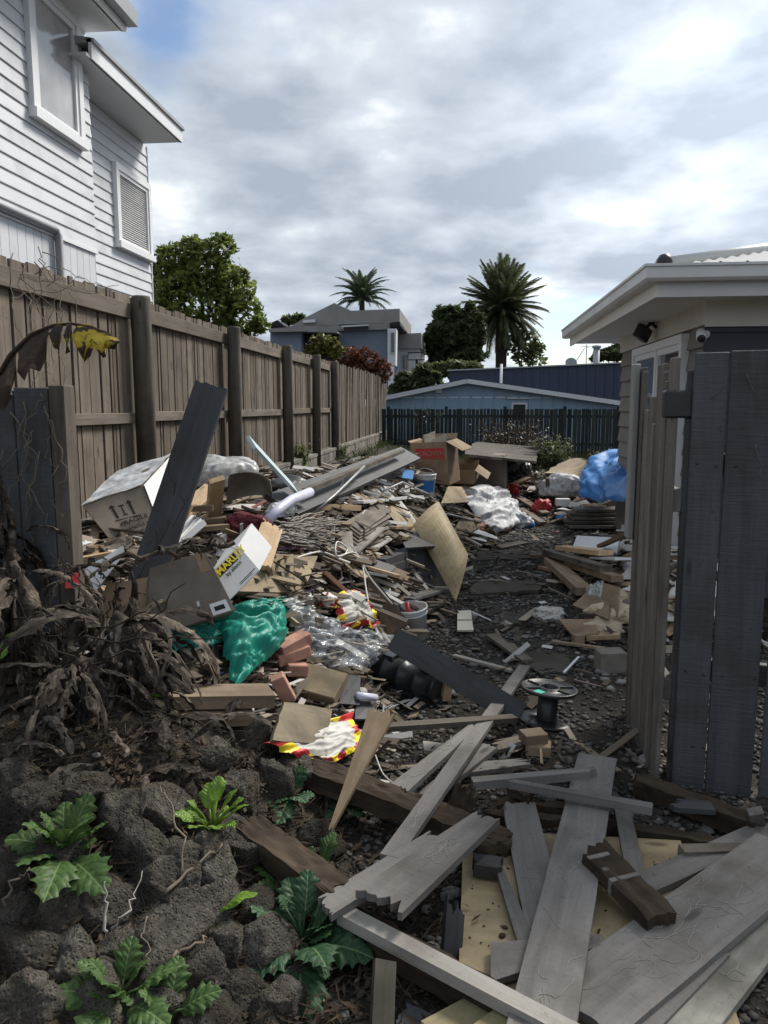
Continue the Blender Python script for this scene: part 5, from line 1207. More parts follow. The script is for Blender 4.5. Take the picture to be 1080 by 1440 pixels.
# yellowing torn leaf over the panel
e_ = empty('banana_leaf', at_y(60, 500, 3.0), 'torn yellow and brown banana leaf arching over the dark panel', 'leaf')
mid = [at_y(px, py, Y) for px, py, Y in ((-10,545,3.05),(15,500,3.02),(45,470,3.0),(75,458,2.98),(100,455,2.97),(130,460,2.96),(155,471,2.95),(168,479,2.95))]
MB().tube(mid, [.014, .012, .010, .008, .006, .005, .004, .002], 6).build('midrib', 'brown_leaf', e_, True)
def blade(a, b_, lens, m, seed):
    r = random.Random(seed); V_ = []; F_ = []; n_ = len(lens)-1; nj = 5
    for i in range(n_+1):
        q = a.lerp(b_, i/n_)+Vector((0, 0, .012*math.sin(math.pi*i/n_)))
        for j in range(nj+1):
            f = j/nj; V_.append(q+Vector((.012*math.sin(i*1.9+seed)*f+.01*r.gauss(0, .3), -.03*math.sin(f*2.2)+.014*math.sin(i*2.3+j)*f, -lens[i]*f)))
    for i in range(n_):
        for j in range(nj): F_.append((i*(nj+1)+j, (i+1)*(nj+1)+j, (i+1)*(nj+1)+j+1, i*(nj+1)+j+1))
    mesh_ = mesh('blade', V_, F_, True); return link('blade', mesh_, m, e_)
blade(mid[0], mid[1].lerp(mid[2], .4), [.02,.10,.16,.18,.15,.17,.10], 'brown_leaf', 1); blade(mid[1].lerp(mid[2], .4), mid[3], [.10,.16,.13,.16,.12,.05], 'brown_leaf', 2)
blade(mid[3], mid[3].lerp(mid[4], .6), [.04,.10,.11,.06], 'yellow_leaf', 3); blade(mid[3].lerp(mid[4], .75), mid[4].lerp(mid[5], .1), [.06,.12,.13,.05], 'yellow_leaf', 7); blade(mid[4].lerp(mid[5], .3), mid[5].lerp(mid[6], .2), [.05,.12,.155,.15,.12,.06], 'yellow_leaf', 4)
blade(mid[5].lerp(mid[6], .3), mid[7], [.05,.11,.10,.06,.05,.01], 'yellow_leaf', 5)
# green banana shoots left alive
e_ = empty('banana_shoot', at_y(10, 910, 2.6), 'bright green banana leaf shoot against the dead stumps', 'leaf')
me = LV[4].copy(); me.materials.append(M['weed_bright']); link('leaf', me, None, e_, Matrix.Translation(at_y(32, 885, 2.6)) @ Matrix.Rotation(R_(225), 4, 'Z') @ Matrix.Rotation(R_(35), 4, 'Y') @ Matrix.Scale(.17, 4)); 
MB().tube([at_y(46, 880, 2.6), at_y(32, 885, 2.6), at_y(8, 895, 2.6)], [.006, .008, .004], 6).build('stalk', 'weed_bright', e_, True)
e_ = tag(MB().tube([at_y(190, 985, 2.6), at_y(215, 977, 2.6), at_y(238, 978, 2.6)], [.006, .009, .003], 6).build('green_shoot', 'weed_bright', None, True), 'thin lime green shoot poking out of the dead banana stump', 'shoot')
# dry creeper hanging on the boundary fence and on the post
r = random.Random(15); pts = []
paths = []
for k in range(12):
    x0 = r.uniform(-30, 60); y0 = r.uniform(350, 400); Yc = r.uniform(3.4, 3.9); q = [at_y(x0, y0, Yc)]; x, y = x0, y0
    for j in range(4): x += r.gauss(6, 14); y += r.uniform(20, 60); q.append(at_y(x, y, Yc+r.gauss(0, .03)))
    paths.append(q)
for k in range(6):
    x, y = r.uniform(0, 60), r.uniform(380, 420); q = [at_y(x, y, 3.8)]
    for j in range(3): x += r.uniform(25, 55); y += r.gauss(14, 12); q.append(at_y(x, y, 3.95))
    paths.append(q)
tag(twigs('dry_creeper', paths, .0028, 'twig', None, .012, 3), 'tangle of dry pale creeper stems hanging against the boundary fence', 'creeper')
paths = []
for k in range(9):
    x, y = r.uniform(0, 88), r.uniform(548, 640); q = [at_y(x, y, 3.26)]
    for j in range(4): x = min(92, x+r.gauss(2, 14)); y += r.uniform(8, 50); q.append(at_y(x, y, 3.26-r.random()*.02))
    paths.append(q)
tag(twigs('dry_roots', paths, .003, 'twig', None, .008, 4), 'dead creeper roots clinging to the dark panel and gatepost', 'creeper')
fb = Vector((-.215, -.977, 0))*.006
for k, (pp_, l_) in enumerate(((((1048,525),(1055,540),(1062,556)), 'dry creeper bit on the widest dark board'), (((1000,560),(1012,548),(1022,538)), 'dry creeper bit across the joint of the dark boards'), (((1060,625),(1066,640),(1070,655),(1066,668)), 'dry creeper bit near the picket edge'))):
    tag(twigs('creeper_bit', [[fo+fd*((at_y(px, py, 3.13)-fo).dot(fd))+Vector((0, 0, at_y(px, py, 3.13).z))+fb for px, py in pp_]], .0025, 'twig', None, .002, k), l_, 'creeper')

# ================================================================== THE RUBBISH HEAPS
def proj(p):
    v = Vector(p)-EYE; d = v.dot(CF); return 540+FPX*v.dot(CR)/d, 720-FPX*v.dot(CU)/d
# rubble core of the heaps
def core(name, label, x0, x1, y0, y1, step, hf):
    V_ = []; F_ = []; nx = int((x1-x0)/step); ny = int((y1-y0)/step); idx = {}
    for j in range(ny+1):
        for i in range(nx+1):
            x, y = x0+i*step, y0+j*step; h_ = hf(x, y); z = T(x, y)-.03
            if h_ > .015: z = T(x, y)+h_*(.93+.10*noise.noise(Vector((x*3, y*3, 0))))+ridged(Vector((x*6, y*6, 2)), 3)*.035*min(1, h_*4)-.06
            idx[i, j] = len(V_); V_.append((x, y, z))
    for j in range(ny):
        for i in range(nx):
            if any(hf(x0+(i+a)*step, y0+(j+b_)*step) > .015 for a in (0, 1) for b_ in (0, 1)): F_.append((idx[i, j], idx[i+1, j], idx[i+1, j+1], idx[i, j+1]))
    return tag(link(name, mesh(name, V_, F_, True), 'heap_soil'), label, None, None, 'stuff')
core('rubble', 'dark rubble and soil filling the main rubbish heap', -2.62, 1.2, 3.2, 13.8, .06, heap)
core('rubble', 'dark rubble under the low heaps along the grey house', .2, 3.4, 4.6, 14.2, .07, heap2)

HERO = []
def P(px, py, lift=0.0): return hit(px, py, lift)
def reserve(pts, m_=6):
    xs = [p[0] for p in pts]; ys = [p[1] for p in pts]; HERO.append((min(xs)-m_, min(ys)-m_, max(xs)+m_, max(ys)+m_))
def hp(label, a, b_, w, t_=.022, m='dirty_wood', roll=0, jag=(0, 0), name='plank', cat='plank', taper=(1, 1), bow=0, res=True):
    """plank between two picture points resting on the heap; third value is the height over its surface"""
    p0, p1 = P(*a), P(*b_)
    if res: reserve([a[:2], b_[:2]], 4)
    return plank(name, p0, p1, w, t_, m, roll, jag, label, cat, taper=taper, bow=bow)
def sheet(name, label, cat, q, t_, m, sag=0, n=6, rag=0, up=None):
    reserve([c[:2] for c in q])
    return panel(name, [P(*c) for c in q], t_, m, label, cat, sag=sag, n=n, rag=rag)
def crumple(name, label, cat, px, py, s, m, seed, lift=.0, amp=.16, fr=2.2, sub=5, rot=0, flat=.5, group=None, res=True, pt=None):
    c = pt or P(px, py, lift); off = Vector((seed*5.3, seed*2.1, 0)); bm = bmesh.new(); bmesh.ops.create_icosphere(bm, subdivisions=sub, radius=1)
    for v in bm.verts:
        d = v.co.copy(); k = 1 + noise.noise(d*1.2+off)*.35 + (creases(d*fr*1.7+off)-.5)*amp*.9 + (1-abs(noise.noise(Vector((math.atan2(d.y, d.x)*2.2+noise.noise(d*2+off), d.z*1.3, seed))))*2.6)*amp*.7*(1-abs(d.z)**4)
        q = Vector((d.x*s[0], d.y*s[1], d.z*s[2]))*k
        if q.z < -s[2]*flat: q.z = -s[2]*flat + (q.z+s[2]*flat)*.15
        v.co = q
    me = bpy.data.meshes.new(name); bm.to_mesh(me); bm.free()
    for p in me.polygons: p.use_smooth = True
    me.shade_flat() if False else None
    if res: reserve([proj(c+Vector((dx*s[0], 0, dz*s[2]))) for dx in (-.8, .8) for dz in (-.5, .8)], 2)
    o = link(name, me, m, None, Matrix.Translation(c+Vector((0, 0, s[2]*flat*.6))) @ Matrix.Rotation(rot, 4, 'Z')); return tag(o, label, cat, group)
def drape(name, label, cat, q, m, n=64, bulge=.05, amp=.03, fr=9, seed=1, lift=.02, rag=.03, base=None, thick=0, border=False, flow=.5):
    """creased film laid over the heap between four picture points"""
    c = [P(x, y, l) for x, y, l in q]; reserve([k[:2] for k in q]); off = Vector((seed*3.7, 0, seed*1.3)); V_ = []; F_ = []; r = random.Random(seed)
    o_ = sum(c, Vector())/4; nrm = (c[1]-c[0]).cross(c[3]-c[0]).normalized()
    if nrm.dot(EYE-o_) < 0: nrm = -nrm
    for i in range(n+1):
        for j in range(n+1):
            u, v = i/n, j/n; e_ = 1+.0*u
            p = c[0]*(1-u)*(1-v)+c[1]*u*(1-v)+c[2]*u*v+c[3]*(1-u)*v; ed = 16*u*(1-u)*v*(1-v)
            wv = noise.noise(Vector((u*2.2, v*2.2, seed)))*.5; a_ = u*math.cos(flow)+v*math.sin(flow); b__ = -u*math.sin(flow)+v*math.cos(flow)
            fold = (1-abs(noise.noise(Vector((b__*fr*.75+wv*2.5, a_*1.7, seed*3.1))))*2.6) + .55*(1-abs(noise.noise(Vector((b__*fr*1.7+wv*4, a_*3.1, seed*7.7))))*2.6) + .35*(1-abs(noise.noise(Vector((a_*fr*1.2+wv*3, b__*2.2, seed*5.3))))*2.6)
            p = p+nrm*(bulge*ed**.5 + amp*.75*(fold-.9) + amp*.35*(creases(p*fr*2.2+off)-.5))
            p = p+Vector((noise.noise(p*5+off), noise.noise(p*5+off+Vector((7, 0, 0))), 0))*rag
            V_.append(p)
    k = n+1
    for i in range(n):
        for j in range(n): F_.append((i*k+j, (i+1)*k+j, (i+1)*k+j+1, i*k+j+1))
    me = mesh(name, [v-o_ for v in V_], F_, True)
    ob = tag(link(name, me, m, None, Matrix.Translation(o_)), label, cat)
    if border:
        me.materials.append(M['red_print']); me.materials.append(M['yellow_print']); w_ = max(2, n//8)
        for i in range(n):
            for j in range(n):
                if min(i, j, n-1-i, n-1-j) < w_: me.polygons[i*n+j].material_index = 1 + ((i if min(j, n-1-j) < min(i, n-1-i) else j)//(w_+3)) % 2
    return ob
def carton(name, label, cat, f, depth, m, open_top=False, flap=.5, pts=None, th=.006):
    """box from its front face (TL,TR,BR,BL as px,py,Y) pushed back by a depth vector; walls, flaps"""
    c = pts or [at_y(*q) for q in f]; reserve([proj(p) for p in c], 3); d = Vector(depth); o = (c[2]+c[3])/2
    e_ = empty(name, o, label, cat)
    n_ = (c[1]-c[0]).cross(c[3]-c[0]).normalized()
    def wallp(nm, q, mm=m): return panel(nm, q, th, mm, parent=e_, n=3, sag=.0)
    k = [p+d for p in c]
    wallp('front_face', [c[3], c[2], c[1], c[0]]); wallp('back_face', [k[3], k[2], k[1], k[0]]); wallp('side_face', [c[3], k[3], k[0], c[0]]); wallp('side_face', [c[2], k[2], k[1], c[1]]); wallp('base', [c[3], c[2], k[2], k[3]])
    if not open_top: wallp('top', [c[0], c[1], k[1], k[0]])
    else:
        up = ((c[0]-c[3]).normalized()); dn = d.normalized(); rt = (c[1]-c[0]).normalized(); L_ = d.length*flap
        wallp('flap', [c[1], k[1], k[1]+(rt*.9-up*.55)*L_, c[1]+(rt*.9-up*.55)*L_]); wallp('flap', [c[0], k[0], k[0]+(-rt*.35+up*.25)*L_*.4, c[0]+(-rt*.35+up*.25)*L_*.4]); wallp('flap', [k[0], k[1], k[1]+(up*.5+dn*.4)*L_*.6, k[0]+(up*.5+dn*.4)*L_*.6])
    return e_, c
def lettering(txt, parent, o, x, nrm, size, m, bold=0, name='lettering'):
    cu = bpy.data.curves.new(name, 'FONT'); cu.body = txt; cu.size = size; cu.extrude = .0006; cu.offset = bold; cu.materials.append(M[m])
    ob = bpy.data.objects.new(name, cu); me = bpy.data.meshes.new_from_object(ob); bpy.data.objects.remove(ob)
    return link(name, me, m, parent, frame_mat(o, x, nrm))
def decal(parent, c, u0, u1, v0, v1, m, name, off=.005, tri=False):
    """flat print on a carton's front face; u along TL->TR, v down TL->BL"""
    def pt(u, v): return c[0]*(1-u)*(1-v)+c[1]*u*(1-v)+c[2]*u*v+c[3]*(1-u)*v
    q = [pt(u0, v1), pt(u1, v1), pt(u1, v0), pt(u0, v0)] if not tri else [pt(u0, v1), pt(u1, v1), pt((u0+u1)/2+.004, v0), pt((u0+u1)/2-.004, v0)]; n_ = (c[2]-c[3]).cross(c[0]-c[3]).normalized()
    if n_.dot(EYE-c[0]) < 0: n_ = -n_
    me = MB().add([p+n_*off for p in q]+[p+n_*(off-.0008) for p in q], [(0, 1, 2, 3), (7, 6, 5, 4), (0, 4, 5, 1), (1, 5, 6, 2), (2, 6, 7, 3), (3, 7, 4, 0)])
    me.build(name, m, parent); return pt, n_

# ---------------- cartons
e_, c = carton('cardboard_carton', 'large brown cardboard carton tilted at the front of the heap', 'carton', [(212,800,3.10),(288,776,3.20),(330,858,3.12),(205,898,3.0)], (-.13, .26, -.12), 'cardboard_grey')
decal(e_, c, .76, .965, .80, .985, 'paper', 'shipping_label'); decal(e_, c, .80, .92, .86, .93, 'black_print', 'barcode', .0062); decal(e_, c, .62, .655, .70, .78, 'paper', 'small_label'); decal(e_, c, .80, .97, -.0, .30, 'tan_tape' if 'tan_tape' in M else 'cardboard', 'tape')
e_, c = carton('printed_carton', 'white carton printed with a black and yellow brand band', 'carton', [(297,806,3.30),(335,768,3.40),(364,802,3.38),(321,845,3.26)], (.02, .16, .08), 'paper')
pt, n_ = decal(e_, c, .0, .78, .04, .30, 'black_print', 'brand_band')
decal(e_, c, .0, .12, .05, .29, 'yellow_print', 'brand_mark', .0065)
xx = (c[1]-c[0]); lettering('MARLEY', e_, pt(.14, .26)+n_*.0065, xx, n_, .048, 'yellow_print', .0012); lettering('by aliaxis', e_, pt(.30, .46)+n_*.0055, xx, n_, .026, 'black_print'); decal(e_, c, .45, .95, .86, .88, 'black_print', 'print_line'); decal(e_, c, .45, .85, .91, .925, 'black_print', 'print_line')
e_, c = carton('fragile_carton', 'plastic wrapped carton marked fragile lying against the timber fence', 'carton', [(117,712,4.12),(200,684,4.27),(232,765,4.12),(165,772,3.97)], (.0, .45, .15), 'cardboard_grey')
drape_c = c
pt, n_ = decal(e_, c, .36, .40, .20, .42, 'black_print', 'arrow_stem'); decal(e_, c, .325, .435, .155, .21, 'black_print', 'arrow_head', tri=True); decal(e_, c, .66, .70, .20, .42, 'black_print', 'arrow_stem'); decal(e_, c, .625, .735, .155, .21, 'black_print', 'arrow_head', tri=True); decal(e_, c, .31, .78, .45, .465, 'black_print', 'arrow_base')
decal(e_, c, .48, .58, .20, .23, 'black_print', 'glass_symbol'); decal(e_, c, .52, .54, .23, .38, 'black_print', 'glass_symbol'); decal(e_, c, .49, .57, .38, .40, 'black_print', 'glass_symbol')
xx = (c[1]-c[0])
for tx, v_, sz in (('FRAGILE', .58, .042), ('HANDLE WITH CARE', .70, .030), ('THIS WAY UP', .80, .030)): lettering(tx, e_, pt(.34, v_)+n_*.0055, xx, n_, sz, 'black_print', .0006)
tp = [c[0], c[1], c[1]+Vector((.0, .45, .15)), c[0]+Vector((.0, .45, .15))]
V_ = []; F_ = []; n = 26
for i in range(n+1):
    for j in range(n+1):
        u, v = -.02+1.04*i/n, -.03+1.04*j/n; p = tp[0]*(1-u)*(1-v)+tp[1]*u*(1-v)+tp[2]*u*v+tp[3]*(1-u)*v
        V_.append(p+Vector((0, -.0, .012+.016*(creases(p*9)-.4))))
for i in range(n):
    for j in range(n): F_.append((i*(n+1)+j, (i+1)*(n+1)+j, (i+1)*(n+1)+j+1, i*(n+1)+j+1))
link('plastic_wrap', mesh('plastic_wrap', V_, F_, True), 'film_white', e_)
link('side_wrap', (lambda q: mesh('side_wrap', *(lambda a: (a.v, a.f))(MB().add(q, [(0, 1, 2, 3)]))))([c[1]+Vector((.012, 0, .01)), c[2]+Vector((.012, 0, 0)), c[2]+Vector((.012, .45, .15)), c[1]+Vector((.012, .45, .16))]), 'paper', e_)
e_, c = carton('open_carton', 'tall open brown carton with a red brand print standing on the heap', 'carton', [(577,623,9.1),(627,621,9.0),(632,682,8.95),(582,676,9.05)], (.12, .40, .02), 'cardboard', True)
pt, n_ = decal(e_, c, .13, .93, .15, .42, 'red_print', 'brand_panel'); lettering('CROWN', e_, pt(.19, .35)+n_*.0065, (c[1]-c[0]), n_, .082, 'cardboard', .0015); decal(e_, c, .20, .88, .375, .395, 'cardboard', 'print_line', .0062)
for (a, b_) in (((597,612,9.2),(612,606,9.25)), ((607,618,9.15),(628,610,9.2))):
    p0, p1 = at_y(*a), at_y(*b_); panel('inner_liner', [p0, p1, p1-Vector((0, 0, .2)), p0-Vector((0, 0, .2))], .006, 'cream_tile', parent=e_, n=2)
carton('cardboard_box', 'open low cardboard box beside the tall open carton', 'carton', [(634,660,9.7),(668,662,9.6),(667,680,9.6),(634,680,9.7)], (.05, .35, .05), 'cardboard', True)
carton('wooden_box', 'small brown box wedged above the white pail of tools', 'box', [(496,842,4.9),(533,840,4.95),(535,866,4.9),(500,866,4.85)], (.05, .14, .04), 'brown_box' if 'brown_box' in M else 'cardboard')
carton('cardboard_box', 'grey-brown box corner poking out between the pine offcuts', 'carton', [(302,664,5.6),(340,670,5.6),(338,690,5.5),(300,686,5.5)], (.05, .2, .05), 'cardboard')
carton('torn_carton', 'torn folded carton beside the maroon cloth', 'carton', [(306,712,5.0),(322,710,5.0),(328,730,4.95),(308,734,4.95)], (.25, .10, .03), 'cardboard_grey')
carton('storage_chest', 'brown wooden chest standing behind the white plastic sheeting', 'chest', [(659,640,11.1),(709,641,11.0),(710,686,10.9),(660,684,11.0)], (.06, .5, .0), 'brown_chest' if 'brown_chest' in M else 'cardboard_grey')

# ---------------- sheets and boards
sheet('fibreboard_sheet', 'tan fibreboard slab lying above the teal tarp', 'board', [(331,834,.12),(423,836,.10),(444,784,.08),(383,781,.10)], .035, 'fibreboard', n=3)
q = [at_y(581,738,6.35), at_y(617,706,6.75), at_y(658,780,6.15), at_y(641,846,5.75)]; reserve([(581,706),(658,846)])
panel('curved_sheet', [q[0], q[1], q[2], q[3]], .008, 'plywood_clean' if 'plywood_clean' in M else 'plywood', 'curved tan hardboard sheet leaning off the side of the heap', 'sheet', sag=-.10, n=12)
sheet('steel_sheet', 'bent grey steel sheet below the long dark trough', 'sheet', [(470,702,.10),(576,692,.10),(570,655,.12),(488,664,.16)], .01, 'steel_sheet', sag=.06)
o = hp('long dark panel with pale edge sloping down from the tall open carton', (395,712,.12), (577,638,.30), .24, .03, 'dark_plank', roll=R_(28), name='dark_sheet', cat='sheet')
hp('pale plank edge along the top of the long dark panel', (430,690,.22), (566,634,.38), .05, .03, 'dirty_wood', name='board', cat='board')
hp('white painted board lying level under the steel sheet', (503,706,.10), (590,698,.10), .09, .02, 'white_plastic', name='board', cat='board')
hp('pine plank lying level beside the white pipe', (412,712,.06), (500,714,.07), .10, .04, 'fresh_pine')
hp('reddish brown timber end under the pine plank', (408,722,.05), (448,722,.05), .10, .04, 'brown_wood', name='timber_end', cat='offcut')
hp('cream board piece behind the leaning sheet', (545,742,.08), (574,741,.08), .14, .02, 'cream_board' if 'cream_board' in M else 'tan_wood', name='board', cat='board')
hp('orange-brown shelf board behind the leaning sheet', (552,756,.08), (592,758,.07), .16, .025, 'brown_wood', name='board', cat='board')
for k in range(6):
    hp('grey-green fluted board in the fanned pack on the heap', (497-k*1.5, 742+k*4.5, .10-.012*k), (541-k*1.0, 713+k*8, .13-.02*k), .13, .02, 'dirty_wood', roll=R_(35), name='fluted_board', cat='board', res=(k == 0))['group'] = 'fanned pack of fluted boards'
hp('whitish warped board at the foot of the fluted pack', (490,778,.07), (532,742,.12), .12, .015, 'pale_plank', jag=(.05, .02), name='board', cat='board')
hp('white flaked board scrap by the fluted pack', (520,772,.05), (552,752,.07), .10, .012, 'paper_dirty', jag=(.05, .06), name='board', cat='board')
hp('pale blue painted strip leaning on the block wall', (353,622,.52), (414,688,.18), .10, .02, 'pale_blue_paint', roll=R_(50), name='door_strip', cat='strip')
hp('pinkish board sloping toward the printed wrapping', (450,802,.08), (494,842,.06), .12, .025, 'pink_pine')
hp('triangular brown board beside the white pail', (520,812,.12), (560,886,.12), .17, .02, 'brown_wood', roll=R_(40), taper=(.25, 1), name='board', cat='board')
hp('grey board lying inside the dark hollow of the heap', (566,842,.05), (622,826,.05), .18, .02, 'grey_plank', name='board', cat='board')
hp('short grey board at the mouth of the dark hollow', (590,862,.04), (618,846,.04), .10, .02, 'dirty_wood', name='board', cat='board')
cab = empty('dark_cabinet', at_y(590,840,6.6), 'dark open cabinet lying in the hollow behind the leaning sheet', 'cabinet')
q = [at_y(540,778,5.7), at_y(571,770,5.75), at_y(573,836,5.6), at_y(553,842,5.55)]; panel('side_panel', q, .018, 'dark_plank', parent=cab, n=2)
panel('top_panel', [at_y(570,772,5.75), at_y(628,768,6.3), at_y(622,752,6.6), at_y(560,752,6.2)], .02, 'dark_plank', parent=cab, n=2)
panel('back_panel', [at_y(566,770,6.0), at_y(632,770,6.4), at_y(632,845,6.2), at_y(566,840,5.85)], .02, 'dark_plank', parent=cab, n=2)
for k, (a, b_) in enumerate((((534,792,.10),(566,780,.10)), ((536,802,.06),(568,792,.06)))): hp(['upper charred brick lying by the dark cabinet side', 'lower charred brick lying by the dark cabinet side'][k], a, b_, .09, .06, 'tile_grey', name='charred_brick', cat='brick')
# pine offcuts near the fragile carton
hp('broad pine offcut slanting behind the dark propped board', (252,726,.12), (298,688,.22), .10, .04, 'fresh_pine', roll=R_(20))
hp('upright pine board end standing among the offcuts', (300,728,.08), (305,674,.34), .085, .03, 'fresh_pine', roll=R_(20), name='pine_post', cat='offcut')
hp('level pine lath across the upright pine board', (258,716,.18), (300,714,.18), .05, .03, 'tan_wood')
hp('pale pine plank edge along the dark propped board', (230,770,.10), (263,708,.28), .07, .03, 'fresh_pine', roll=R_(30))
hp('short tan offcut crossing under the upright pine board', (286,734,.10), (318,730,.10), .07, .03, 'tan_wood')
hp('yellowish lath lying level over the white trim', (276,744,.12), (322,740,.10), .05, .025, 'tan_wood')
for k in range(6): hp('thin white trim strip in the bundle beside the dark propped board', (232+k*5, 776-k*3, .06+.012*k), (268+k*4, 724+k*2, .10+.012*k), .03, .012, 'white_plastic', roll=R_(15*k), name='trim_strip', cat='trim', res=False)['group'] = 'bundle of white trim strips'
hp('torn orange-tan pine slab in front of the maroon cloth', (363,798,.14), (384,736,.22), .12, .035, 'fresh_pine', roll=R_(25), jag=(.02, .05))
hp('splintered tan fragment hanging off the pine slab', (384,812,.14), (376,772,.18), .06, .02, 'tan_wood', jag=(.08, .03), roll=R_(60), name='splinter', cat='offcut')
hp('brown box board lying under the fibreboard slab', (392,842,.05), (452,838,.05), .12, .03, 'cardboard_grey', name='board', cat='board')
# dark board propped against the fence
p0, p1 = at_y(186,880,3.32), at_y(298,541,3.75); o = plank('propped_board', p0, p1, .165, .03, 'dark_plank', R_(4), (0, .01), 'long dark painted board propped up in front of the fragile carton', 'plank', up=(0, -1, .2)); roots_on(o, (p1-p0).length, .165, .03, 26, 71, 'twig_dark'); HERO.append((165, 535, 320, 880))
for k, (a, b_) in enumerate((((92,742,4.3),(150,738,4.35)), ((92,765,4.25),(168,752,4.3)))):
    plank('plank', at_y(*a), at_y(*b_), .10, .06, 'dark_plank' if k == 0 else 'dirty_wood', 0, (0, 0), ['dark beam stacked behind the mossy gatepost', 'grey beam stacked under the dark beam by the gatepost'][k], 'beam')
panel('white_card', [at_y(128,840,3.25), at_y(178,775,3.35), at_y(172,768,3.4), at_y(120,800,3.3)], .004, 'paper', 'white card sheet showing behind the dead banana stumps', 'card', n=2)
panel('red_card', [at_y(92,828,3.2), at_y(112,826,3.2), at_y(110,804,3.3), at_y(93,808,3.3)], .004, 'red_card' if 'red_card' in M else 'red_print', 'bright pinkish red card scrap beside the mossy gatepost', 'card', n=2)
panel('brown_carton_sheet', [at_y(135,868,3.25), at_y(212,868,3.22), at_y(220,810,3.35), at_y(150,822,3.35)], .006, 'cardboard', 'flattened brown carton half hidden by the dark propped board', 'carton', n=2)
# timbers at the front of the heap
plank('timber', at_z(240,980,.49), at_z(380,978,.44), .14, .05, 'tan_wood', 0, (0, 0), 'upper tan timber lying along the front of the heap', 'timber')
plank('timber', at_z(245,1006,.43), at_z(352,1003,.39), .13, .05, 'tan_wood', 0, (0, 0), 'lower tan timber beneath the other at the front of the heap', 'timber')
# bricks
def block(name, label, px, py, lift, s, m, rot, cat, tilt=(0, 0), bev=.004, pt=None):
    p = pt or P(px, py, lift); reserve([(px-14, py-10), (px+14, py+10)], 3)
    o = MB().box((-s[0]/2, -s[1]/2, -s[2]/2), (s[0]/2, s[1]/2, s[2]/2)).build(name, m, None, mat=Matrix.Translation(p) @ Matrix.Rotation(R_(rot), 4, 'Z') @ Matrix.Rotation(R_(tilt[0]), 4, 'X') @ Matrix.Rotation(R_(tilt[1]), 4, 'Y'), bev=bev); return tag(o, label, cat)
block('brick', 'pink brick lying highest by the teal tarp', 412, 905, .17, (.17, .085, .055), 'terracotta', 48, 'brick', (0, -14))
block('brick', 'pink brick second down under the highest one', 410, 920, .12, (.17, .085, .055), 'terracotta', 40, 'brick', (0, -8))
block('brick', 'pink brick squeezed beside the tan block', 416, 940, .09, (.10, .085, .055), 'terracotta', 30, 'brick', (0, 8))
block('brick', 'pink brick standing steeply over the patched board', 398, 968, .13, (.06, .05, .14), 'terracotta', 20, 'brick', (14, -24))
block('fibreboard_block', 'tan fibreboard block tilted above the patched board', 450, 962, .12, (.22, .16, .06), 'fibreboard', -18, 'block', (28, 8))
sheet('patched_board', 'worn square tan board lying on the red and yellow paper', 'board', [(382,1042,.12),(450,1050,.11),(466,1000,.13),(398,988,.15)], .02, 'stained_board', n=5, rag=.006)
sheet('tile', 'dark grey tile standing behind the tan fibreboard block', 'tile', [(476,990,.12),(504,992,.12),(506,952,.18),(480,948,.20)], .012, 'tile_grey', n=2)
sheet('tile', 'grey tile lower down behind the short white pipe', 'tile', [(498,1012,.08),(530,1012,.08),(528,984,.10),(500,982,.12)], .012, 'tile_grey', n=2)
o = MB().tube([P(503,978,.16), P(528,981,.14)], .018, 12).build('pipe', 'pvc', None, True); tag(o, 'short white pipe offcut beside the dark tiles', 'pipe')
o = MB().tube([P(376,732,.14), P(392,716,.20), P(410,703,.24), P(436,692,.26)], .030, 14).build('pipe', 'pvc', None, True); tag(o, 'bent white plastic pipe sticking out of the heap', 'pipe'); reserve([(376,690),(437,732)])
o = MB().tube([P(442,720,.10), P(470,697,.18), P(500,668,.25), P(512,656,.28)], .012, 10).build('conduit', 'steel_sheet', None, True); tag(o, 'thin grey metal conduit lying along the long dark panel', 'conduit')
o = MB().tube([P(540,690,.16), P(566,678,.22), P(600,694,.18), P(612,704,.12)], .010, 8).build('conduit', 'grey_metal', None, True); tag(o, 'thin grey rod in front of the white paint pail', 'rod')

# ---------------- pails and drain cylinder
def pail(label, base, r0, r1, h_, m_label=None, tilt=(0, 0), name='pail'):
    e_ = empty(name, base, label, 'bucket'); mt = Matrix.Translation(base) @ Matrix.Rotation(R_(tilt[0]), 4, 'X') @ Matrix.Rotation(R_(tilt[1]), 4, 'Y')
    MB().lathe([(0, 0), (r0, 0), (r1, h_), (r1+.006, h_), (r1+.006, h_-.02), (r1-.004, h_-.02)], 28).build('body', 'white_plastic', e_, True, mt)
    MB().lathe([(r1-.003, h_), (r0-.003, .01), (0, .01)], 28).build('inside', 'paper_dirty', e_, True, mt)
    for z in (.80, .88): MB().lathe([(r0+(r1-r0)*z, h_*z-.006), (r0+(r1-r0)*z+.007, h_*z), (r0+(r1-r0)*z, h_*z+.006)], 28).build('rim_ring', 'white_plastic', e_, True, mt)
    hp_ = [mt @ Vector((math.cos(a)*(r1+.004), math.sin(a)*(r1+.004)-.03*math.sin(a), h_*.86-.10*math.sin(a))) for a in [math.pi+math.pi*k/10 for k in range(11)]]
    MB().tube(hp_, .0035, 6).build('handle', 'grey_metal', e_, True)
    if m_label:
        g = MB(); n = 14
        for k in range(n+1):
            a = math.radians(-155+130*k/n)
            for z in (.22, .72): rr = r0+(r1-r0)*z+.002; g.v.append(Vector((rr*math.cos(a), rr*math.sin(a), h_*z)))
        for k in range(n): g.f.append((2*k, 2*k+2, 2*k+3, 2*k+1))
        g.build('label', m_label, e_, True, mt)
    return e_
b0 = at_y(597, 698, 8.35); pail('white paint pail with a blue label standing before the open carton', b0, .105, .122, .25, 'blue_print'); reserve([(582,664),(612,698)])
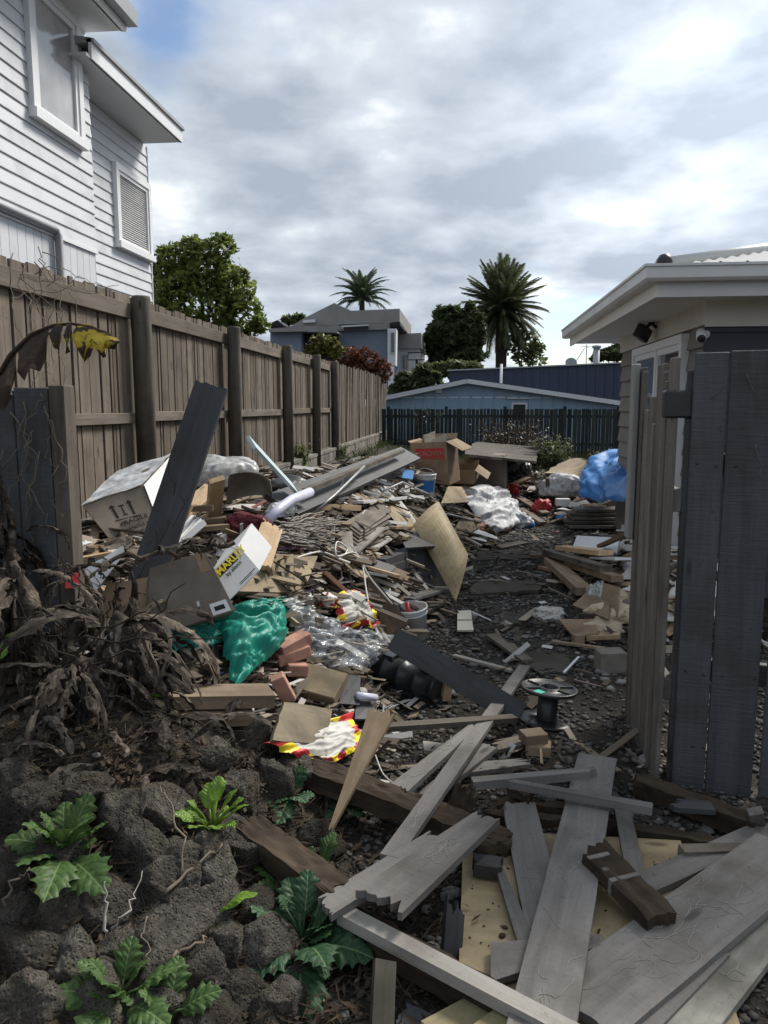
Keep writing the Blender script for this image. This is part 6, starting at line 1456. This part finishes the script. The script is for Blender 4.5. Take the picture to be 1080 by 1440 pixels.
b0 = P(582, 900, .0)+Vector((0, .06, 0)); pail('dirty white pail holding tools at the foot of the heap', b0, .085, .105, .22, None, (6, -6)); reserve([(562,845),(604,905)])
for k, (px, py, m_, l) in enumerate(((572,846,'red_print','red tool handle standing in the dirty white pail'),(556,842,'dark_plank','dark tool shaft standing in the dirty white pail'),(549,848,'tan_wood','wooden handle standing beside the dirty white pail'))):
    p1 = at_y(px, py, 5.05); p0 = b0+Vector((-.02+.02*k, 0, .05)); tag(MB().tube([p0, p0.lerp(p1, .5), p1], [.010, .012, .014], 8).build('tool_handle', m_, None, True), l, 'tool')
dc = empty('drain_cylinder', P(580,955,.02), 'ribbed black plastic drain cylinder lying under the clear plastic', 'drain pipe')
a0, a1 = at_y(525, 935, 4.15), at_y(618, 968, 3.95); ax = (a1-a0); L_ = ax.length; mt = frame_mat(a0, ax, (0, 0, 1)) @ Matrix.Rotation(R_(90), 4, 'Y')
prf = []
for k in range(5):
    z = L_*k/4; prf += [(.078, z+.012), (.078, max(z, z+L_/4-.02))] if k < 4 else []
    prf += [(.090, min(L_, z+L_/4-.018)), (.090, min(L_, z+L_/4-.002))] if k < 4 else []
MB().lathe([(0, 0)]+prf+[(.075, L_), (0, L_)], 28).build('barrel', 'drain_black', dc, True, mt)
for f in (.25, .8): MB().box((-.10, -.035, L_*f-.035), (-.076, .035, L_*f+.035)).build('lug', 'drain_black', dc, mat=mt)
MB().box((.05, -.06, .0), (.075, .06, L_+.02)).build('channel', 'drain_black', dc, mat=mt); reserve([(520,915),(630,985)])
block('box_end', 'cardboard box end at the mouth of the drain cylinder', 626, 970, .05, (.05, .07, .11), 'fresh_pine', 30, 'box', (0, 10))

# ---------------- plastics, cloth and tarps
drape('teal_tarp', 'crumpled teal tarp hanging out below the cartons', 'tarp', [(304,862,.13),(392,846,.16),(398,905,.14),(330,972,.06)], 'teal_tarp', 44, .09, .045, 8, 3, rag=.03)
drape('teal_tarp', 'flap of the teal tarp tucked under the brown carton', 'tarp', [(236,888,.10),(312,866,.14),(318,905,.06),(250,915,.05)], 'teal_tarp', 26, .03, .03, 9, 5)
drape('teal_tarp', 'folded end of the teal tarp under the fibreboard slab', 'tarp', [(340,846,.13),(420,838,.12),(418,864,.10),(350,870,.13)], 'teal_tarp', 26, .03, .03, 9, 6)
drape('clear_plastic', 'clear crumpled plastic wrapping over the dark drain cylinder', 'plastic', [(430,880,.16),(560,895,.16),(520,945,.17),(425,925,.12)], 'film_clear', 44, .06, .04, 7, 8)
crumple('plastic_bag', 'clear plastic bag bundled beside the bricks', 'plastic', 446, 895, (.11, .09, .09), 'film_clear', 4, .05, .25)
drape('clear_plastic', 'hanging twist of clear plastic on the edge of the fibreboard slab', 'plastic', [(398,842,.16),(432,836,.16),(438,890,.10),(420,900,.08)], 'film_milky', 24, .05, .05, 10, 11)
drape('printed_wrap', 'white printed wrapping with red and yellow lying above the clear plastic', 'wrapping', [(465,838,.12),(500,828,.14),(536,880,.12),(480,884,.12)], 'paper_dirty', 30, .04, .04, 9, 12, border=True)
crumple('printed_bag', 'crumpled red and yellow printed bag among the boards', 'bag', 458, 848, (.065, .05, .045), 'hazard_wrap', 9, .08, .2)
drape('printed_paper', 'white paper sheet with red and yellow border under the patched board', 'paper', [(366,1044,.09),(498,1000,.12),(512,1050,.10),(455,1078,.06)], 'paper_dirty', 40, .02, .02, 9, 14, rag=.02, border=True)
None and drape('printed_paper', 'red and yellow strip of wrapping under the upper tan timber', 'paper', [(232,978,.12),(330,955,.10),(380,975,.06),(300,985,.10)], 'hazard_wrap', 24, .02, .03, 9, 15)
crumple('wrapped_bundle', 'pale plastic wrapped bundle lying against the timber fence', 'bundle', 312, 676, (.25, .20, .15), 'film_milky', 21, .06, .12, flat=.4)
sheet('bent_card', 'large grey bent card sheet curling over the pine offcuts', 'card', [(318,708,.10),(384,700,.16),(380,676,.30),(322,668,.30)], .008, 'rag_grey', sag=-.10, n=10)
crumple('black_tub', 'black plastic tub edge behind the white pipe', 'tub', 404, 688, (.16, .12, .07), 'black_plastic', 23, .03, .05)
crumple('maroon_cloth', 'crumpled maroon cloth in the middle of the heap', 'cloth', 348, 742, (.11, .08, .06), 'maroon_cloth', 24, .08, .3, 3)
crumple('foil_scrap', 'crumpled silvery foil by the bent white pipe', 'foil', 396, 722, (.08, .07, .05), 'white_plastic', 25, .08, .3, 3)
drape('plastic_sheeting', 'long white plastic sheeting spilling toward the drive', 'plastic', [(640,690,.15),(700,680,.14),(742,728,.10),(700,752,.05)], 'film_white', 48, .12, .08, 5, 31, rag=.06)
crumple('plastic_sheeting', 'white bunched plastic at the low end of the sheeting', 'plastic', 722, 738, (.22, .18, .14), 'film_white', 33, .02, .22)
crumple('black_bag', 'black rubbish bag stuffed beside the brown chest', 'bag', 724, 668, (.24, .2, .26), 'black_plastic', 34, .02, .22)
drape('blue_tarp', 'bright blue crumpled tarp covering the heap by the house corner', 'tarp', [(812,700,.30),(838,640,.42),(900,630,.5),(890,706,.35)], 'blue_tarp', 48, .16, .09, 5, 41, rag=.05)
crumple('white_bag', 'pale blue-white plastic bag lying beside the blue tarp', 'bag', 794, 692, (.30, .22, .20), 'film_white', 42, .02, .2)
drape('milky_plastic', 'clear milky plastic caught in the boards by the gate', 'plastic', [(818,836,.10),(848,818,.16),(856,842,.12),(832,852,.10)], 'film_milky', 26, .05, .05, 9, 43)
crumple('rag', 'pale crumpled rag at the edge of the low heap', 'rag', 772, 868, (.10, .09, .06), 'paper_dirty', 44, .02, .3, 3)
for k, (px, py, s) in enumerate(((858,868,.16),(848,888,.13),(866,845,.12))):
    crumple('foam_chunk', ['large torn foam chunk on the low heap by the gate', 'smaller torn foam chunk under the large one', 'torn foam chunk high on the low heap by the gate'][k], 'foam', px, py, (s, s*.8, s*.5), 'foam_tan', 50+k, .05, .15, 3)
# fibre strips and cables
plain('fibre', (.30, .28, .25), .9, .1, .2, 9)
r = random.Random(8); paths = []
for k in range(60):
    x, y = r.uniform(378, 430), r.uniform(728, 760); q = []
    lf = .10+.06*r.random(); sl = r.gauss(0, .14)
    for j in range(5): q.append(P(x, y, lf+.01*r.random())); x += r.uniform(8, 20); y += sl*14+r.gauss(0, 1.2)
    paths.append(q)
tag(twigs('fibre_bundle', paths, .0055, 'fibre', None, .0025, 5), 'tangled bundle of pale fibre strips across the heap', 'fibre'); reserve([(380,730),(465,765)])
def cable(label, pts, rad, m, name='cable'):
    q = [P(*p) for p in pts]; out_ = []
    for i in range(len(q)-1):
        a, b_, c_, d = q[max(i-1, 0)], q[i], q[i+1], q[min(i+2, len(q)-1)]
        for k in range(6):
            t_ = k/6; out_.append(.5*((2*b_)+(c_-a)*t_+(2*a-5*b_+4*c_-d)*t_*t_+(3*b_-a-3*c_+d)*t_**3))
    out_.append(q[-1]); tag(MB().tube(out_, rad, 6).build(name, m, None, True), label, 'cable')
cable('white cable looping over the boards and hanging to the white pail', [(415,785,.10),(450,776,.14),(478,784,.14),(488,772,.16),(474,762,.18),(474,782,.16),(500,778,.18),(520,812,.20),(552,850,.22)], .006, 'cable_white')
cable('white cord running beside the looping cable', [(492,765,.18),(508,790,.18),(515,830,.18),(522,870,.16)], .005, 'cable_white')
cable('thin brown cord trailing down the front of the heap', [(385,790,.16),(420,812,.16),(460,840,.16),(520,880,.14)], .005, 'twig_dark')
cable('thin black cable over the boxes by the open carton', [(625,712,.10),(648,706,.14),(660,712,.12),(690,740,.08)], .008, 'black_plastic')
cable('thin white wire hooked over the dark flat beam', [(528,1062,.10),(540,1090,.10),(565,1108,.10),(582,1114,.10)], .003, 'cable_white')

# ---------------- low heap by the house
hp('thick tan timber pointing out of the low heap', (774,788,.10), (822,832,.10), .13, .06, 'tan_wood', name='timber', cat='timber')
hp('dirty timber lying over the thick tan one', (770,776,.14), (852,800,.18), .11, .05, 'dirty_wood', name='timber', cat='timber')
hp('orange pine slab on top of the low timber heap', (790,770,.20), (852,778,.24), .14, .04, 'fresh_pine', name='timber', cat='timber')
hp('tan timber angled toward the gate', (800,792,.10), (868,814,.16), .10, .05, 'tan_wood', name='timber', cat='timber')
hp('short brown stub end sticking out onto the drive', (746,782,.05), (778,781,.08), .08, .04, 'brown_wood', name='timber', cat='timber')
hp('reddish plank low under the tan timbers', (762,798,.04), (802,806,.06), .08, .03, 'pink_pine')
hp('dark plank crossing high toward the house wall', (844,768,.22), (884,750,.30), .07, .03, 'brown_wood')
sheet('white_board', 'bluish white panel lying behind the low timber heap', 'panel', [(806,770,.14),(868,778,.16),(872,758,.18),(812,754,.16)], .02, 'white_plastic', n=2)
hp('white panel offcut under the dark plank', (840,784,.16), (876,786,.18), .14, .02, 'white_plastic', name='white_offcut', cat='offcut')
sheet('board', 'brown board tilted above the foam', 'board', [(806,852,.08),(856,872,.14),(858,850,.18),(826,834,.14)], .02, 'tan_wood', n=2)
sheet('board', 'brown board lying low beside the pale rag', 'board', [(786,872,.06),(806,896,.05),(842,892,.08),(836,872,.12)], .015, 'cardboard', n=2)
sheet('board', 'tall tan board leaning on the low heap', 'board', [(844,850,.12),(868,870,.14),(872,826,.30),(850,820,.26)], .015, 'fibreboard', n=2)
hp('grey-brown plank under the torn foam', (818,864,.10), (862,868,.12), .06, .025, 'dirty_wood')
hp('thin lath lying at the foot of the low heap', (776,902,.03), (850,912,.04), .03, .015, 'tan_wood')
hp('pine stick below the lowest foam chunk', (826,896,.05), (872,894,.08), .06, .03, 'fresh_pine')
block('wooden_block', 'small upright wooden block at the foot of the low heap', 813, 900, .05, (.07, .06, .08), 'tan_wood', 15, 'wood block')
block('concrete_block', 'grey concrete block half hidden by the open gate', 858, 930, .05, (.16, .12, .14), 'concrete', 10, 'block')
for k in range(5):
    pz = .05+.045*k; c0 = at_z(800+2*k, 744-1*k, .02); c1 = Vector((2.6, c0.y+.06, 0)); 
    o = plank('plank', (c0.x-.06*(k % 2), c0.y+.12, pz), (2.55, c0.y+.2, pz), .30, .035, 'dirty_wood' if k % 2 else 'grey_plank', 0, (0, 0), 'wide weathered board in the neat stack by the house corner', 'board', 'stack of boards by the house corner')
hp('orange wooden drawer front on top of the board stack', (808,704,.16), (864,690,.26), .22, .02, 'pink_pine', name='drawer', cat='drawer', res=True)
hp('white edged drawer side on the board stack', (836,712,.20), (868,698,.26), .05, .02, 'white_plastic', name='white_strip', cat='strip')
sheet('cream_sheet', 'creased cream sheet lying flat on the far heap', 'sheet', [(764,666,.16),(815,672,.18),(834,648,.26),(800,645,.22)], .008, 'fibreboard', sag=-.05, n=8, rag=.05)
hp('upright thin grey post standing in the far heap', (770,702,.0), (770,672,.36), .05, .04, 'dirty_wood', name='post', cat='post')
block('small_box', 'small white box lying before the pale plastic bag', 791, 706, .08, (.19, .12, .10), 'paper', 8, 'box')
crumple('red_carton', 'crushed red carton lying at the end of the gravel', 'carton', 762, 718, (.12, .09, .12), 'red_print', 61, .03, .25, 3)
crumple('red_scrap', 'bright red plastic scrap above the white sheeting', 'plastic', 722, 692, (.08, .07, .10), 'red_print', 62, .08, .2, 3)
for k, (px, py) in enumerate(((788,728),(745,738))):
    e_ = tag(MB().lathe([(0, -.06), (.03, -.06), (.034, -.05), (.034, .05), (.028, .06), (0, .06)], 16).build('drink_can', 'blue_print', None, True, Matrix.Translation(P(px, py, .04)) @ Matrix.Rotation(R_(80), 4, 'X') @ Matrix.Rotation(R_(30+40*k), 4, 'Y')), ['blue drink can lying by the stack of boards', 'blue drink can lying by the bunched white plastic'][k], 'can')
sheet('door_slab', 'pale peeling door slab balanced on the brown chest', 'door', [(652,640,.58),(752,650,.50),(756,630,.50),(668,622,.62)], .035, 'dirty_wood', n=6, rag=.03)
hp('white stick laid across the front of the brown chest', (662,668,.34), (706,662,.36), .03, .02, 'white_plastic', name='stick', cat='stick')
hp('brown plank sloping out from under the black bag', (700,690,.10), (744,672,.14), .14, .03, 'brown_wood')
hp('tan plank standing steeply beside the black bag', (756,688,.10), (746,664,.34), .10, .03, 'tan_wood', roll=R_(40))
hp('long brown plank between white plastic and red carton', (730,700,.10), (768,722,.05), .12, .03, 'brown_wood')
hp('dirty plank end lying behind the blue can', (732,716,.06), (764,736,.04), .10, .04, 'dirty_wood')
sheet('blue_plastic', 'blue plastic sheet piece beside the white paint pail', 'plastic', [(565,672,.16),(580,674,.16),(582,662,.2),(568,660,.2)], .01, 'blue_print', n=2)
hp('white chipped board under the thin black cable', (622,722,.10), (662,732,.08), .16, .012, 'white_plastic', jag=(.04, .05), name='board', cat='board')
sheet('tan_board', 'flat tan board under the open carton', 'board', [(620,708,.16),(668,706,.16),(672,686,.20),(630,684,.2)], .012, 'plywood', n=3)
sheet('cream_board', 'stained cream board at the heap edge beside the leaning sheet', 'board', [(634,752,.05),(672,748,.06),(676,730,.14),(650,728,.16)], .012, 'fibreboard', n=4, rag=.02)
for k in range(7):
    px, py = 664+r.uniform(0, 60), 726+r.uniform(-6, 30); block('brick', 'dusty red brick in the loose heap end by the white plastic', px, py, .04, (.20, .10, .07), 'terracotta_dark' if 'terracotta_dark' in M else 'terracotta', r.uniform(0, 180), 'brick', (r.uniform(-15, 15), r.uniform(-15, 15)))['group'] = 'loose bricks by the white plastic'
hp('low ragged board lying flat on the gravel by the bricks', (700,770,.02), (740,762,.02), .14, .015, 'dirty_wood', jag=(.04, .04), name='board', cat='board')

# ---------------- loose offcuts filling the heaps
def free(px, py):
    return not any(a < px < c and b_ < py < d for a, b_, c, d in HERO)
KINDS = [('dirty_wood', 'dirty grey-brown', 26), ('grey_plank', 'flat grey', 12), ('tan_wood', 'dull tan', 15), ('fresh_pine', 'clean yellow pine', 9), ('brown_wood', 'dark brown', 14), ('pale_plank', 'bleached pale', 12), ('dark_plank', 'nearly black', 8), ('white_plastic', 'thin white', 5), ('pink_pine', 'pinkish pine', 5), ('rot_wood', 'rotten brown', 8)]
r = random.Random(101); cnt = 0
LMK = [(160,720,'fragile carton'), (300,700,'upright pine board'), (348,742,'maroon cloth'), (270,840,'brown carton'), (330,805,'white printed carton'), (385,810,'fibreboard slab'), (350,905,'teal tarp'), (455,850,'red and yellow bag'), (450,960,'tan fibreboard block'), (430,1030,'bordered paper'), (490,905,'clear plastic'), (575,955,'drain cylinder'), (578,875,'dirty white pail'), (505,750,'fanned board pack'), (420,745,'fibre bundle'), (408,705,'bent white pipe'), (500,670,'long dark panel'), (597,680,'paint pail'), (606,650,'tall open carton'), (620,780,'leaning curved sheet'), (690,710,'white plastic sheeting'), (685,660,'brown chest'), (724,665,'black bag'), (840,670,'blue tarp'), (795,690,'white bag'), (762,718,'red carton'), (830,735,'stack of boards'), (800,800,'thick tan timber'), (835,835,'milky plastic'), (772,868,'pale rag'), (858,870,'foam chunks'), (570,800,'dark cabinet'), (310,670,'wrapped bundle'), (380,650,'pale blue strip')]
def near(px, py): return min(LMK, key=lambda q: (q[0]-px)**2+(q[1]-py)**2)[2]
def filler(n, hf, bx, label_tail, grp, lmin, lmax, lift=.05, tries=30000):
    k = 0
    while k < n and tries > 0:
        tries -= 1
        x, y = r.uniform(bx[0], bx[1]), r.uniform(bx[2], bx[3])
        if hf(x, y) < .07: continue
        p = Vector((x, y, H(x, y))); px, py = proj(p)
        if not free(px, py): continue
        # only where the line of sight reaches the surface
        h_ = hit(px, py)
        if (h_-p).length > .25: continue
        L_ = r.uniform(lmin, lmax)*r.choice([.6, 1, 1, 1.4]); a = r.gauss(0, .7) + (0 if r.random() < .65 else 1.2); d = Vector((math.cos(a), math.sin(a), 0))
        q0, q1 = p-d*L_/2, p+d*L_/2
        if not -2.55 < q0.x < 3 or not -2.55 < q1.x < 3: continue
        q0.z = H(q0.x, q0.y)+r.uniform(-.01, lift); q1.z = H(q1.x, q1.y)+r.uniform(-.01, lift)
        lim = .35*L_
        if abs(q0.z-q1.z) > lim: s = (q0.z+q1.z)/2; q0.z = s+math.copysign(lim/2, q0.z-s); q1.z = s+math.copysign(lim/2, q1.z-s)
        if not free(*proj(q0)) or not free(*proj(q1)): continue
        m_, l_, _ = r.choices(KINDS, [w for *_, w in KINDS])[0]
        w = r.choice([.04, .06, .09, .10, .14]); t_ = r.choice([.012, .02, .025, .045])
        plank('timber_offcut', q0+Vector((0, 0, t_/2)), q1+Vector((0, 0, t_/2)), w, t_, m_, r.gauss(0, .35), r.choice([(0, 0), (0, 0), (.04, 0), (.03, .05)]), l_+' timber offcut '+label_tail+' near the '+near(px, py), 'offcut', l_+' '+grp)
        k += 1
filler(215, heap, (-2.5, .9, 3.6, 11.5), 'in the main heap', 'offcuts in the main heap', .3, .9)
filler(42, heap2, (.3, 2.0, 4.9, 9.0), 'in the low heap', 'offcuts by the grey house', .2, .5)
filler(40, lambda x, y: heap2(x, y)+heap(x, y), (-.5, 2.4, 9.5, 13.5), 'at the far end', 'offcuts at the far end', .3, .8)
# flattened card, paper and film among the timber
SCR = [('cardboard', 'brown cardboard', 'card', 10), ('cardboard_grey', 'grey cardboard', 'card', 8), ('paper_dirty', 'dirty paper', 'paper', 8), ('fibreboard', 'tan fibreboard', 'board', 6), ('film_white', 'white film', 'plastic', 4), ('steel_sheet', 'grey metal', 'metal', 4), ('paper', 'white card', 'card', 4)]
k = 0; tries = 0
while k < 85 and tries < 9000:
    tries += 1; x, y = r.uniform(-2.4, 1.9), r.uniform(3.7, 12.5)
    if heap(x, y)+heap2(x, y) < .07: continue
    p = Vector((x, y, H(x, y))); px, py = proj(p)
    if not free(px, py) or (hit(px, py)-p).length > .3: continue
    a = r.uniform(0, 3.14); s1, s2 = r.uniform(.08, .24), r.uniform(.05, .16); m_, l_, c_, _ = r.choices(SCR, [q[-1] for q in SCR])[0]
    u = Vector((math.cos(a), math.sin(a), 0))*s1; w_ = Vector((-math.sin(a), math.cos(a), 0))*s2; c4 = []
    for su, sv in ((-1, -1), (1, -1), (1, 1), (-1, 1)):
        q = p+u*su*r.uniform(.7, 1.1)+w_*sv*r.uniform(.6, 1.1); q.z = H(q.x, q.y)*.6+p.z*.4+r.uniform(.02, .08); c4.append(q)
    panel('flat_scrap', c4, .004, m_, l_+' scrap in the rubbish near the '+near(px, py), c_, l_+' scraps in the heaps', sag=r.uniform(-.06, .04), n=5, rag=.012); k += 1
# scraps too small to count
mb = MB()
for _ in range(13500):
    if _ > 11000: x, y = r.uniform(-1.6, -.35), r.uniform(2.9, 4.4)
    elif _ % 4 == 3: x, y = r.uniform(.3, 2.0), r.uniform(4.8, 13.5)
    else: x, y = r.uniform(-2.5, 1.2), 3.3+9.5*r.random()**1.3
    h_ = heap(x, y)+heap2(x, y)
    if h_ < .03 and r.random() < (.93 if _ <= 11000 else .3): continue
    if h_ < .03 and x < -.6 and y > 4.4: continue
    p = Vector((x, y, H(x, y)+r.uniform(-.01, .035))); L_ = r.uniform(.03, .13) if r.random() < .8 else r.uniform(.12, .42); w = r.uniform(.008, .055); t_ = r.uniform(.001, .008)
    q = Quaternion((0, 0, 1), r.uniform(0, 6.3)) @ Quaternion((r.gauss(0, 1), r.gauss(0, 1), 0), r.gauss(0, .45)); k = len(mb.v)
    mb.box((-L_/2, -w/2, -t_/2), (L_/2, w/2, t_/2)); mt = Matrix.LocRotScale(p, q, None); mb.xf(mt, k)
for _ in range(2600):
    x, y = r.uniform(-2.45, .9), 3.6+8.5*r.random()**1.2
    if _ % 7 == 0: x, y = r.uniform(.9, 1.85), r.uniform(5.2, 8.6)
    h_ = heap(x, y)+heap2(x, y)
    if h_ < .06: continue
    L_ = r.uniform(.14, .5); w = r.uniform(.012, .05); t_ = r.uniform(.006, .02); a = r.gauss(0, .8); d = Vector((math.cos(a), math.sin(a), 0))*L_/2
    za, zb = H(x+d.x, y+d.y), H(x-d.x, y-d.y); p = Vector((x, y, max(H(x, y), (za+zb)/2)+r.uniform(-.01, .05))); k = len(mb.v)
    dr = Vector((d.x*2, d.y*2, max(-.3*L_, min(.3*L_, za-zb))+r.gauss(0, .06)*L_)); mb.box((-L_/2, -w/2, -t_/2), (L_/2, w/2, t_/2)); mb.xf(frame_mat(p, dr, (r.gauss(0, .4), r.gauss(0, .4), 1)), k)
m, t, b = base_mat('scraps', .8, .25); g = nd(t, 'ShaderNodeNewGeometry')
cr_ = [(0, (.03, .025, .02)), (.25, (.085, .068, .052)), (.5, (.16, .13, .10)), (.68, (.26, .20, .13)), (.80, (.34, .30, .25)), (.90, (.50, .49, .47)), (.97, (.45, .44, .42)), (.985, (.30, .08, .06)), (1, (.10, .18, .32))]
c_o = rampn(t, g.outputs['Random Per Island'], cr_); t.links.new(c_o, b.inputs['Base Color'])
tag(mb.build('debris', 'scraps'), 'small splinters and scraps scattered over the heaps', None, None, 'stuff')
